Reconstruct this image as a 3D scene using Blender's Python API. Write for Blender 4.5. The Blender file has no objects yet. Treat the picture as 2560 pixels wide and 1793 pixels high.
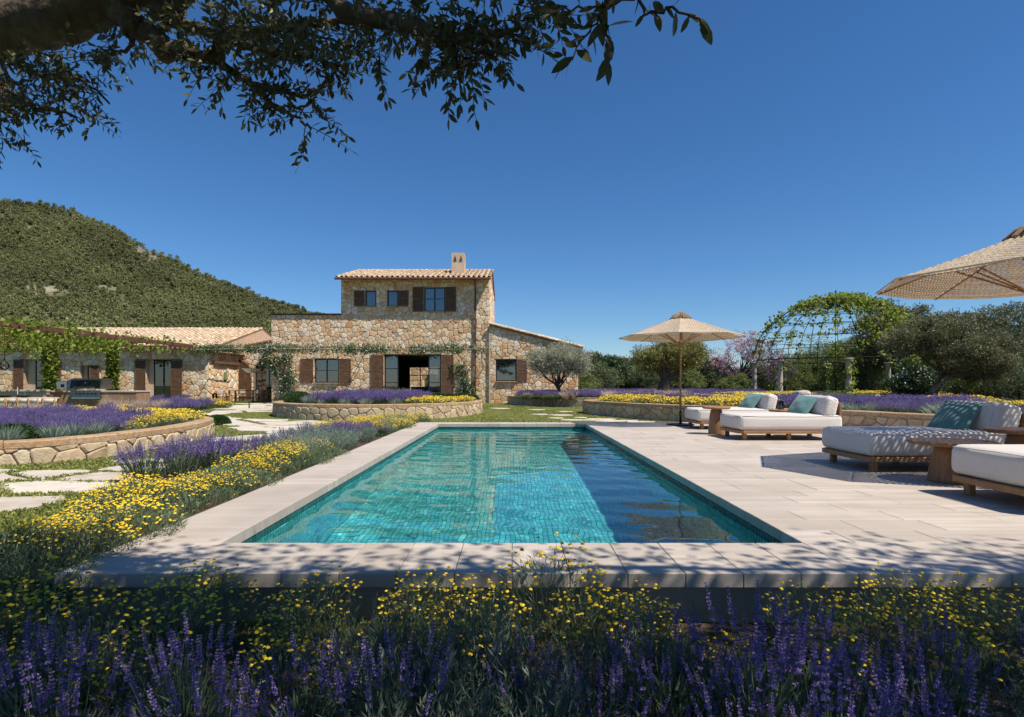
import bpy, math, random
import numpy as np
from mathutils import Vector, Matrix, Euler

S = bpy.context.scene
COL = S.collection
PI = math.pi
# ---------------------------------------------------------------- camera, sky, sun, exposure
FOC, HOR, CX, EYE = 1450.0, 960.0, 1281.0, 1.05      # photo focal length, horizon row, centre column (2560 px wide), eye height
cam = bpy.data.cameras.new('camera'); camo = bpy.data.objects.new('camera', cam); COL.objects.link(camo)
cam.lens = 36 * FOC / 2560; cam.sensor_width = 36; cam.sensor_fit = 'HORIZONTAL'
cam.shift_y = (HOR - 896.5) / 2560
cam.clip_start = 0.05; cam.clip_end = 6000
camo.location = (0, 0, EYE); camo.rotation_euler = (PI / 2, 0, 0)
S.camera = camo
SUN = Vector((0.53, -0.34, 1.0)).normalized()         # towards the sun: right, a little on the camera's side
elev = math.asin(SUN.z); azim = math.atan2(SUN.x, SUN.y)
w = bpy.data.worlds.new('World'); S.world = w; w.use_nodes = True
nt = w.node_tree; bg = nt.nodes['Background']
sky = nt.nodes.new('ShaderNodeTexSky'); sky.sky_type = 'NISHITA'; sky.sun_disc = False
sky.sun_elevation = elev; sky.sun_rotation = azim
sky.altitude = 0; sky.air_density = 1.0; sky.dust_density = 0.0; sky.ozone_density = 10
hs = nt.nodes.new('ShaderNodeHueSaturation'); hs.inputs['Saturation'].default_value = 1.11     # deeper blue, evenly over the whole sky
nt.links.new(sky.outputs[0], hs.inputs['Color']); nt.links.new(hs.outputs[0], bg.inputs[0]); bg.inputs[1].default_value = 0.095
sl = bpy.data.lights.new('sun', 'SUN'); sl.energy = 5.0; sl.angle = math.radians(0.53); sl.color = (1.0, 0.92, 0.80)
so = bpy.data.objects.new('sun', sl); COL.objects.link(so); so.rotation_euler = SUN.to_track_quat('Z', 'Y').to_euler()
S.view_settings.view_transform = 'Standard'; S.view_settings.look = 'None'
S.view_settings.exposure = 0.27; S.view_settings.gamma = 1.0; S.view_settings.use_curve_mapping = False
S.render.engine = 'CYCLES'
S.cycles.max_bounces = 10; S.cycles.transparent_max_bounces = 24; S.cycles.diffuse_bounces = 4
S.cycles.glossy_bounces = 4; S.cycles.transmission_bounces = 8
S.cycles.use_denoising = True
S.cycles.sample_clamp_indirect = 6
def fx(px, d): return (px - CX) * d / FOC
def fz(py, d): return EYE - (py - HOR) * d / FOC

# ---------------------------------------------------------------- helpers
def tag(o, label=None, cat=None, group=None, kind=None):
    if label: o['label'] = label
    if cat: o['category'] = cat
    if group: o['group'] = group
    if kind: o['kind'] = kind
    return o
def link(name, data, parent=None, loc=None, rot=None, kind=None):
    o = bpy.data.objects.new(name, data); COL.objects.link(o)
    if parent is not None: o.parent = parent
    if loc is not None: o.location = loc
    if rot is not None: o.rotation_euler = rot
    if kind: o['kind'] = kind
    return o
def empty(name, loc, label, cat, group=None, rz=0):
    return tag(link(name, None, None, loc, (0, 0, rz)), label, cat, group)
def copy_tree(o, parent=None):
    c = o.copy(); COL.objects.link(c); c.parent = parent
    for ch in KIDS.get(o.name, ()) or [k for k in o.children]: copy_tree(ch, c)
    return c
KIDS = {}
class MB:
    """collects polygons; build() links them as one mesh object"""
    def __init__(s): s.v = []; s.f = []; s.m = []; s.t = []
    def add(s, vs, fs, mi=0, tint=0.5):
        n = len(s.v); s.v += [tuple(p) for p in vs]
        for f in fs: s.f.append([i + n for i in f]); s.m.append(mi); s.t.append(tint)
        return s
    def box(s, x0, x1, y0, y1, z0, z1, mi=0, tint=0.5, b=0):
        if b:
            return s.bev(x0, x1, y0, y1, z0, z1, b, mi, tint)
        vs = [(x0,y0,z0),(x1,y0,z0),(x1,y1,z0),(x0,y1,z0),(x0,y0,z1),(x1,y0,z1),(x1,y1,z1),(x0,y1,z1)]
        return s.add(vs, [(3,2,1,0),(4,5,6,7),(0,1,5,4),(1,2,6,5),(2,3,7,6),(3,0,4,7)], mi, tint)
    def bev(s, x0, x1, y0, y1, z0, z1, b, mi=0, tint=0.5):
        """box with its top and vertical edges chamfered"""
        def ring(x0,x1,y0,y1,z,c): return [(x0+c,y0,z),(x1-c,y0,z),(x1,y0+c,z),(x1,y1-c,z),(x1-c,y1,z),(x0+c,y1,z),(x0,y1-c,z),(x0,y0+c,z)]
        vs = ring(x0,x1,y0,y1,z0,b) + ring(x0,x1,y0,y1,z1-b,b) + ring(x0+b,x1-b,y0+b,y1-b,z1,b*.6)
        fs = [tuple(range(7,-1,-1)), tuple(range(16,24))]
        for k in range(2):
            for i in range(8):
                j = (i+1) % 8; fs.append((8*k+i, 8*k+j, 8*k+8+j, 8*k+8+i))
        return s.add(vs, fs, mi, tint)
    def prism(s, poly, z0, z1, mi=0, tint=0.5, bev=0):
        n = len(poly); cx = sum(p[0] for p in poly)/n; cy = sum(p[1] for p in poly)/n
        vs = [(x,y,z0) for x,y in poly] + [(x,y,z1-bev) for x,y in poly]
        fs = [(i,(i+1)%n,n+(i+1)%n,n+i) for i in range(n)]
        if bev:
            for x,y in poly:
                d = math.hypot(x-cx,y-cy) or 1; k = max(0,1-bev/d); vs.append((cx+(x-cx)*k, cy+(y-cy)*k, z1))
            fs += [(n+i,n+(i+1)%n,2*n+(i+1)%n,2*n+i) for i in range(n)]; fs.append(tuple(range(2*n,3*n)))
        else: fs.append(tuple(range(n,2*n)))
        fs.append(tuple(range(n-1,-1,-1)))
        return s.add(vs, fs, mi, tint)
    def tube(s, pts, rad, n=6, mi=0, tint=0.5, cap=True):
        pts = [Vector(p) for p in pts]; rad = rad if isinstance(rad,(list,tuple)) else [rad]*len(pts)
        vs = []; up = Vector((0.13,0.31,0.94))
        for i,p in enumerate(pts):
            t = (pts[min(i+1,len(pts)-1)] - pts[max(i-1,0)])
            t = t.normalized() if t.length > 1e-9 else Vector((0,0,1))
            a = t.cross(up)
            if a.length < .05: a = t.cross(Vector((1,0,0)))
            a.normalize(); b = t.cross(a)
            for k in range(n):
                q = 2*PI*k/n; vs.append(p + (a*math.cos(q) + b*math.sin(q))*rad[i])
        fs = []
        for i in range(len(pts)-1):
            for k in range(n):
                fs.append((i*n+k, i*n+(k+1)%n, (i+1)*n+(k+1)%n, (i+1)*n+k))
        if cap:
            fs.append(tuple(range(n-1,-1,-1))); fs.append(tuple(range((len(pts)-1)*n, len(pts)*n)))
        return s.add(vs, fs, mi, tint)
    def lathe(s, prof, cx=0, cy=0, n=16, mi=0, tint=0.5):
        vs = []; m = len(prof)
        for r,z in prof:
            for k in range(n):
                q = 2*PI*k/n; vs.append((cx+r*math.cos(q), cy+r*math.sin(q), z))
        fs = [(i*n+k, i*n+(k+1)%n, (i+1)*n+(k+1)%n, (i+1)*n+k) for i in range(m-1) for k in range(n)]
        fs.append(tuple(range(n-1,-1,-1))); fs.append(tuple(range((m-1)*n, m*n)))
        return s.add(vs, fs, mi, tint)
    def mesh(s, name, mats, smooth=False):
        me = bpy.data.meshes.new(name); me.from_pydata(s.v, [], s.f)
        mats = mats if isinstance(mats,(list,tuple)) else [mats]
        for m in mats: me.materials.append(m)
        if len(mats) > 1: me.polygons.foreach_set('material_index', s.m)
        a = me.attributes.new('tint','FLOAT','FACE'); a.data.foreach_set('value', s.t)
        if smooth: me.polygons.foreach_set('use_smooth',[True]*len(s.f))
        me.update(); return me
    def build(s, name, mats, parent=None, loc=None, rot=None, kind=None, smooth=False):
        return link(name, s.mesh(name, mats, smooth), parent, loc, rot, kind)

def npmesh(name, V, F, mats, mi=None, tint=None, smooth=False):
    """V (n,3), F (m,k) with one polygon size"""
    V = np.asarray(V, np.float32); F = np.asarray(F, np.int32)
    me = bpy.data.meshes.new(name); me.vertices.add(len(V)); me.vertices.foreach_set('co', V.ravel())
    m, k = F.shape
    me.loops.add(m*k); me.loops.foreach_set('vertex_index', F.ravel())
    me.polygons.add(m); me.polygons.foreach_set('loop_start', np.arange(m, dtype=np.int32)*k)
    try: me.polygons.foreach_set('loop_total', np.full(m, k, np.int32))
    except Exception: pass
    mats = mats if isinstance(mats,(list,tuple)) else [mats]
    for q in mats: me.materials.append(q)
    if mi is not None: me.polygons.foreach_set('material_index', np.asarray(mi, np.int32))
    if tint is not None:
        a = me.attributes.new('tint','FLOAT','FACE'); a.data.foreach_set('value', np.asarray(tint, np.float32))
    if smooth: me.polygons.foreach_set('use_smooth', np.ones(m, bool))
    me.update(calc_edges=True); me.validate(); return me

# ---------------------------------------------------------------- materials
MATS = {}
def M(name, col, rough=0.8, pal=None, var=0.15, vs=3.0, bump=0.0, bs=40.0, transl=0.0, metal=0.0, spec=0.3, rnd=False, wave=None, obj=False, sheen=0, stain=None):
    m = bpy.data.materials.new(name); m.use_nodes = True; T = m.node_tree; N = T.nodes; L = T.links
    b = N['Principled BSDF']; b.inputs['Roughness'].default_value = rough; b.inputs['Metallic'].default_value = metal
    b.inputs['Specular IOR Level'].default_value = spec
    if sheen: b.inputs['Sheen Weight'].default_value = sheen
    geo = N.new('ShaderNodeNewGeometry')
    pos = geo.outputs['Position']
    if obj: pos = N.new('ShaderNodeTexCoord').outputs['Object']
    if pal:
        at = N.new('ShaderNodeAttribute'); at.attribute_name = 'tint'
        oi = N.new('ShaderNodeObjectInfo')
        ad = N.new('ShaderNodeMath'); ad.operation = 'ADD'; L.new(at.outputs['Fac'], ad.inputs[0])
        if rnd: L.new(oi.outputs['Random'], ad.inputs[1])
        else: ad.inputs[1].default_value = 0
        fr = N.new('ShaderNodeMath'); fr.operation = 'FRACT'; L.new(ad.outputs[0], fr.inputs[0])
        cr = N.new('ShaderNodeValToRGB'); e = cr.color_ramp.elements
        while len(e) < len(pal): e.new(0.5)
        for i,c in enumerate(pal): e[i].position = i/(len(pal)-1); e[i].color = (*c,1)
        L.new(fr.outputs[0], cr.inputs[0]); base = cr.outputs[0]
    else:
        rg = N.new('ShaderNodeRGB'); rg.outputs[0].default_value = (*col,1); base = rg.outputs[0]
    if wave:
        mp = N.new('ShaderNodeMapping'); L.new(pos, mp.inputs[0]); mp.inputs['Scale'].default_value = wave[0]
        nz = N.new('ShaderNodeTexNoise'); nz.inputs['Scale'].default_value = 1; nz.inputs['Detail'].default_value = 5; nz.inputs['Roughness'].default_value = .65
        L.new(mp.outputs[0], nz.inputs['Vector'])
        c2 = N.new('ShaderNodeMix'); c2.data_type = 'RGBA'; c2.inputs[7].default_value = (*wave[1],1)
        r2 = N.new('ShaderNodeMapRange'); r2.inputs[1].default_value = .4; r2.inputs[2].default_value = .68
        L.new(nz.outputs[0], r2.inputs[0]); L.new(r2.outputs[0], c2.inputs[0]); L.new(base, c2.inputs[6]); base = c2.outputs[2]
    if stain:
        nz = N.new('ShaderNodeTexNoise'); nz.inputs['Scale'].default_value = stain[1]; nz.inputs['Detail'].default_value = 6; nz.inputs['Roughness'].default_value = .7
        L.new(pos, nz.inputs['Vector'])
        c2 = N.new('ShaderNodeMix'); c2.data_type = 'RGBA'; c2.inputs[7].default_value = (*stain[0],1)
        r2 = N.new('ShaderNodeMapRange'); r2.inputs[1].default_value = .5; r2.inputs[2].default_value = .75; r2.inputs[4].default_value = stain[2]
        L.new(nz.outputs[0], r2.inputs[0]); L.new(r2.outputs[0], c2.inputs[0]); L.new(base, c2.inputs[6]); base = c2.outputs[2]
    if var:
        nz = N.new('ShaderNodeTexNoise'); nz.inputs['Scale'].default_value = vs; nz.inputs['Detail'].default_value = 4
        L.new(pos, nz.inputs['Vector'])
        mr = N.new('ShaderNodeMapRange'); mr.inputs[1].default_value = .25; mr.inputs[2].default_value = .75
        mr.inputs[3].default_value = 1-var; mr.inputs[4].default_value = 1+var
        L.new(nz.outputs[0], mr.inputs[0])
        vm = N.new('ShaderNodeVectorMath'); vm.operation = 'MULTIPLY'; L.new(base, vm.inputs[0]); L.new(mr.outputs[0], vm.inputs[1]); base = vm.outputs[0]
    L.new(base, b.inputs['Base Color'])
    if bump:
        nb = N.new('ShaderNodeTexNoise'); nb.inputs['Scale'].default_value = bs; nb.inputs['Detail'].default_value = 6
        L.new(pos, nb.inputs['Vector'])
        bp = N.new('ShaderNodeBump'); bp.inputs['Strength'].default_value = min(1,bump); bp.inputs['Distance'].default_value = 0.02
        L.new(nb.outputs[0], bp.inputs['Height']); L.new(bp.outputs[0], b.inputs['Normal'])
    if transl:
        tr = N.new('ShaderNodeBsdfTranslucent'); mx = N.new('ShaderNodeMixShader'); mx.inputs[0].default_value = transl
        L.new(base, tr.inputs[0]); L.new(b.outputs[0], mx.inputs[1]); L.new(tr.outputs[0], mx.inputs[2])
        L.new(mx.outputs[0], N['Material Output'].inputs['Surface'])
    MATS[name] = m; return m

STONE = [(.64,.45,.26),(.72,.54,.35),(.76,.62,.44),(.78,.67,.52),(.56,.30,.15),(.68,.47,.27),(.80,.71,.58),(.50,.35,.22),(.73,.52,.30),(.63,.37,.21),(.77,.63,.46),(.64,.45,.26)]
m_stone = M('wall stone', 0, .9, pal=STONE, var=.2, vs=9, bump=.6, bs=28)
m_mortar = M('lime mortar', (.42,.31,.21), .95, var=.2, vs=4, bump=.5, bs=30)
PSTONE = [(.50,.38,.24),(.56,.44,.29),(.44,.32,.20),(.60,.49,.35),(.40,.29,.18),(.53,.42,.28)]
m_pstone = M('planter stone', 0, .9, pal=PSTONE, var=.2, vs=8, bump=.7, bs=30)
m_cap = M('tuff cap stone', 0, .92, pal=[(.38,.25,.14),(.46,.32,.19),(.42,.27,.15),(.50,.36,.22)], var=.28, vs=14, bump=.9, bs=60)
m_pmortar = M('cream planter mortar', (.46,.36,.25), .95, var=.2, vs=5, bump=.4, bs=30)
m_plaster = M('sand plaster', (.56,.43,.31), .9, var=.12, vs=3, bump=.35, bs=25)
m_tile = M('clay roof tile', 0, .85, pal=[(.50,.37,.24),(.62,.49,.35),(.45,.30,.18),(.68,.57,.43),(.55,.40,.26),(.61,.47,.32),(.42,.30,.20)], var=.25, vs=7, bump=.3, bs=40, rnd=True)
m_slab = M('limestone slab', 0, .62, pal=[(.49,.425,.36),(.56,.49,.42),(.44,.38,.315),(.52,.455,.39),(.585,.515,.45)], var=.12, vs=2.2, bump=.06, bs=70, rnd=True, wave=((.6,9,3),(.42,.36,.30)), spec=.35, stain=((.36,.31,.25),1.1,.35))
m_flag = M('flagstone', 0, .85, pal=[(.56,.50,.41),(.62,.56,.47),(.50,.44,.36),(.60,.53,.43)], var=.15, vs=5, bump=.4, bs=22, rnd=True, stain=((.40,.34,.26),1.4,.6))
m_grout = M('grout', (.42,.36,.29), .95, var=.15)
m_wood = M('brown shutter wood', (.17,.095,.055), .65, var=.3, vs=6, wave=((4,4,30),(.11,.06,.035)))
m_teak = M('teak', (.36,.19,.085), .5, var=.2, vs=5, wave=((3,30,30),(.24,.115,.05)), bump=.08, bs=60)
m_teakv = M('teak upright grain', (.34,.18,.085), .5, var=.2, vs=5, wave=((30,30,3),(.22,.11,.05)), bump=.08, bs=60)
m_frame = M('dark window frame', (.018,.022,.03), .4, var=0)
m_rust = M('rusty steel', (.13,.055,.04), .7, var=.3, vs=5)
m_black = M('black iron', (.012,.013,.016), .45, var=0, metal=.3)
m_fabric = M('oatmeal fabric', (.66,.61,.56), .95, var=.06, vs=60, bump=.25, bs=260, sheen=.2)
m_teal = M('teal linen', (.10,.225,.225), .95, var=.12, vs=30, bump=.25, bs=220, sheen=.3)
m_raffia = M('woven raffia', 0, .85, pal=[(.64,.51,.37),(.72,.60,.45),(.58,.45,.31),(.76,.64,.49)], var=.15, vs=20, transl=.12)
m_raffdk = M('raffia fringe', (.25,.18,.11), .9, var=.3, vs=20)
m_canvas = M('cream canvas', (.70,.62,.52), .9, var=.06, transl=.15)
m_steel = M('brushed steel', (.45,.47,.5), .22, var=.05, metal=1)
m_curtain = M('pale curtain', (.55,.55,.56), .9, var=.05)
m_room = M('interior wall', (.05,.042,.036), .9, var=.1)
def glassmat(name, tintc, ior, rough, tr):
    """window pane: a little see-through, mirrors the garden by its Fresnel reflection"""
    m = bpy.data.materials.new(name); m.use_nodes = True; T = m.node_tree; N = T.nodes; L = T.links
    N.remove(N['Principled BSDF'])
    t = N.new('ShaderNodeBsdfTransparent'); t.inputs[0].default_value = (*tintc,1)
    g = N.new('ShaderNodeBsdfGlossy'); g.inputs['Roughness'].default_value = rough
    f = N.new('ShaderNodeFresnel'); f.inputs[0].default_value = ior
    mx = N.new('ShaderNodeMixShader'); L.new(f.outputs[0], mx.inputs[0]); L.new(t.outputs[0], mx.inputs[1]); L.new(g.outputs[0], mx.inputs[2])
    L.new(mx.outputs[0], N['Material Output'].inputs['Surface']); return m
m_pane = glassmat('window glass', (.62,.66,.7), 2.4, .0, 0)
m_clear = glassmat('clear glass', (.93,.95,.95), 1.45, .0, 0)
# plants
def leafm(name, c, c2, tr=.3, rough=.55, spec=.35):
    return M(name, 0, rough, pal=[c, c2, tuple((a+b)/2 for a,b in zip(c,c2)), c], var=.15, vs=1.3, transl=tr, spec=spec)
m_lavleaf = leafm('lavender leaf', (.105,.155,.085), (.17,.22,.145))
m_lavstem = leafm('lavender stem', (.10,.15,.07), (.13,.18,.09))
m_lavfl = leafm('lavender flower', (.20,.125,.41), (.35,.25,.60), tr=.3)
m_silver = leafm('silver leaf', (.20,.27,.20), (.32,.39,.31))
m_silvdk = leafm('shade-darkened silver leaf', (.10,.145,.10), (.17,.215,.16))  # darker copy of silver leaf, front bed's shade put into the colour
m_yellow = leafm('yellow button flower', (.72,.48,.012), (.84,.62,.035), tr=.15, rough=.7)
m_santo = leafm('santolina leaf', (.13,.18,.085), (.21,.26,.15))
m_grass = leafm('lawn leaf', (.16,.20,.04), (.36,.37,.11))
m_box = leafm('box leaf', (.03,.075,.018), (.06,.12,.03))
m_feather = leafm('feather grass', (.48,.36,.30), (.62,.50,.42))
m_olive = leafm('olive leaf', (.085,.09,.035), (.16,.165,.08), tr=.2, rough=.45)
m_olivesil = leafm('silver olive leaf', (.30,.31,.21), (.46,.46,.35), tr=.3)
m_oliveyel = leafm('yellow olive leaf', (.19,.19,.05), (.30,.29,.10), tr=.3)
m_ever = leafm('evergreen leaf', (.065,.08,.032), (.14,.15,.07), tr=.3)
m_oak = leafm('oak leaf', (.10,.11,.05), (.20,.20,.10), tr=.3)
m_shrubA = leafm('light shrub leaf', (.13,.18,.045), (.22,.27,.09))
m_shrubB = leafm('dark shrub leaf', (.03,.065,.025), (.07,.11,.05), rough=.35)
m_shrubC = leafm('mid shrub leaf', (.10,.14,.055), (.18,.22,.10))
m_vine = leafm('vine leaf', (.15,.22,.03), (.34,.39,.07), tr=.45)
m_jas = leafm('jasmine leaf', (.07,.13,.05), (.15,.22,.10), tr=.35)
m_white = leafm('white blossom', (.75,.74,.70), (.82,.80,.76))
m_pink = leafm('pink blossom', (.52,.30,.37), (.66,.43,.48), tr=.3)
m_pine = M('pine needles', 0, .6, pal=[(.16,.18,.065),(.25,.26,.10),(.35,.34,.15),(.21,.22,.08),(.30,.31,.165),(.13,.155,.06),(.27,.27,.105)], var=.45, vs=.025, transl=.35, rnd=True)
m_mauve = leafm('mauve blossom', (.30,.22,.55), (.42,.33,.66))
m_bark = M('olive bark', (.10,.075,.052), .95, var=.5, vs=11, bump=1, bs=26, stain=((.06,.045,.032),9,.8))
m_barkdk = M('dark bark', (.06,.048,.036), .95, var=.35, vs=5, bump=.8, bs=20)
m_soil = M('garden soil', (.07,.05,.035), 1, var=.3, vs=6, bump=.7, bs=20)
m_turf = M('turf', (.10,.125,.03), 1, var=.35, vs=5, bump=.6, bs=40)
m_hill = M('hill ground', (.10,.10,.05), 1, var=.4, vs=.04, stain=((.42,.36,.28),.02,.7))
m_terr = M('terracotta', (.36,.17,.09), .8, var=.15)
# ---------------------------------------------------------------- stone, slab and cell generators
def clip(poly, nx, ny, c):
    """keep the side nx*x+ny*y <= c"""
    out = []; n = len(poly)
    for i in range(n):
        p, q = poly[i], poly[(i+1)%n]
        a = nx*p[0]+ny*p[1]-c; b = nx*q[0]+ny*q[1]-c
        if a <= 0: out.append(p)
        if (a < 0 < b) or (b < 0 < a):
            t = a/(a-b); out.append((p[0]+(q[0]-p[0])*t, p[1]+(q[1]-p[1])*t))
    return out
def edges(poly):
    """outward half planes of a counter-clockwise convex polygon"""
    r = []
    for i in range(len(poly)):
        (x0,y0),(x1,y1) = poly[i], poly[(i+1)%len(poly)]
        l = math.hypot(x1-x0,y1-y0) or 1; nx, ny = (y1-y0)/l, -(x1-x0)/l
        r.append((nx,ny,nx*x0+ny*y0))
    return r
def area(p): return abs(sum(p[i][0]*p[(i+1)%len(p)][1]-p[(i+1)%len(p)][0]*p[i][1] for i in range(len(p))))/2
def rect(x0,x1,y0,y1): return [(x0,y0),(x1,y0),(x1,y1),(x0,y1)]
def cells(region, size, rng, holes=(), ax=1.0, jit=.42):
    """irregular convex cells (jittered Voronoi) inside a convex region, kept out of convex holes; ax stretches them along x"""
    xs = [p[0] for p in region]; ys = [p[1] for p in region]
    sx, sy = size*ax, size
    x0, y0 = min(xs), min(ys); nx = max(1,round((max(xs)-x0)/sx)); ny = max(1,round((max(ys)-y0)/sy))
    sx = (max(xs)-x0)/nx; sy = (max(ys)-y0)/ny
    H = [edges(h) for h in holes]; R = edges(region); grid = {}
    for j in range(-1,ny+1):
        for i in range(-1,nx+1):
            p = (x0+(i+.5+rng.uniform(-jit,jit)+(.5 if j%2 else 0))*sx, y0+(j+.5+rng.uniform(-jit,jit))*sy)
            if any(all(a*p[0]+b*p[1] < c+.03 for a,b,c in h) for h in H): continue
            if rng.random() < .10: continue
            grid[(i,j)] = p
    out = []
    for (i,j),p in grid.items():
        poly = [(p[0]-2*sx,p[1]-2*sy),(p[0]+2*sx,p[1]-2*sy),(p[0]+2*sx,p[1]+2*sy),(p[0]-2*sx,p[1]+2*sy)]
        for di in range(-3,4):
            for dj in range(-3,4):
                q = grid.get((i+di,j+dj))
                if q is None or q is p: continue
                a, b = q[0]-p[0], (q[1]-p[1]); a2 = a/(ax*ax)
                poly = clip(poly, a2, b, (a2*(p[0]+q[0]) + b*(p[1]+q[1]))/2)
                if len(poly) < 3: break
            if len(poly) < 3: break
        for a,b,c in R:
            poly = clip(poly,a,b,c) if len(poly) > 2 else poly
        for h in H:
            if len(poly) > 2:
                a,b,c = max(h, key=lambda e: e[0]*p[0]+e[1]*p[1]-e[2])
                poly = clip(poly,-a,-b,-c)
        # drop tiny edges
        q = []
        for v in poly:
            if not q or math.hypot(v[0]-q[-1][0], v[1]-q[-1][1]) > size*.09: q.append(v)
        if len(q) > 2 and area(q) > size*size*.08: out.append(q)
    return out
def stone_mesh(mb, poly, f, depth, gap, rng, round_=.16):
    """one pillow-faced stone on the surface f(s,t,h) -> point"""
    n = len(poly); cx = sum(p[0] for p in poly)/n; cy = sum(p[1] for p in poly)/n
    sz = math.sqrt(area(poly)); k0 = max(.3,1-gap/sz*1.5); tx, ty = rng.uniform(-.22,.22)*depth/sz*2, rng.uniform(-.12,.22)*depth/sz*2
    d = depth*rng.uniform(.65,1.25)
    def ring(k,h): return [f(cx+(x-cx)*k, cy+(y-cy)*k, h + ((x-cx)*tx+(y-cy)*ty)*k*(1 if h > 0 else 0)) for x,y in poly]
    # soften the outline: every corner is cut once
    pp = []
    for i in range(n):
        p, q = poly[i], poly[(i+1)%n]
        e = rng.uniform(.08,.2); g = 1-rng.uniform(.08,.2)
        pp += [(p[0]+(q[0]-p[0])*e, p[1]+(q[1]-p[1])*e), (p[0]+(q[0]-p[0])*g, p[1]+(q[1]-p[1])*g)]
    poly = pp; n = len(poly)
    v = ring(k0,-.01) + ring(k0,d*.55) + ring(k0*(1-round_),d) 
    c = f(cx,cy,d*1.06)
    fs = []
    for r in range(2): fs += [(r*n+i, r*n+(i+1)%n, (r+1)*n+(i+1)%n, (r+1)*n+i) for i in range(n)]
    v.append(c); fs += [(2*n+i, 2*n+(i+1)%n, 3*n) for i in range(n)]
    mb.add(v, fs, 0, rng.random())
def lay_stones(parent, polys, f, mat, depth, gap, rng, name='stone', limit=300, rest='stone_facing', key=None, count=None):
    """the first LIMIT stones become parts of their own, the others one joined part"""
    if key: polys = sorted(polys, key=key)
    used = count[0] if count is not None else 0
    restmb = MB()
    for i,p in enumerate(polys):
        if used + i < limit:
            mb = MB(); stone_mesh(mb, p, f, depth, gap, rng); mb.build(name, mat, parent)
        else: stone_mesh(restmb, p, f, depth, gap, rng)
    if count is not None: count[0] += min(len(polys), max(0,limit-used))
    if restmb.f: restmb.build(rest, mat, parent, kind='stuff')

# ---------------------------------------------------------------- layout constants
PX0, PX1, PY0, PY1 = -1.925, 1.925, 3.835, 15.26       # pool water edges
CW = 0.62                                              # coping width
WATER, FLOOR = -0.14, -1.72
DX1, DY0, DY1 = 12.6, PY0-CW, PY1+CW                   # deck right edge, front and back edges
GZ = -0.10
def gz(x, y):
    """garden level"""
    z = GZ
    t = min(1,max(0,(3.75-y)/.5)); z -= .22*t*t*(3-2*t)
    if y < 40: z += .02*math.sin(x*1.3+y*.7)*(1 if y > 4 else .5) - .015
    return z
def in_deck(x,y,m=0): return PX0-CW-m < x < DX1+m and DY0-m < y < DY1+m

# ---------------------------------------------------------------- ground sheet (with a hole where the pool is)
def axis(a, b, step, extra):
    s = list(np.arange(a, b+1e-6, step)) + extra
    return sorted(set(round(v,4) for v in s))
gx = axis(-14,14,.5,[PX0-.3,PX1+.3] + [s*v for s in (-1,1) for v in (17,21,26,33,42,60,90,140,220,400,800,1600)])
gy = axis(-3,38,.5,[PY0-.3,PY1+.3,3.0,3.25,3.75,3.6,-8,-20,-60,-200,45,55,70,90,120,160,220,400,800,1600])
V = [(x,y,gz(x,y) if -60 < y < 90 and abs(x) < 90 else GZ-.03) for y in gy for x in gx]; nx = len(gx); F = []
for j in range(len(gy)-1):
    for i in range(nx-1):
        mx, my = (gx[i]+gx[i+1])/2, (gy[j]+gy[j+1])/2
        if PX0-.3 < mx < PX1+.3 and PY0-.3 < my < PY1+.3: continue
        F.append((j*nx+i, j*nx+i+1, (j+1)*nx+i+1, (j+1)*nx+i))
link('ground', npmesh('ground', V, F, m_turf), kind='structure')
sb = MB()   # planting soil strips: poolside bed and the bed in front of the pool
def soil(name, poly, z, parent=None):
    mb = MB(); mb.add([(x,y,z) for x,y in poly], [tuple(range(len(poly)))]); return mb.build(name, m_soil, parent, kind='structure')
soil('front_bed_soil', [(-3.75,-1.5),(7,-1.5),(7,3.2),(-3.75,3.2)], -.27)
soil('poolside_bed_soil', [(-3.5,3.3),(-2.56,3.3),(-2.56,15.8),(-3.4,15.8),(-3.9,12),(-4.2,9),(-4.3,6.8),(-3.5,6.2)], -.075)

# ---------------------------------------------------------------- hill with pine forest
prof = [(-900,440),(-500,470),(-250,490),(0,500),(110,507),(170,528),(262,558),(375,617),(487,675),(600,718),(674,748),(749,768),(798,783),(900,825),(1050,880),(1200,930),(1400,962),(3000,975)]
HY = 450.0
def ridge(x):
    px = CX + x*FOC/HY
    for (a,b),(c,d) in zip(prof,prof[1:]):
        if a <= px <= c: return max(-3, fz(b+(d-b)*(px-a)/(c-a), HY) - 5.0)
    return -3
def hill_z(x,y):
    t = (y-165)/(HY-165); r = ridge(x)
    if t < 0: return -3
    if t < 1: s = t*(.55+.45*t); 
    else: s = 1-.6*(t-1)
    n = 3.5*math.sin(x*.031+y*.011)+2.4*math.sin(x*.017-y*.043+1)+1.5*math.sin(x*.09+y*.07)
    return -3 + (r+3)*s + n*min(1,max(0,t*3))*min(1,max(0,(1.02-t)*6))*min(1,(r+3)/30)
hx = np.arange(-700,261,12.0); hy = np.arange(160,560,10.0)
V = [(x,y,hill_z(x,y)) for y in hy for x in hx]; nx = len(hx)
F = [(j*nx+i,j*nx+i+1,(j+1)*nx+i+1,(j+1)*nx+i) for j in range(len(hy)-1) for i in range(nx-1)]
link('hill', npmesh('hill', V, F, m_hill, smooth=True), kind='structure')

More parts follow.
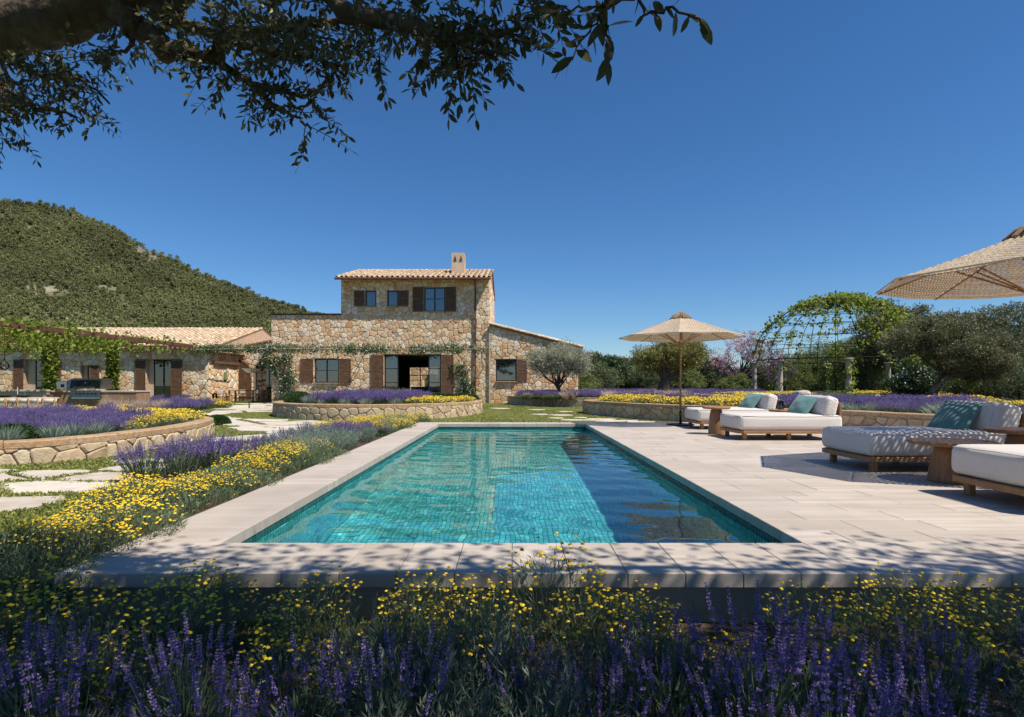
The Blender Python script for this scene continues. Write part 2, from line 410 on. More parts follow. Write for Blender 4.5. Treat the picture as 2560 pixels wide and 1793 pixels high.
# ---------------------------------------------------------------- instanced masses: points and their sources in one object
def stuff(name, protos, pts, rot, scl, pid, mats, label=None, cat=None, parent=None):
    """protos: list of (V,F quads,mi,tint). One object; every point of kind k carries a copy of source k."""
    V = []; F = []; mi = []; ti = []; P = []; n = 0
    for k,(v,f,m,t) in enumerate(protos):
        V.append(v); F.append(np.asarray(f)+n); mi.append(m); ti.append(t); P.append(np.full(len(v),k+1)); n += len(v)
    V.append(pts); P.append(-1-np.asarray(pid)); V = np.concatenate(V); F = np.concatenate(F); P = np.concatenate(P).astype(np.int32)
    me = npmesh(name, V, F, mats, np.concatenate(mi), np.concatenate(ti))
    a = me.attributes.new('pid','INT','POINT'); a.data.foreach_set('value', P)
    R = np.zeros((len(V),3),np.float32); R[n:] = rot; SC = np.ones((len(V),3),np.float32); SC[n:] = np.asarray(scl).reshape(len(pts),-1)
    a = me.attributes.new('turn','FLOAT_VECTOR','POINT'); a.data.foreach_set('vector', R.ravel())
    a = me.attributes.new('size','FLOAT_VECTOR','POINT'); a.data.foreach_set('vector', SC.ravel())
    o = link(name, me, parent, kind='stuff'); tag(o, label, cat)
    g = bpy.data.node_groups.new('scatter_'+name,'GeometryNodeTree'); g.is_modifier = True
    g.interface.new_socket('Geometry', in_out='INPUT', socket_type='NodeSocketGeometry')
    g.interface.new_socket('Geometry', in_out='OUTPUT', socket_type='NodeSocketGeometry')
    N = g.nodes; L = g.links; gi = N.new('NodeGroupInput'); go = N.new('NodeGroupOutput'); jn = N.new('GeometryNodeJoinGeometry')
    def attr(nm, dt):
        q = N.new('GeometryNodeInputNamedAttribute'); q.data_type = dt; q.inputs['Name'].default_value = nm; return q.outputs['Attribute']
    ap, ar, asz = attr('pid','INT'), attr('turn','FLOAT_VECTOR'), attr('size','FLOAT_VECTOR')
    def pick(val):
        c = N.new('FunctionNodeCompare'); c.data_type = 'INT'; c.operation = 'EQUAL'; L.new(ap, c.inputs[2]); c.inputs[3].default_value = val
        sp = N.new('GeometryNodeSeparateGeometry'); sp.domain = 'POINT'; L.new(gi.outputs[0], sp.inputs[0]); L.new(c.outputs[0], sp.inputs[1]); return sp.outputs[0]
    for k in range(len(protos)):
        ip = N.new('GeometryNodeInstanceOnPoints')
        L.new(pick(-1-k), ip.inputs['Points']); L.new(pick(k+1), ip.inputs['Instance'])
        er = N.new('FunctionNodeEulerToRotation'); L.new(ar, er.inputs[0]); L.new(er.outputs[0], ip.inputs['Rotation']); L.new(asz, ip.inputs['Scale'])
        L.new(ip.outputs[0], jn.inputs[0])
    L.new(jn.outputs[0], go.inputs[0])
    md = o.modifiers.new('scatter','NODES'); md.node_group = g
    return o

# ---------------------------------------------------------------- leaf clouds (numpy)
def rnd_unit(n, R):
    v = R.normal(size=(n,3)); return v/np.linalg.norm(v,axis=1,keepdims=True)
def leaves(C, R, L, W, axis=None, up=None, spread=1.0, fold=.25):
    """folded two-triangle-pair leaves (quads) at points C; axis = preferred direction (n,3). returns V,F"""
    n = len(C); C = np.asarray(C,float)
    a = rnd_unit(n,R)
    if axis is not None: a = np.asarray(axis) + spread*a; a /= np.linalg.norm(a,axis=1,keepdims=True)+1e-9
    b = np.cross(a, rnd_unit(n,R)); b /= np.linalg.norm(b,axis=1,keepdims=True)+1e-9
    c = np.cross(a,b)
    L = (np.ones(n)*L*R.uniform(.7,1.25,n))[:,None]; W = (np.ones(n)*W*R.uniform(.8,1.2,n))[:,None]
    p0 = C; p2 = C+a*L; m = C+a*L*.5; p1 = m+b*W*.5+c*W*fold; p3 = m-b*W*.5+c*W*fold
    V = np.stack([p0,p1,p2,p3],1).reshape(-1,3); F = np.arange(4*n).reshape(n,4)
    return V,F
def cat_geo(parts):
    """join (V,F,mi[,tint]) quads"""
    V=[];F=[];M_=[];T=[];n=0
    for v,f,mi,t in parts:
        V.append(np.asarray(v,float)); F.append(np.asarray(f)+n); M_.append(np.broadcast_to(np.asarray(mi),(len(f),))); T.append(np.broadcast_to(np.asarray(t),(len(f),))); n += len(v)
    return np.concatenate(V),np.concatenate(F),np.concatenate(M_),np.concatenate(T)
def blades(base, tip, w, R, segs=3, bend=.0):
    """flat tapering blades from base to tip with a droop; returns V,F quads"""
    base = np.asarray(base,float); tip = np.asarray(tip,float); n = len(base)
    d = tip-base; side = np.cross(d, np.array([0,0,1.])) + rnd_unit(n,R)*.4*np.linalg.norm(d,axis=1,keepdims=True)
    side /= np.linalg.norm(side,axis=1,keepdims=True)+1e-9
    rows=[]
    for s in range(segs+1):
        t=s/segs; p=base+d*t; p[:,2]-=bend*np.linalg.norm(d[:,:2],axis=1)*(t*t-t)*-1*0; p[:,2]+=bend*(4*t*(1-t))*np.linalg.norm(d[:,:2],axis=1)
        ww=(np.ones(n)*w*(1-.85*t**1.5)*.5)[:,None]
        rows.append(p-side*ww); rows.append(p+side*ww)
    V=np.stack(rows,1).reshape(-1,3); k=2*(segs+1); F=[]
    o=np.arange(n)[:,None]*k
    for s in range(segs): F.append(o+np.array([[2*s,2*s+1,2*s+3,2*s+2]]))
    return V,np.stack(F,1).reshape(-1,4)

# pine forest on the hill: one far-off mass
R = np.random.default_rng(5)
def pine_proto(seed, n=210, h=4.8):
    R = np.random.default_rng(seed); cs=[]
    for k in range(9):
        t = R.uniform(.25,1); q=R.uniform(0,6.28); rr=1.55*(1-.55*t)*R.uniform(.4,1)
        cs.append((rr*math.cos(q),rr*math.sin(q),h*t*.92))
    cs=np.array(cs); C=cs[R.integers(0,9,n)]+rnd_unit(n,R)*R.uniform(.2,1,n)[:,None]*np.array([.85,.85,.6])
    V,F=leaves(C,R,.62,.42,axis=np.tile([[0,0,.5]],(n,1)),spread=1)
    tr=MB(); tr.tube([(0,0,-1),(0,0,h*.7)],[.13,.06],4,cap=False)
    return cat_geo([(V,F,0,R.random(n)),(np.array(tr.v),np.array(tr.f),1,.5)])
pr=[pine_proto(s) for s in (1,2,3,4)]
P=[]
for _ in range(42000):
    y=165+(HY+8-165)*math.sqrt(R.random()); x=R.uniform(-470,190)
    if x < -y*.93-25: continue
    z=hill_z(x,y)
    if z < -2: continue
    bare=math.sin(x*.045+1)+math.sin(y*.06-x*.02)+.6*math.sin(x*.11+y*.13)
    if bare>1.6 and R.random()<.85: continue
    P.append((x,y,z))
    if len(P) >= 15000: break
P=np.array(P); n=len(P)
sc=R.uniform(.6,1.25,n)*np.where(R.random(n)<.12,1.35,1)
stuff('pine_forest',pr,P,np.stack([R.normal(0,.05,n),R.normal(0,.05,n),R.uniform(0,6.28,n)],1),np.stack([sc,sc,sc*R.uniform(.8,1.25,n)],1),R.integers(0,4,n),[m_pine,m_barkdk])

# ---------------------------------------------------------------- pool: coping, deck, basin, tiles, water
m_ptile = M('turquoise pool tile', 0, .25, pal=[(.06,.42,.40),(.13,.62,.60),(.03,.28,.30),(.22,.74,.72),(.05,.44,.52),(.10,.56,.50),(.04,.34,.36),(.16,.66,.70)], var=.22, vs=2.5, spec=.4)
m_pgrout = M('pool grout', (.03,.15,.15), .7, var=.1)
basin = MB(); B = .02
basin.box(PX0-.2,PX1+.2,PY0-.2,PY1+.2,FLOOR-.2,FLOOR-.012)
for (a,b,c,d) in ((PX0-.2,PX0-.012,PY0-.2,PY1+.2),(PX1+.012,PX1+.2,PY0-.2,PY1+.2),(PX0-.012,PX1+.012,PY0-.2,PY0-.012),(PX0-.012,PX1+.012,PY1+.012,PY1+.2)):
    basin.box(a,b,c,d,FLOOR-.012,-.079)
STEPS = [(PY1-.36*k-.30 if k else PY1-.30, WATER-.16-.26*k) for k in range(6)]   # tread front edge y, tread level
STEPS = [(PY1-.34*(k+1), WATER-.17-.25*k) for k in range(6)]
for k,(yy,zz) in enumerate(STEPS):
    basin.box(PX0-.01,PX1+.01,yy+.012,(STEPS[k-1][0]+.011 if k else PY1+.01),FLOOR-.011,zz-.012)
bas = basin.build('pool_basin', m_pgrout, kind='structure')
TS = .053
def tile_verts(f, s0, t0, s, g=.0035, h=.010):
    pts=[]
    for k,hh in ((g,0),(g,h*.75),(g+.003,h)):
        pts += [f(s0+k,t0+k,hh),f(s0+s-k,t0+k,hh),f(s0+s-k,t0+s-k,hh),f(s0+k,t0+s-k,hh)]
    return pts
TF=[(0,1,5,4),(1,2,6,5),(2,3,7,6),(3,0,4,7),(4,5,9,8),(5,6,10,9),(6,7,11,10),(7,4,8,11),(8,9,10,11)]
ptiles=[]   # (f, s, t, nearness)
def tiled(f, s0, s1, t0, t1):
    ns=max(1,round((s1-s0)/TS)); ntt=max(1,round((t1-t0)/TS))
    for i in range(ns):
        for j in range(ntt): ptiles.append((f, s0+i*(s1-s0)/ns, t0+j*(t1-t0)/ntt))
rng = random.Random(11)
e=.012
tiled(lambda s,t,h:(s,t,FLOOR-e+h), PX0,PX1,PY0+1.2,STEPS[-1][0])
nfl=len(ptiles)
tiled(lambda s,t,h:(PX0-e+h,s,t), PY0,PY1,FLOOR,-.085)
tiled(lambda s,t,h:(PX1+e-h,s,t), PY0,PY1,FLOOR,-.085)
tiled(lambda s,t,h:(s,PY1+e-h,t), PX0,PX1,WATER-.17,-.085)
for k,(yy,zz) in enumerate(STEPS):
    tiled(lambda s,t,h,zz=zz:(s,t,zz-e+h), PX0,PX1,yy,(STEPS[k-1][0] if k else PY1))
    nz_=(STEPS[k+1][1] if k<5 else FLOOR)
    tiled(lambda s,t,h,yy=yy:(s,yy+e-h,t), PX0,PX1,nz_,zz)
order=sorted(range(nfl), key=lambda i: (ptiles[i][2]-5.6)**2*1.0+(ptiles[i][1]+.35)**2*.55 + (10 if ptiles[i][2]<5.5 else 0))
m_band = M('dark green shade-band tile', 0, .25, pal=[(.012,.085,.075),(.02,.12,.10),(.01,.065,.06)], var=.15, vs=5, spec=.4)  # tiles coloured dark in place of the shade under the coping
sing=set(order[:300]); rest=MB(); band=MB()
mtile=None
for i,(f,s,t) in enumerate(ptiles):
    if i in sing:
        mb=MB(); mb.add(tile_verts(f,s,t,TS),TF,0,rng.random()); mb.build('pool_tile',m_ptile,bas)
    else:
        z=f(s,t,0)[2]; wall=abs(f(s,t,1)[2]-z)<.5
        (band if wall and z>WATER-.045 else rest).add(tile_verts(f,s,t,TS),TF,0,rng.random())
band.build('shade_band_tile', m_band, bas, kind='stuff')
rest.build('pool_tile_field', m_ptile, bas, kind='stuff')

# paving: coping slabs round the pool and the deck of long slabs in broken bond
deck = tag(link('pool_deck', None), kind='structure')
dk = MB(); dk.box(PX1+.02,DX1-.02,PY0+.02,DY1-.03,-.30,-.0045); dk.box(PX1+.05,DX1-.05,DY0+.10,PY0+.019,-.45,-.03); dk.box(PX0-CW+.07,PX1+.05,DY0+.10,PY0-.05,-.45,-.074)
dk.box(PX0-CW+.03,PX0-.02,PY0+.02,DY1-.03,-.30,-.012); dk.box(PX0-.05,PX1+.05,PY1+.05,DY1-.06,-.30,-.074)
dk.build('deck_bed', m_grout, deck)
slabs=[]
J=.0017
x=PX0-CW; k=0
SW=.3225
nn=round((PX1-PX0)/SW)
for i in range(nn):                                            # near and far coping
    a=PX0+i*(PX1-PX0)/nn; b=PX0+(i+1)*(PX1-PX0)/nn
    slabs.append((a,b,DY0,PY0)); slabs.append((a,b,PY1,DY1))
slabs.append((PX0-CW,PX0,DY0,PY0))
yy=PY0
while yy < DY1-.1:                                             # left coping
    l=SW*rng.choice((1,1,2)); y2=min(DY1,yy+l)
    if DY1-y2 < .2: y2=DY1
    slabs.append((PX0-CW,PX0,yy,y2)); yy=y2
r=0; yy=DY0
nrow=round((DY1-DY0)/.32)
for r in range(nrow):
    y0=DY0+r*(DY1-DY0)/nrow; y1=DY0+(r+1)*(DY1-DY0)/nrow; x=PX1
    first=True
    while x < DX1-.05:
        l=rng.choice((.6,.75,.9,1.1)) if not first else rng.choice((.35,.6,.85)); x2=min(DX1,x+l)
        if DX1-x2<.3: x2=DX1
        slabs.append((x,x2,y0,y1)); x=x2; first=False
def seen(s):
    cx,cy=(s[0]+s[1])/2,(s[2]+s[3])/2
    px=CX+cx*FOC/cy
    return (0 if -40<px<2600 else 1e4) + cy
slabs.sort(key=seen); rest=MB()
for i,(a,b,c,d) in enumerate(slabs):
    dz=rng.uniform(-.0012,.0012); t=rng.random()
    if i<300:
        mb=MB(); mb.bev(a+J,b-J,c+J,d-J,-.078,dz,.004,0,t); mb.build('slab',m_slab,deck)
    else: rest.bev(a+J,b-J,c+J,d-J,-.078,dz,.004,0,t)
rest.build('slab_field', m_slab, deck, kind='stuff')

# water: a sheet with real ripples
m_water = bpy.data.materials.new('pool water'); m_water.use_nodes=True
T=m_water.node_tree; N=T.nodes; L=T.links; N.remove(N['Principled BSDF'])
g=N.new('ShaderNodeBsdfGlass'); g.inputs['IOR'].default_value=1.33; g.inputs['Roughness'].default_value=0; g.inputs[0].default_value=(.88,1,1,1)
L.new(g.outputs[0],N['Material Output'].inputs['Surface'])
wx=np.linspace(PX0+.001,PX1-.001,150); wy=np.linspace(PY0+.001,PY1-.001,440)
XX,YY=np.meshgrid(wx,wy); ZZ=np.zeros_like(XX); Rw=np.random.default_rng(3)
for k in range(26):
    lam=Rw.uniform(.16,.75); th=Rw.normal(1.45,.55); ph=Rw.uniform(0,6.28)
    q=2*PI/lam; ZZ+=.00095*lam*np.sin(q*(XX*math.cos(th)+YY*math.sin(th))+ph+.6*np.sin(XX*1.7+YY*.6+k))
ZZ*=.45+.55*(np.sin(XX*.9+YY*.55)+1)*.5+.25*np.sin(YY*.5-XX)
V=np.stack([XX,YY,WATER+ZZ],-1).reshape(-1,3); nx=len(wx)
F=[(j*nx+i,j*nx+i+1,(j+1)*nx+i+1,(j+1)*nx+i) for j in range(len(wy)-1) for i in range(nx-1)]
wat=link('pool_water', npmesh('pool_water',V,F,m_water,smooth=True), kind='structure')
# the sun reaches the tiles through the water
wat.cycles.is_caustics_caster=True
so.data.cycles.is_caustics_light=True
for o in [bas]+list(bas.children): o.cycles.is_caustics_receiver=True
# ---------------------------------------------------------------- builder parts for the two stone houses
rng = random.Random(23)
HYF = 35.5                                             # facade plane of the main house
def hx_(px): return fx(px,HYF)
def hz_(py): return fz(py,HYF)
def wall_plane(mb, f, s0, s1, t0, t1, holes, depth, mi=0):
    """a wall skin at h=0 with rectangular holes, jambs DEPTH deep; holes = (s0,s1,t0,t1)"""
    ss=sorted({s0,s1,*[h[0] for h in holes],*[h[1] for h in holes]}); tt=sorted({t0,t1,*[h[2] for h in holes],*[h[3] for h in holes]})
    ss=[s for s in ss if s0<=s<=s1]; tt=[t for t in tt if t0<=t<=t1]
    for a,b in zip(ss,ss[1:]):
        for c,d in zip(tt,tt[1:]):
            ms,mt=(a+b)/2,(c+d)/2
            if any(h[0]<ms<h[1] and h[2]<mt<h[3] for h in holes): continue
            mb.add([f(a,c,0),f(b,c,0),f(b,d,0),f(a,d,0)],[(0,1,2,3)],mi)
            mb.add([f(a,c,-depth),f(b,c,-depth),f(b,d,-depth),f(a,d,-depth)],[(3,2,1,0)],mi)
    for a,b,c,d in holes:
        q=[(a,c),(b,c),(b,d),(a,d)]
        for (u,v),(x,y) in zip(q,q[1:]+q[:1]): mb.add([f(u,v,0),f(x,y,0),f(x,y,-depth),f(u,v,-depth)],[(0,1,2,3)],mi)
def shutter(parent, x0,x1,z0,z1,y, mid=1, name='shutter', th=.045, arch=False):
    """louvred wooden shutter, flat on the wall"""
    mb=MB(); fw=.055; y0,y1=y-th,y
    mb.box(x0,x0+fw,y0,y1,z0,z1); mb.box(x1-fw,x1,y0,y1,z0,z1)
    rails=[z0+ (z1-z0-fw)*k/(mid+1) for k in range(mid+2)]
    for r in rails: mb.box(x0+fw,x1-fw,y0+.004,y1-.004,r,r+fw)
    o=mb.build(name,m_wood,parent)
    lv=MB()
    for a,b in zip(rails,rails[1:]):
        z=a+fw+.01
        while z<b-.03:
            lv.add([(x0+fw,y0+.008,z),(x1-fw,y0+.008,z),(x1-fw,y1-.008,z+.045),(x0+fw,y1-.008,z+.045),
                    (x0+fw,y0+.008,z+.012),(x1-fw,y0+.008,z+.012),(x1-fw,y1-.008,z+.057),(x0+fw,y1-.008,z+.057)],[(0,1,5,4),(4,5,6,7),(2,3,7,6),(3,2,1,0)]); z+=.055
    lv.build('louvre',m_wood,o,kind='stuff')
    return o
def window(parent,x0,x1,z0,z1,y,cols=2,bars=(.5,),fw=.06,name='window',room=True,curtain=True,sill=True):
    """dark metal frame set in the wall, one pane per light, a curtained room behind"""
    mb=MB(); mb.box(x0,x0+fw,y-.03,y+.03,z0,z1); mb.box(x1-fw,x1,y-.03,y+.03,z0,z1)
    mb.box(x0+fw,x1-fw,y-.03,y+.03,z0,z0+fw); mb.box(x0+fw,x1-fw,y-.03,y+.03,z1-fw,z1)
    xs=[x0+fw+(x1-x0-2*fw)*k/cols for k in range(cols+1)]; zs=[z0+fw]+[z0+(z1-z0)*b for b in bars]+[z1-fw]
    for v in xs[1:-1]: mb.box(v-.04,v+.04,y-.033,y+.033,z0+fw,z1-fw)
    for v in zs[1:-1]: mb.box(x0+fw,x1-fw,y-.026,y+.026,v-.018,v+.018)
    o=mb.build(name,m_frame,parent)
    for a,b in zip(xs,xs[1:]):
        for c,d in zip(zs,zs[1:]):
            p=MB(); p.box(a+.005,b-.005,y-.004,y+.004,c,d); p.build('pane',m_pane,o)
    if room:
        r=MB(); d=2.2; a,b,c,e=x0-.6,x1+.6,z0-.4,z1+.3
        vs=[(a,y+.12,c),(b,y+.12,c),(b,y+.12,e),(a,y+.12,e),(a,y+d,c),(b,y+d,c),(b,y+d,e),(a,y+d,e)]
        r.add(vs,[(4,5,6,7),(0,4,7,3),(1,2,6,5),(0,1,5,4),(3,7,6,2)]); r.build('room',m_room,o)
    if curtain:
        c_=MB()
        for (a,b) in ((x0+.04,x0+(x1-x0)*.42),):
            n=9; vs=[]
            for k in range(n+1):
                q=a+(b-a)*k/n; vs+= [(q,y+.16+.03*(k%2),z0+.02),(q,y+.16+.03*(k%2),z1-.02)]
            c_.add(vs,[(2*k,2*k+2,2*k+3,2*k+1) for k in range(n)])
        c_.build('curtain',m_curtain,o)
    if sill:
        s=MB(); s.box(x0-.02,x1+.02,y-.30,y+.0,z0-.05,z0-.002); s.build('sill',m_mortar,o)
    return o
def tile_mesh(L=.46,r0=.10,r1=.082,th=.014,n=6):
    """tapered half-barrel clay tile lying along +y (up the slope); origin at its lower end"""
    mb=MB(); vs=[]
    for (rr,y) in ((r0,0),(r1,L)):
        for k in range(n+1):
            q=PI*k/n; vs.append((rr*math.cos(q),y,rr*math.sin(q)))
        for k in range(n+1):
            q=PI*k/n; vs.append(((rr-th)*math.cos(q),y,(rr-th)*math.sin(q)))
    m=n+1; fs=[]
    for k in range(n): fs+= [(k,2*m+k,2*m+k+1,k+1),(m+k,k,k+1,m+k+1),(m+k+1,3*m+k+1,3*m+k,m+k)]
    mb.add(vs,fs,0,0.0); return mb
TILE = tile_mesh(); TILE_ME = TILE.mesh('roof_tile', m_tile)
TILE_ME.polygons.foreach_set('use_smooth',[True]*len(TILE_ME.polygons))
def tiled_roof(roof, org, across, up, W, Lr, count, limit=300, seedkey=None, xstep=.235):
    """rows of cover tiles on a slope: org = lower left corner, across/up unit vectors; single tiles first, the rest joined"""
    org=Vector(org); A=Vector(across).normalized(); U=Vector(up).normalized(); Nn=A.cross(U)
    M3=Matrix((A,U,Nn)).transposed()
    nx=int(W/xstep); ny=int(Lr/.36); rest=MB(); pos=[]
    for i in range(nx+1):
        for j in range(ny): pos.append((i,j))
    pos.sort(key=lambda p:seedkey(p[0]/nx,p[1]/ny) if seedkey else p[1])
    for i,j in pos:
        p=org+A*(i*W/nx+rng.uniform(-.012,.012))+U*(j*Lr/ny-.04+rng.uniform(-.02,.02))+Nn*(.028+.012*rng.random())
        R3=M3@Euler((-.035+rng.uniform(-.015,.015),rng.uniform(-.05,.05),rng.uniform(-.03,.03))).to_matrix()
        if count[0]<limit:
            o=link('roof_tile',TILE_ME,roof); o.matrix_local=Matrix.Translation(p)@R3.to_4x4(); count[0]+=1
        else:
            rest.add([p+R3@Vector(v) for v in TILE.v],TILE.f,0,rng.random())
    # gutter-side channel tiles between the covers: a wavy under-layer
    n=nx*4; vs=[]; 
    for k in range(n+1):
        q=A*(k*W/n); dz=-.03*math.cos(2*PI*k/4)*-1
        vs+=[org+q+Nn*(.012-dz*.5),org+q+U*Lr+Nn*(.012-dz*.5)]
    rest.add(vs,[(2*k,2*k+2,2*k+3,2*k+1) for k in range(n)],0,.45)
    rest.build('roof_tile_field',m_tile,roof,kind='stuff',smooth=True)

# ---------------------------------------------------------------- main house
house=empty('stone_house',(0,0,0),'two-storey rubble stone house with a tiled roof and chimney behind the round planter','house')
cnt=[0]; tcnt=[0]
TX0,TX1=hx_(853.6),hx_(1224); LX0=hx_(680); RX1=hx_(1443.6)
TZ=hz_(692)-.04; LZ=hz_(787); 
def front(s,t,h): return (s,HYF-h,t)
W=lambda a,b,c,d:(hx_(a),hx_(b),hz_(d),hz_(c))
w1=W(914.6,941.2,727,766.3); w2=W(969.5,995.5,727,766.3); w3=W(1061.7,1113.8,718.8,779)
g1=W(787.5,848,897.5,957); g2=(hx_(961.7),hx_(1103),GZ-.05,hz_(887))
hT=[w1,w2,w3,g2]
TD=44.5                                                # back of the tower
wl=MB()
wall_plane(wl,front,TX0,TX1,GZ-.1,TZ,hT,.34)
wall_plane(wl,front,LX0,TX0-.001,GZ-.1,LZ,[g1],.34)
wl.box(LX0,LX0+.34,HYF+.34,TD,GZ-.1,LZ); wl.box(LX0,TX0,HYF+.3,TD,LZ-.35,LZ-.02)     # flat roof terrace on the left
RZ=TZ+4.5*math.tan(math.radians(15.3))
def gable(x0,x1,mi=0):
    pts=[(HYF+.341,GZ-.1),(TD,GZ-.1),(TD,TZ+.02),(40,RZ-.06),(HYF+.341,TZ+.08)]
    vs=[(x0,y,z) for y,z in pts]+[(x1,y,z) for y,z in pts]; n=5
    wl.add(vs,[(4,3,2,1,0),(5,6,7,8,9)]+[(i,(i+1)%n,n+(i+1)%n,n+i) for i in range(n)],mi)
gable(TX0,TX0+.33); gable(TX1-.33,TX1)
qa,qb=fx(1023,44),fx(1098,44); wl.box(TX0+.33,qa,TD-.3,TD,GZ-.1,TZ); wl.box(qb,TX1-.33,TD-.3,TD,GZ-.1,TZ); wl.box(qa,qb,TD-.3,TD,2.35,TZ)
wl.build('wall',m_mortar,house)
# parapet coping of the left block
cp=MB(); cp.box(LX0-.05,TX0-.02,HYF-.16,HYF+.34,LZ,LZ+.06); cp.build('parapet_coping',m_frame,house)
# facing stones: largest in view first, out of 300 single ones
pol=cells(rect(TX0,TX1,GZ-.1,TZ-.02),.262,rng,[rect(h[0]-.02,h[1]+.02,h[2]-.02,h[3]+.02) for h in hT],ax=1.05)
pol+=cells(rect(LX0,TX0,GZ-.1,LZ-.01),.262,rng,[rect(g1[0]-.02,g1[1]+.02,g1[2]-.02,g1[3]+.02)],ax=1.05)
pol.sort(key=lambda p:-area(p)*(1 if min(q[1] for q in p)>.7 else .3))
lay_stones(house,pol,front,m_stone,.05,.009,rng,count=cnt)
# right side of the tower
pol=cells(rect(HYF,40,4.4,TZ),.5,rng)+cells(rect(40,TD,4.0,TZ),.5,rng)
lay_stones(house,pol,lambda s,t,h:(TX1+h,s,t),m_stone,.05,.015,rng,count=cnt)
pol=cells(rect(HYF+.1,TD,1.0,LZ),.5,rng)
lay_stones(house,pol,lambda s,t,h:(LX0-h,s,t),m_stone,.05,.015,rng,count=cnt)
# windows, shutters
for wd,c,b,nm in ((w1,1,(),'small'),(w2,1,(),'small'),(w3,2,(.53,),'big')):
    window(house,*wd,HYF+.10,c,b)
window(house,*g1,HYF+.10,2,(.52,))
ys=HYF-.07
for a,b,c,d,mid in ((887,913,727,766.3,1),(996,1022.5,727,766.3,1),(1033.5,1060.5,718,779.5,1),(1114.6,1141.4,718,779.5,1),(754,785.5,897,957.5,1),(850,879.4,897,957.5,1),(929,960.5,887,1006,2),(1104,1135,887,1006,2)):
    shutter(house,hx_(a),hx_(b),hz_(d),hz_(c),ys,mid)
# garden door: glazed leaves left and right of a dark hall that runs through to the courtyard
x0,x1,z0,z1=g2
fr_=MB(); yd=HYF+.12
xa,xb,xc=hx_(996.5),hx_(1071.5),hx_(1101)
fr_.box(x0,x1,yd-.04,yd+.04,z1-.06,z1); 
for v in (x0,xa-.06,xb,x1-.06): fr_.box(v,v+.06,yd-.04,yd+.04,z0,z1-.06)
for (a,b) in ((x0+.06,xa-.06),(xb+.06,x1-.06)):
    for zz in (z0+.0,hz_(922.5),hz_(957.5)): fr_.box(a,b,yd-.025,yd+.025,zz,zz+.045)
gd=fr_.build('garden_door',m_frame,house)
for (a,b) in ((x0+.06,xa-.06),(xb+.06,x1-.06)):
    zs=[z0+.045,hz_(957.5),hz_(922.5),z1-.06]
    for c,d in zip(zs,zs[1:]):
        p=MB(); p.box(a,b,yd-.004,yd+.004,c,d); p.build('pane',m_pane,gd)
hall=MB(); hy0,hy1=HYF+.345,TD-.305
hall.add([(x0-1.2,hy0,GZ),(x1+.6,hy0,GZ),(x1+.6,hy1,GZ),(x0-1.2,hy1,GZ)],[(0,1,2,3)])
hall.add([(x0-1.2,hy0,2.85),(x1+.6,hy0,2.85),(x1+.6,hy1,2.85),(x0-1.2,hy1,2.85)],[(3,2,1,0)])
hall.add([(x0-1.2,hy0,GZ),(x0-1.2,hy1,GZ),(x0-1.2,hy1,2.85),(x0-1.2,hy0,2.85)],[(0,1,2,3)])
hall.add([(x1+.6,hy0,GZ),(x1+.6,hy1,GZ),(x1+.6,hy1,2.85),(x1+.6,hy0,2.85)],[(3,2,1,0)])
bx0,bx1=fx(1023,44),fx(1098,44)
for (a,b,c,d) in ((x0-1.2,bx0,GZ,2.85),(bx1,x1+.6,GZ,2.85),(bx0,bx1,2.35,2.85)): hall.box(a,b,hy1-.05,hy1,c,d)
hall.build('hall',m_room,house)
bd=MB(); 
for v in (bx0,bx0+(bx1-bx0)*.36,bx1-.06): bd.box(v,v+.07,hy1-.12,hy1-.05,GZ,2.35)
for v in (GZ+.02,.72,1.66,2.29): bd.box(bx0,bx1,hy1-.11,hy1-.06,v,v+.05)
bd.build('back_door',m_frame,house)
so_=MB(); so_.box(-7.0,-4.4,39.5,40.4,GZ,.45); so_.box(-7.0,-4.4,40.2,40.5,.45,.85); so_.build('sofa',m_frame,house)
# roof of the tower
roofm=MB(); ey=HYF-.74; sl_=math.radians(15.3)
def rz(y): return TZ+.06+(min(y,80-y)-HYF)*math.tan(sl_)
ra,rb=TX0-.12,TX1+.1
for (ya,yb) in ((ey,40),(40,TD+.35)):
    za,zb=rz(ya),rz(yb)
    vs=[(x,y,z+q) for q in (-.06,0) for x,y,z in ((ra,ya,za),(rb,ya,za),(rb,yb,zb),(ra,yb,zb))]
    roofm.add(vs,[(3,2,1,0),(4,5,6,7),(0,1,5,4),(1,2,6,5),(2,3,7,6),(3,0,4,7)])
roof=roofm.build('roof',m_terr,house)
tiled_roof(roof,(ra+.08,ey,rz(ey)),(1,0,0),(0,math.cos(sl_),math.sin(sl_)),rb-ra-.16,(40-ey)/math.cos(sl_),tcnt,limit=230,xstep=.30)
rg_=MB()
n=24
for k in range(n):
    a=ra+(rb-ra)*k/n; b=ra+(rb-ra)*(k+1)/n
    rg_.tube([(a+.01,40,RZ+.04),(b+.03,40,RZ+.045)],[.13,.115],8,0,rng.random())
rg_.build('ridge_tile',m_tile,roof,kind='stuff')
ev=MB(); 
for k in range(36):                                    # little corbel tiles under the eave
    a=ra+.1+(rb-ra-.2)*k/35; ev.tube([(a,HYF-.26,TZ-.05),(a,HYF+.05,TZ-.05)],.075,8,0,rng.random())
ev.build('eave_tile',m_tile,roof,kind='stuff')
gt=MB(); gt.tube([(ra-.03,ey-.05,rz(ey)-.07),(rb+.02,ey-.05,rz(ey)-.07)],.07,10)
gut=gt.build('gutter',m_rust,house)
dp=MB(); xp=hx_(1189.7)
dp.tube([(xp,ey-.05,rz(ey)-.1),(xp,ey-.02,rz(ey)-.25),(xp,HYF-.16,rz(ey)-.55),(xp,HYF-.16,GZ-.05)],.055,8)
for z in (1.2,3.4,5.6): dp.box(xp-.08,xp+.08,HYF-.2,HYF,z,z+.05)
dp.build('downpipe',m_rust,house)
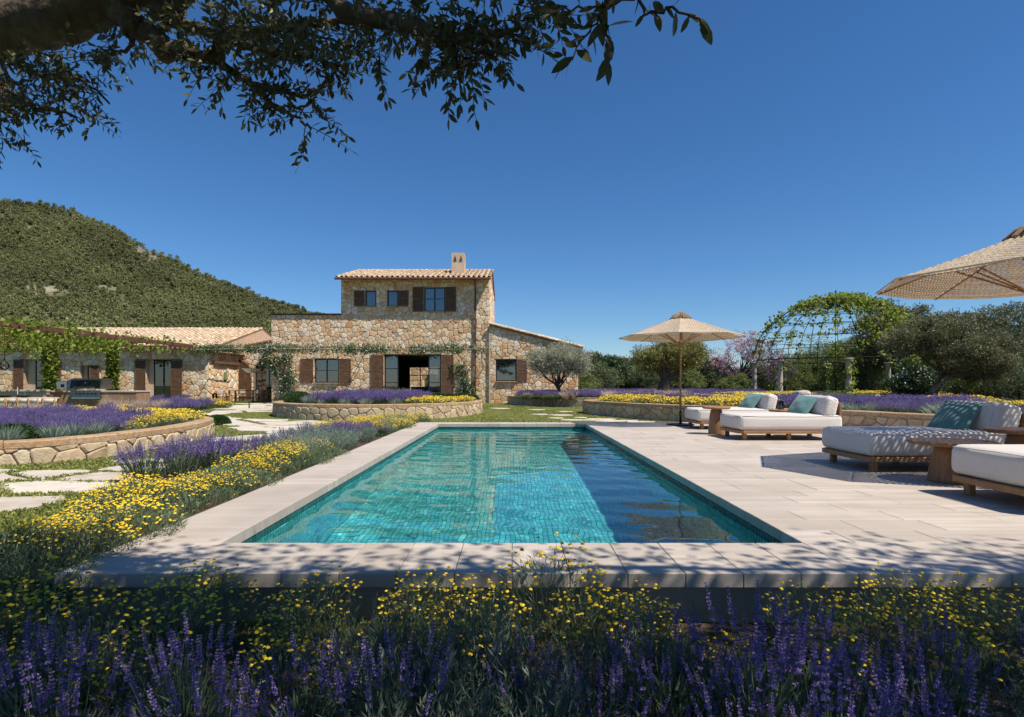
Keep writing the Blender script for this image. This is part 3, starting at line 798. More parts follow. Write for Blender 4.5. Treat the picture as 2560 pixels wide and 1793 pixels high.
# chimney with two pairs of triangular vents
ch=MB(); cx0,cx1=fx(1130,37.3),fx(1161.4,37.3); cy0,cy1=37.3,38.5; cz0,cz1=rz(37.3)-.3,fz(632,37.3)
zv0,zv1=cz1-.62,cz1-.14
ch.box(cx0,cx1,cy0,cy1,cz0,zv0); ch.box(cx0,cx1,cy0,cy1,zv1,cz1)
q=cx1-cx0
for (a,b) in ((0,.06),(.42,.56),(.92,1.0)): pass
def tri_face(y0,y1):
    xs=[cx0,cx0+.05,cx0+.05+q*.2,cx0+q*.46,cx0+q*.54,cx1-.05-q*.2,cx1-.05,cx1]
    P=lambda i,z:(xs[i],z)
    for poly in ([P(0,zv0),P(1,zv0),P(2,zv1),P(0,zv1)],[P(3,zv0),P(4,zv0),P(5,zv1),P(2,zv1)],[P(6,zv0),P(7,zv0),P(7,zv1),P(5,zv1)]):
        n=len(poly); vs=[(x,y0,z) for x,z in poly]+[(x,y1,z) for x,z in poly]
        ch.add(vs,[tuple(range(n)),tuple(range(2*n-1,n-1,-1))]+[(i,n+i,n+(i+1)%n,(i+1)%n) for i in range(n)])
tri_face(cy0,cy0+.09); tri_face(cy1-.09,cy1)
for yy in (cy0+.09,(cy0+cy1)/2-.05,cy1-.2): 
    for (a,b) in ((cx0,cx0+.09),(cx1-.09,cx1)): ch.box(a,b,yy,yy+.11,zv0,zv1)
ch.build('chimney',m_plaster,house)
# right wing: lean-to falling to the right, a hand's breadth proud of the tower
RY=HYF-.14
def front2(s,t,h): return (s,RY-h,t)
ZL,ZR=fz(811.7,RY)-.05,fz(866,RY)-.06; wx0,wx1=TX1+.06,RX1
sl2=(ZR-ZL)/(wx1-wx0)
gw=(fx(1240.5,RY),fx(1292,RY),fz(952.8,RY),fz(898.7,RY))
mb=MB(); zt=ZR-.02
wall_plane(mb,front2,wx0,wx1,GZ-.1,zt,[gw],.34)
mb.add([front2(wx0,zt,0),front2(wx1,zt,0),front2(wx0,ZL,0)],[(0,1,2)]); mb.add([front2(wx0,zt,-.34),front2(wx1,zt,-.34),front2(wx0,ZL,-.34)],[(2,1,0)])
mb.add([(wx1,RY,GZ-.1),(wx1,RY+7,GZ-.1),(wx1,RY+7,ZR),(wx1,RY,ZR)],[(0,1,2,3)])
mb.add([(wx0,RY,GZ-.1),(wx0,RY+.5,GZ-.1),(wx0,RY+.5,ZL),(wx0,RY,ZL)],[(3,2,1,0)])
mb.box(wx0,wx1,RY+6.7,RY+7,GZ-.1,ZR)
mb.build('wing_wall',m_mortar,house)
cr_=MB(); cr_.box(TX1-.01,wx0+.015,RY-.05,RY+.3,GZ-.1,ZL-.02); cr_.build('corner_trim',m_plaster,house)
pol=cells([(wx0,GZ-.1),(wx1,GZ-.1),(wx1,ZR-.03),(wx0,ZL-.03)],.262,rng,[rect(gw[0]-.02,gw[1]+.02,gw[2]-.02,gw[3]+.02)],ax=1.05)
pol.sort(key=lambda p:-area(p))
lay_stones(house,pol,front2,m_stone,.05,.009,rng,rest='wing_stone_facing',count=cnt)
pol=cells(rect(RY,RY+7,GZ,ZR-.05),.5,rng)
lay_stones(house,pol,lambda s,t,h:(wx1+h,s,t),m_stone,.05,.015,rng,rest='side_stone_facing',count=cnt)
o=MB(); vs=[(x,y,z) for q in (0,.07) for x,y,z in ((wx0,RY-.18,ZL+q),(wx1+.34,RY-.18,ZR+sl2*.34+q),(wx1+.34,RY+7.2,ZR+sl2*.34+q),(wx0,RY+7.2,ZL+q))]
o.add(vs,[(3,2,1,0),(4,5,6,7),(0,1,5,4),(1,2,6,5),(2,3,7,6),(3,0,4,7)])
wroof=o.build('wing_roof',m_terr,house)
aa=math.atan(-sl2); Lr=(wx1+.34-wx0)/math.cos(aa)
tiled_roof(wroof,(wx1+.34,RY-.15,ZR+sl2*.34+.08),(0,1,0),(-math.cos(aa),0,math.sin(aa)),7.0,Lr,tcnt,limit=300,seedkey=lambda u,v:u,xstep=.30)
window(house,*gw,RY+.10,1,(),curtain=False)
shutter(house,fx(1293.5,RY),fx(1318.5,RY),gw[2],gw[3],RY-.07,1)

# ---------------------------------------------------------------- courtyard wall with an arch, seen through the hall
cw=empty('courtyard_wall',(0,0,0),'sunlit stone courtyard wall with an arch, seen through the open hall of the house','wall')
CY=50.0; ax0,ax1=fx(1062,CY),fx(1102,CY); acx=(ax0+ax1)/2; ar=(ax1-ax0)/2; zs=1.15
mb=MB(); pts=[(ax1+ (0),GZ-.1),(ax1,zs)]+[(acx+ar*math.cos(PI*k/12),zs+ar*math.sin(PI*k/12)) for k in range(1,12)]+[(ax0,zs),(ax0,GZ-.1)]
zt=2.55
for d in (0,.4):
    mb.box(-16,ax0,CY,CY+.4,GZ-.1,zt) if d==0 else None
    mb.box(ax1,2,CY,CY+.4,GZ-.1,zt) if d==0 else None
arc=[(acx+ar*math.cos(PI*k/12),zs+ar*math.sin(PI*k/12)) for k in range(13)]
for (a,b),(c,d) in zip(arc,arc[1:]):
    mb.add([(a,CY,b),(a,CY,zt),(c,CY,zt),(c,CY,d),(a,CY+.4,b),(a,CY+.4,zt),(c,CY+.4,zt),(c,CY+.4,d)],[(0,1,2,3),(0,3,7,4),(7,6,5,4),(1,5,6,2)])
mb.build('wall',m_mortar,cw)
arch=[(ax0-.03,GZ-.2),(ax1+.03,GZ-.2)]+[(acx+(ar+.03)*math.cos(PI*k/8),zs+(ar+.03)*math.sin(PI*k/8)) for k in range(9)]
pol=cells(rect(-11,0,GZ-.1,zt),.42,rng,[arch])
lay_stones(cw,pol,lambda s,t,h:(s,CY-h,t),m_stone,.05,.02,rng)

# ---------------------------------------------------------------- left wing: long low house with a tiled roof
wing=empty('stone_wing',(-25,36.5,GZ),'long single-storey rubble stone wing with a pale tiled roof behind the outdoor kitchen','house')
for_w=wing.matrix_basis.inverted()
cntw=[0]; tcw=[0]
WY=36.5; WX0,WX1=-40.0,fx(520,WY); WBY=40.6           # facade, its right end, back wall of the dining porch
def fwx(px): return fx(px,WY)
def fwz(py): return fz(py,WY)
WZ=fwz(877)
d1=(fwx(63),fwx(126),GZ-.1,fwz(899)); sw=(fwx(203.5),fwx(228),fwz(951),fwz(914)); d2=(fwx(368),fwx(430),GZ+.02,fwz(898.7))
WLOC=(-wing.location[0],-wing.location[1],-wing.location[2])
def wbuild(mb,*a,**k):
    mb.v=[(x+WLOC[0],y+WLOC[1],z+WLOC[2]) for x,y,z in mb.v]; return mb.build(*a,**k)
wing.location=(0,0,0)
wl=MB(); frontw=lambda s,t,h:(s,WY-h,t)
wall_plane(wl,frontw,WX0,WX1,GZ-.1,WZ,[d1,sw,d2],.42)
wl.add([(WX1,WY,GZ-.1),(WX1,WBY+.4,GZ-.1),(WX1,WBY+.4,WZ+1.2),(WX1,WY,WZ)],[(0,1,2,3)])
wl.box(WX0,WX1-.01,43.4,43.7,GZ-.1,WZ+1.6)
wl.build('wall',m_mortar,wing)
hs_=[rect(h[0]-.02,h[1]+.02,h[2]-.02,h[3]+.02) for h in (d1,sw,d2)]
pol=cells(rect(fwx(-60),WX1,GZ-.1,WZ),.31,rng,hs_,ax=1.05)
pol.sort(key=lambda p:-area(p)*(1 if max(q[1] for q in p)>.8 else .4))
lay_stones(wing,pol,frontw,m_stone,.05,.010,rng,count=cntw)
pol=cells([(WY,GZ-.1),(WBY,GZ-.1),(WBY,WZ+1.0),(WY,WZ-.05)],.36,rng)
lay_stones(wing,pol,lambda s,t,h:(WX1+h,s,t),m_stone,.06,.02,rng,rest='side_stone_facing',count=cntw)
# windows and doors
def reveal_door(d,frame_from):
    return window(wing,frame_from,d[1],d[2]+.02,d[3],WY+.26,2 if d is d2 else 1,(.36,) if d is d2 else (.52,),sill=False)
reveal_door(d1,fwx(82)); reveal_door(d2,fwx(380)); window(wing,fwx(213),sw[1],sw[2],sw[3],WY+.26,1,(),sill=False,curtain=False)
lm=MB()                                                # smooth rendered reveals
for d,e in ((d1,fwx(82)),(d2,fwx(380)),(sw,fwx(213))): lm.box(d[0]+.002,e,WY+.235,WY+.30,d[2],d[3])
lm.build('reveal',m_plaster,wing)
for a,b,c,d,m in ((38,62.5,899,1003,2),(139,156,899,1003,2),(228.5,251,914,951,1),(341.5,367,899,1003,3),(430.5,458,899,1003,3)):
    shutter(wing,fwx(a),fwx(b),fwz(d),fwz(c),WY-.07,m)
st=MB(); st.box(fwx(365),fwx(432),WY-.75,WY-.08,GZ-.06,GZ+.03); st.build('door_step',m_slab,wing)
# roof
ey=36.0; ry=43.4; ez=fz(871.4,36.0)+.02; rzz=fz(822,43.4)
slw=math.atan2(rzz-ez,ry-ey); rxr=fx(530,36.0)
o=MB(); vs=[(x,y,z) for q in (-.07,0) for x,y,z in ((WX0,ey,ez+q),(rxr,ey,ez+q),(rxr,ry,rzz+q),(WX0,ry,rzz+q))]
o.add(vs,[(3,2,1,0),(4,5,6,7),(0,1,5,4),(1,2,6,5),(2,3,7,6),(3,0,4,7)])
vs=[(x,y,z) for q in (-.07,0) for x,y,z in ((WX0,ry,rzz+q),(rxr,ry,rzz+q),(rxr,ry+7,ez+q),(WX0,ry+7,ez+q))]
o.add(vs,[(3,2,1,0),(4,5,6,7),(1,2,6,5)])
wr=o.build('roof',m_terr,wing)
tiled_roof(wr,(rxr-13.2,ey,ez),(1,0,0),(0,math.cos(slw),math.sin(slw)),13.1,(ry-ey)/math.cos(slw),tcw,limit=300,seedkey=lambda u,v:(v-.55)**2+(u-.75)**2,xstep=.30)
tiled_roof(wr,(WX0+.1,ey,ez),(1,0,0),(0,math.cos(slw),math.sin(slw)),rxr-13.4-WX0,(ry-ey)/math.cos(slw),tcw,limit=300,xstep=.30)
ev=MB()
k=WX0
while k<rxr-.1: ev.tube([(k,WY-.34,ez-.10),(k,WY+.05,ez-.10)],.075,8,0,rng.random()); k+=.24
ev.build('eave_tile',m_tile,wr,kind='stuff')
# gable of the wing and the sloping wall that links it to the main house
ga=MB(); gxx=rxr-.02
ga.add([(gxx,36.3,ez-.2),(gxx,WBY,ez-.2),(gxx,WBY,GZ),(gxx,ry,GZ),(gxx,ry,rzz-.05),(gxx,36.3,ez-.05)],[(0,1,2,3,4,5)]); ga.box(WX1,gxx-.002,36.6,WBY,ez-.2,ez-.12)
ga.add([(gxx,ry,GZ),(gxx,ry+7,GZ),(gxx,ry+7,ez-.05),(gxx,ry,rzz-.05)],[(0,1,2,3)]); ga.build('gable',m_plaster,wing)
lk=MB(); lx0,lx1=WX1-.02,LX0+.02; la,lb=fz(869,WBY),fz(838,WBY)
adx0,adx1=fx(636,WBY),fx(706,WBY); acx=(adx0+adx1)/2; ar=(adx1-adx0)/2; azs=fz(897,WBY)-ar
arc=[(acx+ar*math.cos(PI*k/14),azs+ar*math.sin(PI*k/14)) for k in range(15)]
def ztop(x): return la+(lb-la)*(x-lx0)/(lx1-lx0)
lk.add([(lx0,WBY,GZ-.1),(adx0,WBY,GZ-.1),(adx0,WBY,ztop(adx0)),(lx0,WBY,ztop(lx0))],[(0,1,2,3)])
lk.add([(adx1,WBY,GZ-.1),(lx1,WBY,GZ-.1),(lx1,WBY,ztop(lx1)),(adx1,WBY,ztop(adx1))],[(0,1,2,3)])
for (a,b),(c,d) in zip(arc,arc[1:]):
    lk.add([(a,WBY,b),(a,WBY,ztop(a)),(c,WBY,ztop(c)),(c,WBY,d),(a,WBY+.3,b),(c,WBY+.3,d)],[(0,1,2,3),(0,3,5,4)])
lk.add([(adx0,WBY,GZ-.1),(adx0,WBY+.3,GZ-.1),(adx0,WBY+.3,azs),(adx0,WBY,azs)],[(0,1,2,3)])
lk.build('porch_wall',m_mortar,wing)
archp=[(adx0-.03,GZ-.2),(adx1+.03,GZ-.2)]+[(acx+(ar+.03)*math.cos(PI*k/8),azs+(ar+.03)*math.sin(PI*k/8)) for k in range(9)]
pol=cells([(lx0,GZ-.1),(lx1,GZ-.1),(lx1,ztop(lx1)-.05),(lx0,ztop(lx0)-.05)],.34,rng,[archp])
lay_stones(wing,pol,lambda s,t,h:(s,WBY-h,t),m_stone,.06,.02,rng,rest='porch_stone_facing',count=cntw)
lc=MB(); lc.add([(x,y,z+q) for q in (0,.09) for x,y,z in ((lx0,WBY-.12,ztop(lx0)),(lx1,WBY-.12,ztop(lx1)),(lx1,WBY+4.5,ztop(lx1)),(lx0,WBY+4.5,ztop(lx0)))],[(3,2,1,0),(4,5,6,7),(0,1,5,4),(3,0,4,7)])
lc.build('porch_roof',m_terr,wing)
ad=MB(); yd=WBY+.2
ad.box(adx0,adx0+.07,yd,yd+.06,GZ,azs); ad.box(acx-.04,acx+.04,yd,yd+.06,GZ,azs+ar-.05); ad.box(adx0,adx1,yd+.002,yd+.05,.9,.95); ad.box(adx0,adx1,yd+.001,yd+.055,azs-.03,azs+.03)
for (a,b),(c,d) in zip(arc,arc[1:]):
    k=.94; A=(acx+(a-acx)*k,azs+(b-azs)*k); Cc=(acx+(c-acx)*k,azs+(d-azs)*k)
    ad.add([(a,yd,b),(c,yd,d),(Cc[0],yd,Cc[1]),(A[0],yd,A[1])],[(0,1,2,3)])
ado=ad.build('arched_door',m_frame,wing)
p=MB(); p.add([(adx0,yd+.03,GZ),(adx1,yd+.03,GZ),(adx1,yd+.03,azs)]+[(a,yd+.03,b) for a,b in arc[1:-1]]+[(adx0,yd+.03,azs)],[tuple(range(3+len(arc)-1))]); p.build('pane',m_pane,ado)
p=MB(); p.box(adx0-.5,adx1+.5,yd+2,yd+2.1,GZ,azs+ar+.3); p.box(adx0-.5,adx1+.5,yd+.2,yd+2,GZ-.06,GZ-.02); p.build('room',m_room,ado)
# open arched shutter leaf beside the arched door
sx0,sx1=fx(598,WBY),fx(631,WBY); o=MB(); y0,y1=WBY-.12,WBY-.07; wS=sx1-sx0
o.box(sx0,sx0+.06,y0,y1,GZ+.02,azs); o.box(sx1-.06,sx1,y0,y1,GZ+.02,azs-.3)
o.box(sx0+.06,sx1-.06,y0+.003,y1-.003,GZ+.02,GZ+.1); o.box(sx0+.06,sx1-.06,y0+.003,y1-.003,1.0,1.07)
qa=[(sx0+wS*math.cos(PI/2*k/8),azs-.05+(ar*.95)*math.sin(PI/2*k/8)) for k in range(9)]
for (a,b),(c,d) in zip(qa,qa[1:]):
    k=.9; o.add([(a,y0,b),(c,y0,d),(sx0+(c-sx0)*k,y0,azs-.05+(d-azs+.05)*k),(sx0+(a-sx0)*k,y0,azs-.05+(b-azs+.05)*k)],[(0,1,2,3)])
sho=o.build('arched_shutter',m_wood,wing)
lv=MB(); z=GZ+.12
while z<azs+ar*.85:
    wx=wS if z<azs-.05 else wS*math.sqrt(max(.01,1-((z-azs+.05)/(ar*.95))**2))
    lv.add([(sx0+.06,y0+.01,z),(sx0+wx-.05,y0+.01,z),(sx0+wx-.05,y1,z+.05),(sx0+.06,y1,z+.05)],[(0,1,2,3)]); z+=.06
lv.build('louvre',m_wood,sho,kind='stuff')
# ---------------------------------------------------------------- planters and garden walls
rng=random.Random(41)
def smooth_path(pts, step=.12, closed=False):
    P=[Vector((*p,0)) for p in pts]; n=len(P); out=[]
    for i in range(n if closed else n-1):
        p0=P[(i-1)%n] if closed or i>0 else P[0]; p1=P[i]; p2=P[(i+1)%n]; p3=P[(i+2)%n] if closed or i+2<n else P[-1]
        m=max(2,int((p2-p1).length/step))
        for k in range(m):
            t=k/m; out.append(.5*((2*p1)+(p2-p0)*t+(2*p0-5*p1+4*p2-p3)*t*t+(3*p1-p0-3*p2+p3)*t**3))
    out.append(P[0].copy() if closed else P[-1].copy()); return out
class Curve:
    def __init__(s,pts,closed=False):
        s.p=smooth_path(pts,closed=closed); s.d=[0]
        for a,b in zip(s.p,s.p[1:]): s.d.append(s.d[-1]+(b-a).length)
        s.L=s.d[-1]
    def at(s,x):
        import bisect
        i=min(max(bisect.bisect(s.d,x)-1,0),len(s.p)-2); a,b=s.p[i],s.p[i+1]; t=(x-s.d[i])/max(1e-6,s.d[i+1]-s.d[i])
        c=a+(b-a)*t; i0=max(0,i-1); i1=min(len(s.p)-1,i+2); d=(s.p[i1]-s.p[i0]).normalized(); return c,Vector((d.y,-d.x,0))   # outward = right of travel
def garden_wall(name,label,cat,pts,ztop,closed=False,s_from=0,s_to=None,size=.27,caplen=.66,thick=.3,capw=.10,zb=None,group=None,mat=None):
    c=Curve(pts,closed); th=empty(name,(0,0,0),label,cat,group); s_to=s_to or c.L
    def f(s,t,h):
        p,n=c.at(s); q=p+n*h; return (q.x,q.y,t)
    z0=(zb if zb is not None else GZ)-.12; zt=ztop-capw
    mb=MB(); m=max(2,int(c.L/.15)); vs=[]
    for k in range(m+1):
        s=c.L*k/m; vs+=[f(s,z0,0),f(s,zt,0),f(s,zt,-thick+.03),f(s,z0,-thick+.03)]
    fs=[]
    for k in range(m): a=4*k; b=a+4; fs+=[(a,b,b+1,a+1),(a+1,b+1,b+2,a+2),(a+2,b+2,b+3,a+3)]
    fs+=[(0,1,2,3),(4*m+3,4*m+2,4*m+1,4*m)]
    mb.add(vs,fs); mb.build('wall_core',m_pmortar,th)
    pol=cells(rect(s_from,s_to,z0+.05,zt-.005),size,rng,ax=1.15)
    lay_stones(th,pol,f,mat or m_pstone,.04,.010,rng,key=lambda p:(min(q[0] for q in p)-c.L/2)**2 if not closed else 0)
    n=max(1,round(c.L/caplen)); 
    for k in range(n):
        a=c.L*k/n+.004; b=c.L*(k+1)/n-.004; mb=MB(); vs=[]; q=5; o=rng.uniform(.02,.035); dz=rng.uniform(-.006,.006)
        for i in range(q):
            s=a+(b-a)*i/(q-1); e=.012 if i in (0,q-1) else 0
            vs+=[f(s,zt,o-e),f(s,ztop+dz-.018,o-e),f(s,ztop+dz,o-.02-e),f(s,ztop+dz,-thick+.02),f(s,ztop+dz-.018,-thick),f(s,zt,-thick)]
        fs=[]
        for i in range(q-1):
            for r in range(6): A=6*i+r; B=6*i+(r+1)%6; fs.append((A,A+6,B+6,B))
        fs+=[tuple(range(6)),tuple(range(6*q-1,6*q-7,-1))]
        mb.add(vs,fs,0,rng.random()); mb.build('cap_stone',m_cap,th)
    return th,c
# round planter in front of the house
OC,OA,OB=(-5.17,23.2),3.95,4.5
oval=[(OC[0]+OA*math.cos(q),OC[1]+OB*math.sin(q)) for q in [2*PI*k/28 for k in range(28)]]
garden_wall('round_planter','round raised stone planter with lavender and yellow flowers in front of the house','planter',oval,.39,True,s_from=0,size=.30)
soil('planter_soil',[(OC[0]+(OA-.28)*math.cos(2*PI*k/28),OC[1]+(OB-.28)*math.sin(2*PI*k/28)) for k in range(28)],.27)
# curved planter wall on the left
LPT=[(-13.5,5.2),(-9.5,6.75),(-7.2,8.06),(-6.62,8.87),(-6.42,9.79),(-6.46,11.43),(-6.9,13.3),(-7.72,14.6),(-9.2,15.7),(-12,16.4)]
garden_wall('curved_planter_wall','low curved stone planter wall with rough cap blocks at the left of the flagstone path','wall',LPT,.24,size=.215,caplen=.78)
soil('left_bed_soil',[(-13.5,5.5),(-9.6,7.0),(-7.4,8.3),(-6.75,9.8),(-6.8,11.4),(-7.2,13.2),(-8,14.4),(-9.3,15.4),(-12,16.1)],.13)
# walls of the right-hand garden
AWT=[(-.25,35.0),(.1,33.0),(1.3,31.0),(3.2,29.5),(6.5,28.6)]
garden_wall('far_garden_wall','low stone garden wall in shade under the grey olive tree beside the house','wall',AWT,.36,size=.30)
BWT=[(3.6,24.4),(2.86,23.2),(3.15,21.6),(4.2,19.2),(5.3,17.6),(6.9,15.6),(8.0,14.06),(8.9,11.9),(10.2,9.0),(12.5,5.5),(15,3)]
garden_wall('long_garden_wall','long curved stone garden wall behind the daybeds and the far parasol','wall',BWT,.41,size=.30,caplen=.72)
garden_wall('short_garden_wall','short pale stone wall end standing in the yellow flowers behind the far parasol','wall',[(5.2,28.5),(7.5,27.4),(9.9,27.2),(10.2,27.5)],.47,size=.28,zb=.2)
soil('right_bed_soil',[(3.8,24.2),(3.2,23.0),(3.5,21.6),(4.5,19.4),(5.6,17.8),(7.2,15.8),(8.3,14.2),(9.2,12),(10.5,9.2),(12.8,5.8),(60,5.8),(60,70),(4,70),(4,31),(7,29)],.29)
soil('grey_olive_bed_soil',[(-.1,35.2),(.4,33.1),(1.5,31.3),(3.3,29.8),(7.0,28.9),(12,29),(12,60),(4.4,60),(4.4,35)],.27)
ROCKM=M('pale rock',(.50,.42,.35),.9,var=.25,vs=6,bump=.8,bs=20)
def rock(name,loc,s,label,cat='rock',seed=1,group=None,flat=.0,mat=None):
    R=random.Random(seed); bpy_bm=__import__('bmesh'); bm=bpy_bm.new(); bpy_bm.ops.create_icosphere(bm,subdivisions=3,radius=1)
    ph=[R.uniform(0,6) for _ in range(6)]
    for v in bm.verts:
        p=v.co.normalized(); k=1+.10*math.sin(3*p.x+ph[0])+.08*math.sin(4*p.y+ph[1])*math.cos(3*p.z+ph[2])+.04*math.sin(9*p.x+ph[3])*math.sin(8*p.z+ph[4])
        q=Vector((math.copysign(abs(p.x)**(1-flat),p.x),math.copysign(abs(p.y)**(1-flat),p.y),math.copysign(abs(p.z)**(1-flat),p.z)))
        v.co=Vector((q.x*s[0],q.y*s[1],q.z*s[2]))*k
    me=bpy.data.meshes.new(name); bm.to_mesh(me); bm.free(); me.materials.append(mat or ROCKM); me.polygons.foreach_set('use_smooth',[True]*len(me.polygons))
    return tag(link(name,me,None,loc),label,cat,group)
br=rock('boulder_stool',(fx(2005,22),22,.53),(.33,.24,.25),'pale squared boulder with a dark hollow standing in the lavender by the pavilion','boulder',3,flat=.55)
mb=MB(); mb.lathe([(.0,.0),(.05,.004),(.085,.02),(.10,.03)],n=10); hole=mb.build('hollow',M('dark hollow',(.04,.03,.025),1,var=0),br,(.06,-.255,.0),(PI/2,0,0),smooth=True)
rock('round_stone',(fx(2196,20),20,.42),(.16,.13,.09),'lower, flatter one of two tan stones piled in the lavender','stone',5,mat=m_pstone,flat=.2)
rock('round_stone',(fx(2195,20),20.02,.585),(.13,.12,.09),'upper, rounder one of two tan stones piled in the lavender','stone',8,mat=m_pstone)

# ---------------------------------------------------------------- flagstone paths in the lawn
path=tag(link('path',None),kind='structure')
PCL=[(-9.8,5.4),(-6.3,6.7),(-5.6,9.0),(-5.3,11),(-5.9,14.5),(-6.9,17.8),(-9.4,21.6),(-11.5,26.5),(-12.8,31),(-14.5,35)]
PW=[1.3,1.75,1.3,1.25,1.7,2.3,2.1,1.9,1.8,2.2]
pc=smooth_path(PCL,.25)
def path_d(x,y):
    best=9
    for i,p in enumerate(pc):
        d=math.hypot(p.x-x,p.y-y); t=i/len(pc)*(len(PW)-1); k=int(t); w=PW[k]+(PW[min(k+1,len(PW)-1)]-PW[k])*(t-k); best=min(best,d/w)
    return best
def in_left_bed(x,y,m=0):
    if x>-6.3+m: return False
    for (a,b),(c,d) in zip(LPT,LPT[1:]): pass
    n=len(LPT); ins=False; P=LPT+[(-16,16.4),(-16,5.2)]
    j=len(P)-1
    for i in range(len(P)):
        if (P[i][1]>y)!=(P[j][1]>y) and x<(P[j][0]-P[i][0])*(y-P[i][1])/(P[j][1]-P[i][1])+P[i][0]: ins=not ins
        j=i
    return ins
def in_oval(x,y,k=1.02): return ((x-OC[0])/OA)**2+((y-OC[1])/OB)**2<k*k
def bed_edge(y): return -4.45+.18*math.sin(y*1.9)+(max(0,y-11)*.22)
pol=[]
pol+=[p for p in cells(rect(-14,-4.3,4.6,16),.66,rng,ax=1.65,jit=.62)]
pol+=[p for p in cells(rect(-17,-4.0,16,35),1.15,rng,ax=1.4,jit=.6)]
flags=[]
for p in pol:
    cx=sum(q[0] for q in p)/len(p); cy=sum(q[1] for q in p)/len(p)
    if path_d(cx,cy)>1 or in_oval(cx,cy,1.13) or in_left_bed(cx+.25,cy) or cx>bed_edge(cy)-.25: continue
    if any(in_oval(*q,1.05) or in_left_bed(q[0]+.12,q[1]) for q in p): continue
    if rng.random()<.07: continue
    k=rng.uniform(.85,.94) if cy<16 else rng.uniform(.78,.88)
    flags.append([(cx+(x-cx)*k,cy+(y-cy)*k) for x,y in p])
for (px,py,w) in ((1392,1046,.5),(1430,1051,.7),(1470,1050,.5),(1505,1047,.9),(1352,1035,.6),(1402,1037,.8),(1415,1030,.6),(1525,1052,.8),(1568,1051,.7),(1600,1054,.8),(1250,1021,.9),(1344,1025,.8),(1450,1043,.4)):
    d=FOC*(EYE-GZ)/(py-HOR); x=fx(px,d); n=7; a=rng.random()
    flags.append([(x+w*.62*math.cos(a+2*PI*k/n)*rng.uniform(.75,1.1),d+w*.42*math.sin(a+2*PI*k/n)*rng.uniform(.75,1.1)) for k in range(n)])
flags.sort(key=lambda p:p[0][1])
rest=MB()
for i,p in enumerate(flags):
    # rough outline: split the edges and jitter
    q=[]
    for a,b in zip(p,p[1:]+p[:1]):
        q.append(a); l=math.hypot(b[0]-a[0],b[1]-a[1])
        if l>.25: q.append(((a[0]+b[0])/2+rng.uniform(-.025,.025),(a[1]+b[1])/2+rng.uniform(-.025,.025)))
    cy=sum(v[1] for v in p)/len(p); cx=sum(v[0] for v in p)/len(p); z=gz(cx,cy)+(.022 if cy<10 else .030)+rng.uniform(-.004,.004)
    if i<300: mb=MB(); mb.prism(q,z-.09,z,0,rng.random(),.012); mb.build('flagstone',m_flag,path)
    else: rest.prism(q,z-.09,z,0,rng.random(),.012)
if rest.f: rest.build('flagstone_field',m_flag,path,kind='stuff')

# ---------------------------------------------------------------- daybeds
def rbox(hx,hy,hz,r,bulge=(0,0,0),nm=7,ne=4,wob=0,seed=0,pleat=0):
    """soft rounded box, centred; returns MB with smooth quads"""
    def ax(h):
        s=[-h+r*(1-math.cos(PI/2*k/ne)) for k in range(ne)]; m=[-h+r+(2*h-2*r)*k/nm for k in range(nm+1)]; return s+m+[-v for v in reversed(s)]
    A=[ax(hx),ax(hy),ax(hz)]; H=(hx,hy,hz); mb=MB(); R=random.Random(seed); ph=[R.uniform(0,6) for _ in range(6)]
    for a in range(3):
        u,v=(a+1)%3,(a+2)%3
        for sgn in (-1,1):
            vs=[];U,Vv=A[u],A[v]
            for q in Vv:
                for p in U:
                    c=[0,0,0]; c[a]=sgn*H[a]; c[u]=p; c[v]=q
                    inn=Vector([max(-H[k]+r,min(H[k]-r,c[k])) for k in range(3)]); d=Vector(c)-inn
                    P=inn+(d.normalized()*r if d.length>1e-9 else d)
                    f=[1-(P[k]/H[k])**2 for k in range(3)]
                    for k in range(3):
                        o=[f[j] for j in range(3) if j!=k]; P[k]+=math.copysign(1,P[k])*bulge[k]*max(0,o[0])*max(0,o[1])*(abs(P[k])/H[k])**2
                    if wob: P+=Vector((math.sin(P.y*9+ph[0]+P.z*7),math.sin(P.x*8+ph[1]+P.z*6),math.sin(P.x*7+P.y*6+ph[2])))*wob
                    if pleat and P.y<-hy+r*.9: P.y+=pleat*math.sin(P.z*95+2*math.sin(P.x*30)); 
                    vs.append(P)
            n=len(U); fs=[]
            for j in range(len(Vv)-1):
                for i in range(n-1):
                    q=(j*n+i,j*n+i+1,(j+1)*n+i+1,(j+1)*n+i); fs.append(q if sgn>0 else q[::-1])
            mb.add(vs,fs)
    return mb
DB_MATT=rbox(.955,.545,.142,.075,(.012,.012,.022),9,5,.003,1).mesh('mattress',m_fabric,True)
DB_BACK=rbox(.125,.53,.195,.07,(.02,.01,.02),9,5,.003,2,pleat=.0075).mesh('backrest',m_fabric,True)
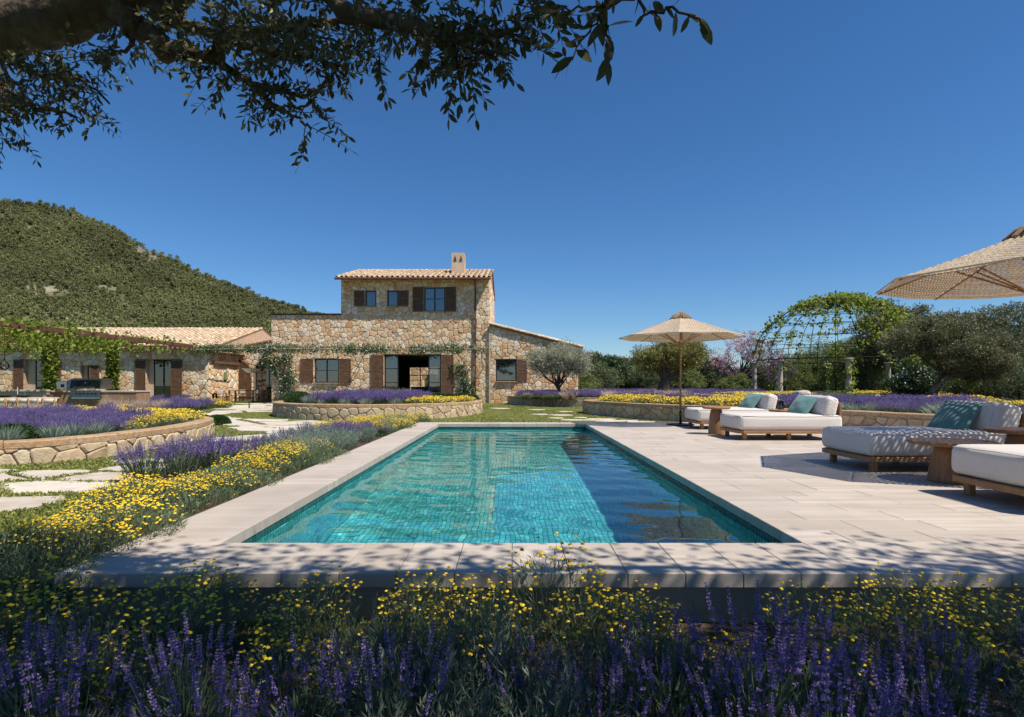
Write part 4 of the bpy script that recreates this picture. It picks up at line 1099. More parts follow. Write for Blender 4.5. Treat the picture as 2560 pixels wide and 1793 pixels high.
def daybed(x0,yf,label):
    t=empty('daybed',(x0,yf,0),label,'daybed','oatmeal daybeds beside the pool')
    o=link('mattress',DB_MATT,t,(.975,.55,.328))
    pp=MB(); pp.tube([(-.9,-.535,.125),(0,-.548,.130),(.9,-.535,.125)],.006,5); pp.tube([(-.94,-.5,.12),(-.955,0,.128),(-.94,.5,.12)],.006,5)
    pp.tube([(-.925,-.525,.10),(-.934,-.53,0),(-.925,-.525,-.10)],.005,5); pp.build('piping',m_fabric,o,smooth=True)
    b=link('backrest',DB_BACK,t,(1.72,.55,.615),(0,math.radians(14),0))
    pp=MB(); pp.tube([(-.12,-.40,-.17),(-.135,-.40,0),(-.12,-.40,.17),(-.03,-.40,.212),(.08,-.40,.2)],.005,5); pp.build('seam',m_fabric,b,smooth=True)
    f=MB(); c=.09; f.prism([(c,0),(1.93,0),(1.93,1.1),(c,1.1),(0,1.1-c),(0,c)],.128,.184,0,.5,.006); f.build('frame',m_teak,t)
    for (lx,ly) in ((.14,.12),(.14,.98),(.97,.12),(.97,.98),(1.8,.12),(1.8,.98)):
        l=MB(); l.bev(-.038,.038,-.038,.038,0,.128,.012); l.build('leg',m_teakv,t,(lx,ly,0))
    p=MB(); p.bev(1.875,1.915,.03,1.07,.184,.70,.008); p.build('back_panel',m_teakv,t)
    return t
def pillow_mesh():
    n=16; mb=MB(); 
    for sgn in (1,-1):
        vs=[]
        for j in range(n+1):
            for i in range(n+1):
                u,v=-1+2*i/n,-1+2*j/n; e=max(0,(1-u**2)*(1-v**2)); pin=1-.07*(1-abs(u*v)) *1.0
                t=.085*e**.55+.004*math.sin(7*u+3*v)*e+.008*math.sin(5*v-4*u+1)*e
                vs.append((u*.25*(1-.06*(1-v*v)*abs(u)**3),v*.25*(1-.06*(1-u*u)*abs(v)**3),sgn*t))
        fs=[]
        for j in range(n):
            for i in range(n):
                q=(j*(n+1)+i,j*(n+1)+i+1,(j+1)*(n+1)+i+1,(j+1)*(n+1)+i); fs.append(q if sgn>0 else q[::-1])
        mb.add(vs,fs)
    return mb.mesh('pillow',m_teal,True)
PIL=pillow_mesh()
BEDS=[(4.25,13.3,'farthest daybed, behind the small round table by the far parasol'),(4.2,10.72,'second farthest daybed, sunlit, its long side to the pool terrace'),(4.2,6.85,'shaded daybed under the near parasol with a low round table before it'),(4.2,4.52,'nearest daybed, cut off by the right edge, half in sun')]
PLAB=['teal pillow on the farthest daybed','teal pillow on the sunlit second daybed','large dark teal pillow on the shaded daybed under the near parasol','teal pillow on the nearest daybed at the right edge']
for (x,y,l),pl in zip(BEDS,PLAB):
    daybed(x,y,l)
    o=link('pillow',PIL,None,(x+1.42,y+.52,.635)); o.rotation_mode='QUATERNION'
    o.rotation_quaternion=(Euler((0,0,math.radians(24))).to_quaternion() @ Euler((0,math.radians(-50),0)).to_quaternion() @ Euler((0,0,math.radians(-6))).to_quaternion())
    tag(o,pl,'pillow','teal pillows on the daybeds')
def side_table(loc,r,h,rb,label,name='side_table'):
    t=empty(name,loc,label,'table','round teak tables by the daybeds')
    m=MB(); m.lathe([(r*.90,h-.042),(r*.97,h-.034),(r,h-.022),(r,h-.012),(r*.985,h-.003),(r*.97,h),(0.001,h)],n=40); m.build('table_top',m_teak,t,smooth=False)
    m=MB(); m.lathe([(rb,0),(rb*1.0,.02),(rb*.93,h*.35),(rb*.84,h*.65),(rb*.70,h*.86),(rb*.60,h-.041)],n=24); m.build('pedestal',m_teakv,t,smooth=True)
    return t
side_table((4.27,12.12,0),.28,.57,.165,'small round teak table at the foot of the two farthest daybeds')
side_table((5.72,12.35,0),.24,.50,.14,'small round teak table between the backs of the two farthest daybeds')
side_table((4.72,6.22,0),.41,.44,.22,'wide low round teak table in front of the shaded daybed')
side_table((5.42,6.18,0),.32,.57,.17,'taller round teak table between the nearest two daybeds, partly hidden')
v=MB(); v.lathe([(.05,0),(.052,.01),(.052,.19),(.049,.19),(.048,.012),(.001,.012)],n=20); tag(v.build('glass_vase',m_clear,None,(5.72,12.33,.501),smooth=True),'clear glass candle cylinder on the small table behind the second daybed','vase')

# ---------------------------------------------------------------- woven parasols
def parasol(loc,rot,label,R=1.56,zr=2.25,za=2.80):
    t=empty('parasol',loc,label,'parasol','woven parasols on the pool terrace',rot); R_=random.Random(int(loc[1]*10))
    C=lambda a,k,z=0:Vector((R*k*math.cos(a),R*k*math.sin(a),zr+(za-zr)*(1-k)**1.08-.0+z))
    rows=26
    for p in range(8):
        a0,a1=2*PI*p/8,2*PI*(p+1)/8; mb=MB()
        def P(k,u,dz=0):
            A,B=C(a0,k),C(a1,k); q=A+(B-A)*u; q.z-= .030*math.sin(PI*u)*k + dz; return q
        for r in range(rows+1):
            k=.16+.84*r/rows; k2=k-.0155 if r else k-.01
            n=4
            vs=[]; z1=.0
            for i in range(n+1): 
                u=i/n; vs+=[P(k,u),P(k2,u),P(k2,u,.010),P(k,u,.010)]
            fs=[]
            for i in range(n):
                for s_ in range(4): fs.append((4*i+s_,4*i+4+s_,4*i+4+(s_+1)%4,4*i+(s_+1)%4))
            mb.add(vs,fs,0,R_.random())
            if r<rows:
                kk=.16+.84*(r+1)/rows; W_=R*k*.765; m=max(2,int(W_/.055)); off=.5 if r%2 else 0
                for i in range(m+1):
                    u=(i+off)/m; du=.26/m
                    if u-du<0 or u+du>1: continue
                    a_,b_=P(k-.003,u-du),P(k-.003,u+du); c_,d_=P(kk-.013,u+du),P(kk-.013,u-du)
                    up=Vector((0,0,.006)); mb.add([a_+up,b_+up,c_+up,d_+up,a_-up,b_-up,c_-up,d_-up],[(0,1,2,3),(7,6,5,4),(0,4,5,1),(1,5,6,2),(2,6,7,3),(3,7,4,0)],0,R_.random())
        mb.build('canopy_panel',m_raffia,t)
    for p in range(8):
        a=2*PI*p/8; mb=MB(); A,B=C(a,.03,-.035),C(a,.985,-.028); mb.tube([A,B],[.014,.011],6)
        mb.build('rib',m_teak,t)
        mb=MB(); mb.tube([(.03*math.cos(a),.03*math.sin(a),zr-.18),C(a,.52,-.03)],[.011,.011],6); mb.build('strut',m_teak,t)
    ed=MB(); ed.tube([C(2*PI*p/8,1.0,-.004) for p in range(9)],.012,6,cap=False); ed.build('edge_rope',m_raffia,t)
    fr=MB()
    for i in range(110):                                   # shaggy cap of loose raffia
        a=2*PI*i/110+R_.uniform(-.03,.03); k0=R_.uniform(.01,.06); k1=R_.uniform(.15,.19); da=R_.uniform(-.12,.12)
        b0=C(a,k0,.075+R_.uniform(0,.02)); m_=C(a+da*.5,(k0+k1)/2,.06+R_.uniform(-.01,.02)); b1=C(a+da,k1,.012+R_.uniform(-.01,.015))
        fr.tube([b0,m_,b1],[.011,.013,.008],4,0,R_.random())
    fr.tube([(0,0,za-.02),(0,0,za+.085)],[.10,.02],10)
    fr.build('raffia_cap',m_raffdk,t)
    po=MB(); po.tube([(0,0,.34),(0,0,za-.02)],.024,12); po.build('pole',m_teakv,t,smooth=True)
    po=MB(); po.tube([(0,0,.02),(0,0,.36)],.031,12); po.build('pole_sleeve',m_black,t,smooth=True)
    hb=MB(); hb.lathe([(.05,zr-.23),(.06,zr-.21),(.06,zr-.15),(.045,zr-.13)],n=12); hb.build('hub',m_teak,t)
    bs=MB(); bs.lathe([(.34,.001),(.345,.02),(.33,.032),(.06,.036),(.05,.06)],n=32); bs.build('base_plate',m_black,t)
    return t
parasol((4.30,14.8,0),math.radians(-18),'whole woven parasol on a thin wooden pole beside the farthest daybed')
parasol((5.92,6.57,0),0.0,'nearer woven parasol cut off by the right edge, over the shaded daybed')
# ---------------------------------------------------------------- plants: sources
def spike(base, top, R, whorls, wr, bud, mi_stem=1, mi_fl=2, nb=6, stem_w=.004):
    """one lavender stalk: stem and a head of whorled buds; arrays of quads"""
    base=np.array(base,float); top=np.array(top,float); d=top-base; L=np.linalg.norm(d); t=d/L
    s=np.cross(t,[.3,.7,.1]); s/=np.linalg.norm(s); u=np.cross(t,s)
    P=[]
    for (a,b) in ((s,u),(u,-s)):
        P.append((np.array([base-a*stem_w*.5,base+a*stem_w*.5,top+a*stem_w*.35,top-a*stem_w*.35]),np.array([[0,1,2,3]]),mi_stem,R.random()))
    hl=min(L*.42,whorls*bud*1.05); C=[];A=[];Ln=[]
    for k in range(whorls):
        q=k/(whorls-1) if whorls>1 else 0
        if k==0 and whorls>5: h=L-hl*1.22
        else: h=L-hl*(1-q)
        taper=1-.55*q; n=nb if q<.8 else max(3,nb-2)
        for j in range(n):
            a=6.283*j/n+k*.9+R.uniform(-.3,.3); r=s*math.cos(a)+u*math.sin(a)
            C.append(base+t*h+r*wr*.15*taper); A.append(r*1.0+t*R.uniform(.5,1.1)); Ln.append(bud*taper*R.uniform(.85,1.25))
    A=np.array(A); A/=np.linalg.norm(A,axis=1,keepdims=True)
    V,F=leaves(np.array(C),R,np.array(Ln)*1.15,np.array(Ln)*.75,axis=A,spread=.12,fold=.45)
    P.append((V,F,mi_fl,R.random(len(F)))); return P
def lavender_proto(seed,H=.6,sp=.30,ns=70,whorls=7,bud=.012,nleaf=260,nb=6,stem_w=.0035,fl_mi=2,leafL=.10):
    R=np.random.default_rng(seed); parts=[]
    for k in range(ns):
        a=R.uniform(0,6.283); r=math.sqrt(R.random()); h=H*(1-.28*r*r)*R.uniform(.8,1.08); lean=sp*r
        b=(.25*lean*math.cos(a),.25*lean*math.sin(a),0); tp=(lean*math.cos(a)+R.normal(0,.02),lean*math.sin(a)+R.normal(0,.02),h)
        parts+=spike(b,tp,R,whorls,bud,bud,nb=nb,stem_w=stem_w,mi_fl=fl_mi)
    a=R.uniform(0,6.283,nleaf); r=np.sqrt(R.random(nleaf))*sp*.85
    C=np.stack([r*np.cos(a)*.75,r*np.sin(a)*.75,R.uniform(.0,H*.48,nleaf)*(1-.3*(r/sp))],1)
    ax=np.stack([np.cos(a)*.5,np.sin(a)*.5,np.full(nleaf,.9)],1)
    V,F=leaves(C,R,leafL,leafL*.085+.002,axis=ax,spread=.35,fold=.2); parts.append((V,F,0,R.random(len(F))))
    return cat_geo(parts)
LMATS=[m_lavleaf,m_lavstem,m_lavfl]
def pmesh(name,g,mats): return npmesh(name,g[0],g[1],mats,g[2],g[3])
LAV_NEAR=[pmesh('lavender_plant',lavender_proto(s,.66,.27,32,9,.0112,820,7),LMATS) for s in (1,2,3)]
LAV_MID=[pmesh('lavender_plant',lavender_proto(s,.54,.34,95,6,.0165,420,5,.005),LMATS) for s in (4,5,6)]
LAV_FAR=[pmesh('lavender_plant',lavender_proto(s,.50,.40,120,5,.024,220,4,.008,leafL=.14),LMATS) for s in (7,8)]
def tuft_proto(seed,H,sp,n,w,mi=0,segs=3,bend=.12):
    R=np.random.default_rng(seed); a=R.uniform(0,6.283,n); r=np.sqrt(R.random(n))
    B=np.stack([.22*sp*r*np.cos(a),.22*sp*r*np.sin(a),np.zeros(n)],1); T=np.stack([sp*r*np.cos(a)+R.normal(0,.02,n),sp*r*np.sin(a)+R.normal(0,.02,n),H*(1-.3*r*r)*R.uniform(.65,1.1,n)],1)
    V,F=blades(B,T,w,R,segs,bend); return cat_geo([(V,F,mi,np.repeat(R.random(n),segs))])
def silver_proto(seed,H=.5,sp=.32,n=130):
    """grey lavender not in flower: upright stems set with short narrow leaves"""
    R=np.random.default_rng(seed); parts=[]; a=R.uniform(0,6.283,n); r=np.sqrt(R.random(n))
    B=np.stack([.25*sp*r*np.cos(a),.25*sp*r*np.sin(a),np.zeros(n)],1); T=np.stack([sp*r*np.cos(a)+R.normal(0,.02,n),sp*r*np.sin(a)+R.normal(0,.02,n),H*(1-.35*r*r)*R.uniform(.7,1.08,n)],1)
    V,F=blades(B,T,.006,R,1,0); parts.append((V,F,0,R.random(len(F))))
    m=22; q=R.uniform(.25,1,(n,m))[:,:,None]; C=(B[:,None,:]+(T-B)[:,None,:]*q).reshape(-1,3); ax=np.repeat((T-B)/np.linalg.norm(T-B,axis=1,keepdims=True),m,0)
    V,F=leaves(C,R,.038,.0065,axis=ax*1.1,spread=.75,fold=.2); parts.append((V,F,0,R.random(len(F)))); return cat_geo(parts)
SIL_NEAR=[pmesh('silver_lavender',silver_proto(s),[m_silver]) for s in (1,2)]
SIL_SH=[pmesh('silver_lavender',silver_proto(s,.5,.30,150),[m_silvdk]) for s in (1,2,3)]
SIL_FAR=[pmesh('silver_lavender',tuft_proto(s,.42,.36,230,.016),[m_silver]) for s in (3,4)]
def button(C,r,R):
    """flattened flower buttons at points C: 8 quads each"""
    n=len(C); V=[];q=np.arange(8)*2*PI/8
    ring=[(np.cos(q)*1.0,np.sin(q)*1.0,np.zeros(8)),(np.cos(q)*.62,np.sin(q)*.62,np.full(8,.5))]
    loc=np.concatenate([np.stack(ring[0],1),np.stack(ring[1],1)])      # 16
    nrm=rnd_unit(n,R)*.35+np.array([0,0,1.]); nrm/=np.linalg.norm(nrm,axis=1,keepdims=True)
    s=np.cross(nrm,[.2,.9,.1]); s/=np.linalg.norm(s,axis=1,keepdims=True); u=np.cross(nrm,s); rr=(r*R.uniform(.75,1.2,n))[:,None,None]
    V=C[:,None,:]+rr*(s[:,None,:]*loc[None,:,0:1]+u[:,None,:]*loc[None,:,1:2]+nrm[:,None,:]*loc[None,:,2:3])
    f=[[k,(k+1)%8,8+(k+1)%8,8+k] for k in range(8)]+[[8,9,10,15],[10,11,14,15],[11,12,13,14]]
    F=(np.arange(n)[:,None,None]*16+np.array(f)[None]).reshape(-1,4); return V.reshape(-1,3),F
def santolina_proto(seed,H=.36,sp=.30,nf=75,nl=520,br=.011,leafL=.055,leafW=.007,stem=.003,stalk=.12):
    R=np.random.default_rng(seed); parts=[]; a=R.uniform(0,6.283,nf); r=np.sqrt(R.random(nf))
    T=np.stack([sp*r*np.cos(a),sp*r*np.sin(a),H*(1-.35*r**2)*R.uniform(.78,1.12,nf)],1)
    B=T*np.array([.55,.55,.35]); B[:,2]=np.maximum(0,T[:,2]-stalk*R.uniform(.8,2.2,nf))
    V,F=blades(B,T,stem,R,1,0); parts.append((V,F,0,R.random(len(F))))
    V,F=button(T,br,R); parts.append((V,F,1,np.repeat(R.random(nf),11)))
    a=R.uniform(0,6.283,nl); r=np.sqrt(R.random(nl)); z=R.random(nl)
    C=np.stack([sp*.95*r*np.cos(a),sp*.95*r*np.sin(a),H*.86*z*(1-.35*r**2)],1)
    V,F=leaves(C,R,leafL,leafW,axis=np.stack([np.cos(a)*.4,np.sin(a)*.4,np.full(nl,.8)],1),spread=.6); parts.append((V,F,0,R.random(len(F))))
    return cat_geo(parts)
SMATS=[m_santo,m_yellow]
SAN_NEAR=[pmesh('yellow_santolina',santolina_proto(s,.46,.27,88,1150,.0105,.045,.0055,.0022,.16),SMATS) for s in (1,2,3)]
SAN_MID=[pmesh('yellow_santolina',santolina_proto(s,.29,.30,160,850,.0098,.05,.008),SMATS) for s in (4,5,6)]
SAN_FAR=[pmesh('yellow_santolina',santolina_proto(s,.28,.45,110,330,.023,.11,.02,.006),SMATS) for s in (7,8)]
SAN_GREEN=[pmesh('grey_santolina',santolina_proto(s,.26,.36,5,1300,.011,.055,.008),SMATS) for s in (9,)]
FEA=[pmesh('feather_grass',tuft_proto(s,.55,.45,260,.012,bend=.25),[m_feather]) for s in (1,2)]
R=np.random.default_rng(77); rng=random.Random(77); NPL={}
GS='yellow santolina in the shade along the front coping'; GL='lavender in the shaded front bed'; GY='yellow santolina beside the left coping'; GLP='lavender row beside the pool'
def plant(name,protos,x,y,z,s,label,cat,group,tilt=.05):
    me=protos[rng.randrange(len(protos))]
    o=link(name,me,None,(x,y,z),(rng.uniform(-tilt,tilt),rng.uniform(-tilt,tilt),rng.uniform(0,6.28))); sc=s*rng.uniform(.9,1.1); o.scale=(sc,sc,sc*rng.uniform(.92,1.08))
    NPL[name]=NPL.get(name,0)+1
    if group in (GS,GL,'flowerless grey lavender in the front bed'):
        k=CX+x*FOC/max(y,.5); label+=', '+('far left' if k<400 else 'left of centre' if k<1000 else 'centre' if k<1500 else 'right of centre' if k<2100 else 'far right')
    elif group in (GY,GLP,'silver lavender beside the left coping','grey santolina beside the left coping'):
        label+=', '+('near end' if y<(5 if group==GY else 8) else 'middle' if y<(6.8 if group==GY else 10) else 'far end')
    return tag(o,label,cat,group)
# ---- front bed, shaded by the overhanging olive: lavender nearest, yellow santolina along the coping
GS='yellow santolina in the shade along the front coping'; LS='yellow button-flowered santolina in shade by the front coping'
x=-3.6
for row,(y0,n,h) in enumerate(((2.98,15,.92),(2.72,15,.86),(2.42,13,.80))):
    for k in range(n):
        xx=-3.3+6.4*(k+.5)/n+rng.uniform(-.16,.16); yy=y0+rng.uniform(-.10,.08)
        if 1.0<xx<1.42 and row<2: continue                         # gap where the dark wall under the coping shows
        if row==2 and (-.1<xx<.35) : continue
        s=h*rng.uniform(.86,1.1)*(1.1 if -.1<xx<.6 and row==0 else 1)
        plant('yellow_santolina',SAN_NEAR,xx,yy,-.33,s,LS,'plant',GS)

GL='lavender in the shaded front bed'; LL='purple-spiked lavender plant in the shaded foreground bed'
for (xx,yy,s) in ((-2.35,2.0,.84),(-2.0,1.75,.86),(-1.72,2.05,.86),(-1.42,1.82,.9),(-1.15,2.05,.95),(-.92,1.75,.94),(-.72,2.02,.88),(-1.6,1.5,.82),(-1.1,1.42,.82),(-2.6,2.35,.78),(-.42,1.92,.80),(.05,2.12,.76),(.32,1.95,.80),(.58,2.1,.86),(.85,2.05,.98),(1.08,2.2,1.0),(.75,1.75,.86),(1.02,1.8,.90),(1.3,2.0,.86),(1.2,1.62,.86),(1.62,2.2,.80),(2.25,2.35,.74),(1.9,1.9,.62),(-.6,1.45,.74),(.42,1.55,.70),(.9,1.42,.74)):
    plant('lavender_plant',LAV_NEAR,xx,yy,-.33,s,LL,'plant',GL)
SPK=[pmesh('lavender_spray',lavender_proto(s,.80,.16,9,9,.013,60,7),LMATS) for s in (11,12)]
for (xx,yy) in ((.62,1.12),(.78,1.02),(.98,1.1),(1.2,1.12),(.48,1.2)):
    plant('lavender_spray',SPK,xx,yy,-.34,.94,'few long lavender spikes sticking up at the lower right corner, nearest the camera','plant','loose lavender spikes at the lower right')
for (xx,yy,s) in ((-.55,2.3,.95),(-.3,2.05,.95),(-.12,1.75,.92),(.1,1.85,.98),(-.35,1.6,.9),(.22,1.55,.84),(0.0,1.42,.82),(.3,2.3,.85),(-.1,2.3,.95),(.55,2.35,.82),(-2.2,1.62,.7),(-1.9,2.4,.72),(-2.9,1.95,.72),(2.4,2.5,.8),(-.72,1.55,.74),(2.1,2.15,.8),(1.75,1.9,.7),(2.5,2.2,.8),(1.35,2.3,.8),(-1.35,2.25,.8),(-1.75,2.35,.75),(-2.6,2.2,.7),(-1.25,1.65,.62),(.7,2.35,.8),(1.6,1.6,.6)):
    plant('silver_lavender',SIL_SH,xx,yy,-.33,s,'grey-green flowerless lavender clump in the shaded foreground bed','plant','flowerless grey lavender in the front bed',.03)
# ---- poolside bed
GY='yellow santolina beside the left coping'; LY='sunlit yellow santolina plant beside the left pool coping'
P=[]
for y in np.arange(3.05,8.9,.30):
    xl=-3.12+.10*math.sin(y*2.1)-(.22 if y>6 else 0)
    for x in np.arange(xl,-2.68,.31): P.append((x+R.uniform(-.09,.09),y+R.uniform(-.09,.09)))
for (x,y) in P:
    if y<3.45 and x>-2.5: continue
    edge=x>-2.98 and R.random()<.38
    back=False
    if back: continue
    if math.sin(x*3.1+y*2.3)+math.sin(y*3.7-x*2)<-.75 or (y>7 and R.random()<.4): edge=True
    if edge: plant('grey_santolina',SAN_GREEN,x,y,-.09,R.uniform(.75,1.0),'grey-green flowerless santolina cushion at the edge of the left coping','plant','grey santolina beside the left coping')
    else: plant('yellow_santolina',SAN_MID,x,y,-.09,R.uniform(.8,1.12)*(.9 if x<-3.9 else 1),LY,'plant',GY)
GLP='lavender row beside the pool'; LLP='sunlit purple lavender plant between flagstone path and left coping'
for (x,y,s) in ((-4.35,6.85,1.02),(-4.05,7.1,1.0),(-4.28,7.45,.92),(-3.92,7.55,.95),(-4.15,8.0,.9),(-3.8,8.15,.92),(-4.1,8.6,.92),(-3.75,8.75,.95),(-3.95,9.25,.92),(-3.6,9.3,1.0),(-3.85,9.9,1.0),(-3.45,9.95,1.02),(-3.75,10.5,1.0),(-3.3,10.5,1.05),(-3.6,11.1,1.0),(-3.15,11.05,1.0),(-3.4,11.7,1.0),(-2.95,11.6,.95),(-3.1,12.2,.95),(-2.85,12.5,.85),(-3.5,12.2,.9)):
    plant('lavender_plant',LAV_MID,x,y,-.09,s*rng.uniform(.82,.98)*(.84 if y>8.4 else 1.1),LLP,'plant',GLP,.08)
for (x,y,s) in ((-3.35,8.7,.9),(-3.05,8.95,.9),(-3.25,9.35,.95),(-2.95,9.5,.9),(-3.1,10.0,.9),(-2.85,10.3,.8),(-3.4,8.2,.8),(-2.8,9.9,.72),(-2.8,11.2,.7),(-2.95,8.4,.8),(-2.85,13.3,.8),(-2.8,14.2,.8),(-2.85,15.2,.75),(-2.75,12.6,.7)):
    plant('silver_lavender',SIL_NEAR,x,y,-.09,s,'silvery flowerless lavender clump between purple row and left coping','plant','silver lavender beside the left coping',.05)
for y in np.arange(12.4,17.2,.42):
    for x in np.arange(-4.3+.28*(y-12.4)*.6,-2.55,.45):
        if y>16.1 and x>-3.2: pass
        if in_deck(x,y,-.05) or in_oval(x,y,1.04): continue
        plant('yellow_santolina',SAN_MID,x+R.uniform(-.1,.1),y+R.uniform(-.1,.1),-.09,R.uniform(.85,1.1),'yellow santolina plant at the far end of the left coping before the round planter','plant','yellow santolina at the far end of the coping')
# ---- round planter
GO='purple lavender in the round planter'
def spot_oval(kmin,kmax,a0,a1,step):
    out=[]
    for x in np.arange(OC[0]-OA,OC[0]+OA,step):
        for y in np.arange(OC[1]-OB,OC[1]+OB,step):
            xx,yy=x+R.uniform(-.12,.12),y+R.uniform(-.12,.12); k=math.hypot((xx-OC[0])/OA,(yy-OC[1])/OB)
            if k<kmax-.03 and k>kmin: out.append((xx,yy,k))
    return out
for (x,y,k) in spot_oval(0,.93,0,0,.52):
    u=(x-OC[0])/OA; v=(y-OC[1])/OB; r=R.random()
    if u<-.55 and abs(v+.1)<.75: continue
    if u>.42 and v<.18: plant('yellow_santolina',SAN_FAR,x,y,.27,R.uniform(.8,1.1),'yellow santolina plant at the right side of the round planter','plant','yellow santolina in the round planter'); continue
    if u>.38: continue
    if k>.80 and v<0: plant('silver_lavender',SIL_FAR,x,y,.27,R.uniform(.75,1.0),'silver-green clump along the front rim of the round planter','plant','silver clumps in the round planter'); continue
    if v>.45 and r<.7: plant('feather_grass',FEA,x,y,.27,R.uniform(.8,1.05),'pale feathery grass at the back of the round planter','grass','feather grass in the round planter'); continue
    plant('lavender_plant',LAV_FAR,x,y,.27,R.uniform(.85,1.1),'purple lavender plant in the middle of the round planter','plant',GO)
# ---- clipped box balls
def box_ball(name,loc,r,label,sq=.82,n=6500,group='clipped box balls',mat=m_box,ls=.05):
    Rb=np.random.default_rng(int(abs(loc[0]*37+loc[1]*11))); u=rnd_unit(n,Rb); u[:,2]=np.abs(u[:,2])*1.0-.15
    rad=r*(1-.22*Rb.random(n)**2)*(1+.05*np.sin(5*u[:,0]+loc[0])*np.cos(4*u[:,1]))
    C=u*rad[:,None]*np.array([1,1,sq]); C[:,2]=np.maximum(C[:,2]+.1*r,.0)
    V,F=leaves(C,Rb,ls*(.6+.6*r),ls*.55*(.6+.6*r),axis=u,spread=.8); g=cat_geo([(V,F,0,Rb.random(len(F)))])
    e=empty(name,loc,label,'shrub',group); link('foliage',pmesh(name,g,[mat]),e)
    mb=MB(); mb.tube([(0,0,-.03),(0,0,r*.75)],[.05,.02],6); [mb.tube([(0,0,r*.2),(r*.55*math.cos(a),r*.55*math.sin(a),r*.6)],[.025,.012],5) for a in (0,1.3,2.5,3.7,5)]; mb.build('trunk',m_barkdk,e); return e
box_ball('box_ball',(-7.75,21.3,.27),.55,'front clipped box ball at the left end of the round planter')
box_ball('box_ball',(-8.25,22.5,.27),.6,'second clipped box ball at the left end of the round planter, behind the first')
box_ball('box_ball',(-7.5,22.7,.27),.5,'third clipped box ball inside the left end of the round planter')
for k,(x,y,r,w) in enumerate(((-3.1,24.6,.5,'leftmost'),(-2.6,24.9,.45,'second from the left'),(-2.15,24.6,.5,'third from the left'),(-1.75,24.2,.42,'rightmost'))):
    box_ball('box_mound',(x,y,.27),r,f'{w} of four green box mounds at the right of the round planter',group='box mounds in the round planter')
box_ball('box_ball',(fx(503,15.9),15.9,-.1),.38,'left one of two clipped box balls beyond the end of the curved planter wall')
box_ball('box_ball',(fx(545,16.3),16.3,-.1),.34,'right one of two clipped box balls beyond the end of the curved planter wall')
box_ball('box_ball',(fx(35,9.0),9.0,.13),.36,'dark clipped box ball at the left edge of the photo behind the curved planter wall',n=6500)
# ---- left raised bed
for x in np.arange(-13.5,-6.6,.40):
    for y in np.arange(7.2,16.0,.40):
        xx,yy=x+R.uniform(-.14,.14),y+R.uniform(-.14,.14)
        if not in_left_bed(xx+.38,yy) or xx<-.87*yy-1.2 or not in_left_bed(xx,yy-.45): continue
        if math.hypot(xx-fx(35,9),yy-9.0)<.5: continue
        px=CX+xx*FOC/yy; r=R.random(); edge=not in_left_bed(xx+.95,yy-.3)
        if px>330+45*math.sin(yy*1.7) and (yy>10.6): plant('yellow_santolina',SAN_FAR if yy>13 else SAN_MID,xx,yy,.12,R.uniform(.8,1.1),'yellow santolina plant at the right end of the curved planter bed','plant','yellow santolina in the curved planter')
        elif edge and r<.75: plant('silver_lavender',SIL_FAR,xx,yy,.12,R.uniform(.6,.85),'silver-green clump just behind the cap stones of the curved planter','plant','silver clumps in the curved planter')
        elif yy<14.5: plant('lavender_plant',LAV_MID,xx,yy,.12,R.uniform(.62,.85),'purple lavender plant in the curved planter bed at the left','plant','lavender in the curved planter')
        elif r<.45: plant('feather_grass',FEA,xx,yy,.12,R.uniform(.6,.8),'pale feathery grass at the back of the curved planter bed','grass','feather grass in the curved planter')
# ---- beds along the left wing and porch
for (x0,x1,y,kind,lab) in ((-17.0,-14.8,24.5,'f','behind the curved planter near the outdoor kitchen'),(-16.9,-13.2,27.5,'y','in the bed between kitchen and porch'),(-16.0,-12.2,26.0,'l','in the bed between kitchen and porch'),(-22,-18.5,33.5,'l','under the wing windows'),(-18.8,-17,33.2,'y','under the wing door'),(-14.2,-12.8,32.5,'y','in front of the porch'),(-12.7,-11.6,32.2,'f','in front of the porch'),(-11.6,-10.2,32.6,'l','at the left corner of the main house'),(-16.5,-14.8,22.0,'y','behind the curved planter'),(-14.6,-12.6,20.5,'y','behind the curved planter'),(-13.4,-11.5,23.0,'l','behind the curved planter')):
    for dy in (0,.5):
        for x in np.arange(x0,x1,.5):
            xx,yy=x+R.uniform(-.15,.15),y+dy+R.uniform(-.12,.12)
            if path_d(xx,yy)<1.0: continue
            if kind=='y': plant('yellow_santolina',SAN_FAR,xx,yy,-.12,R.uniform(.9,1.2),'yellow santolina plant '+lab,'plant','yellow santolina '+lab)
            elif kind=='l': plant('lavender_plant',LAV_FAR,xx,yy,-.12,R.uniform(.9,1.2),'purple lavender plant '+lab,'plant','lavender '+lab)
            else: plant('feather_grass',FEA,xx,yy,-.12,R.uniform(.9,1.2),'pale feather grass tuft '+lab,'grass','feather grass '+lab)
# ---- right-hand garden: nearer lavender row as single plants, the far drifts as masses
def behind_wall(y,off):                                   # x just behind the long wall at depth y
    for (a,b),(c,d) in zip(BWT,BWT[1:]):
        if d<=y<=b: return a+(c-a)*(b-y)/(b-d)+off
    return None
for y in np.arange(9.6,14.8,.42):
    for o in np.arange(.55,2.3,.42):
        x=behind_wall(y,o)
        if x is None: continue
        if o<1.0 and R.random()<.7: plant('silver_lavender',SIL_FAR,x+R.uniform(-.1,.1),y+R.uniform(-.1,.1),.28,R.uniform(.7,.95),'silver-green clump behind the long garden wall, between the daybeds','plant','silver clumps behind the long wall')
        else: plant('lavender_plant',LAV_MID,x+R.uniform(-.12,.12),y+R.uniform(-.12,.12),.28,R.uniform(.56,.78),'purple lavender plant behind the long garden wall, seen between the daybeds','plant','lavender behind the long wall')
PY=[];PL=[];PF=[];PG=[]
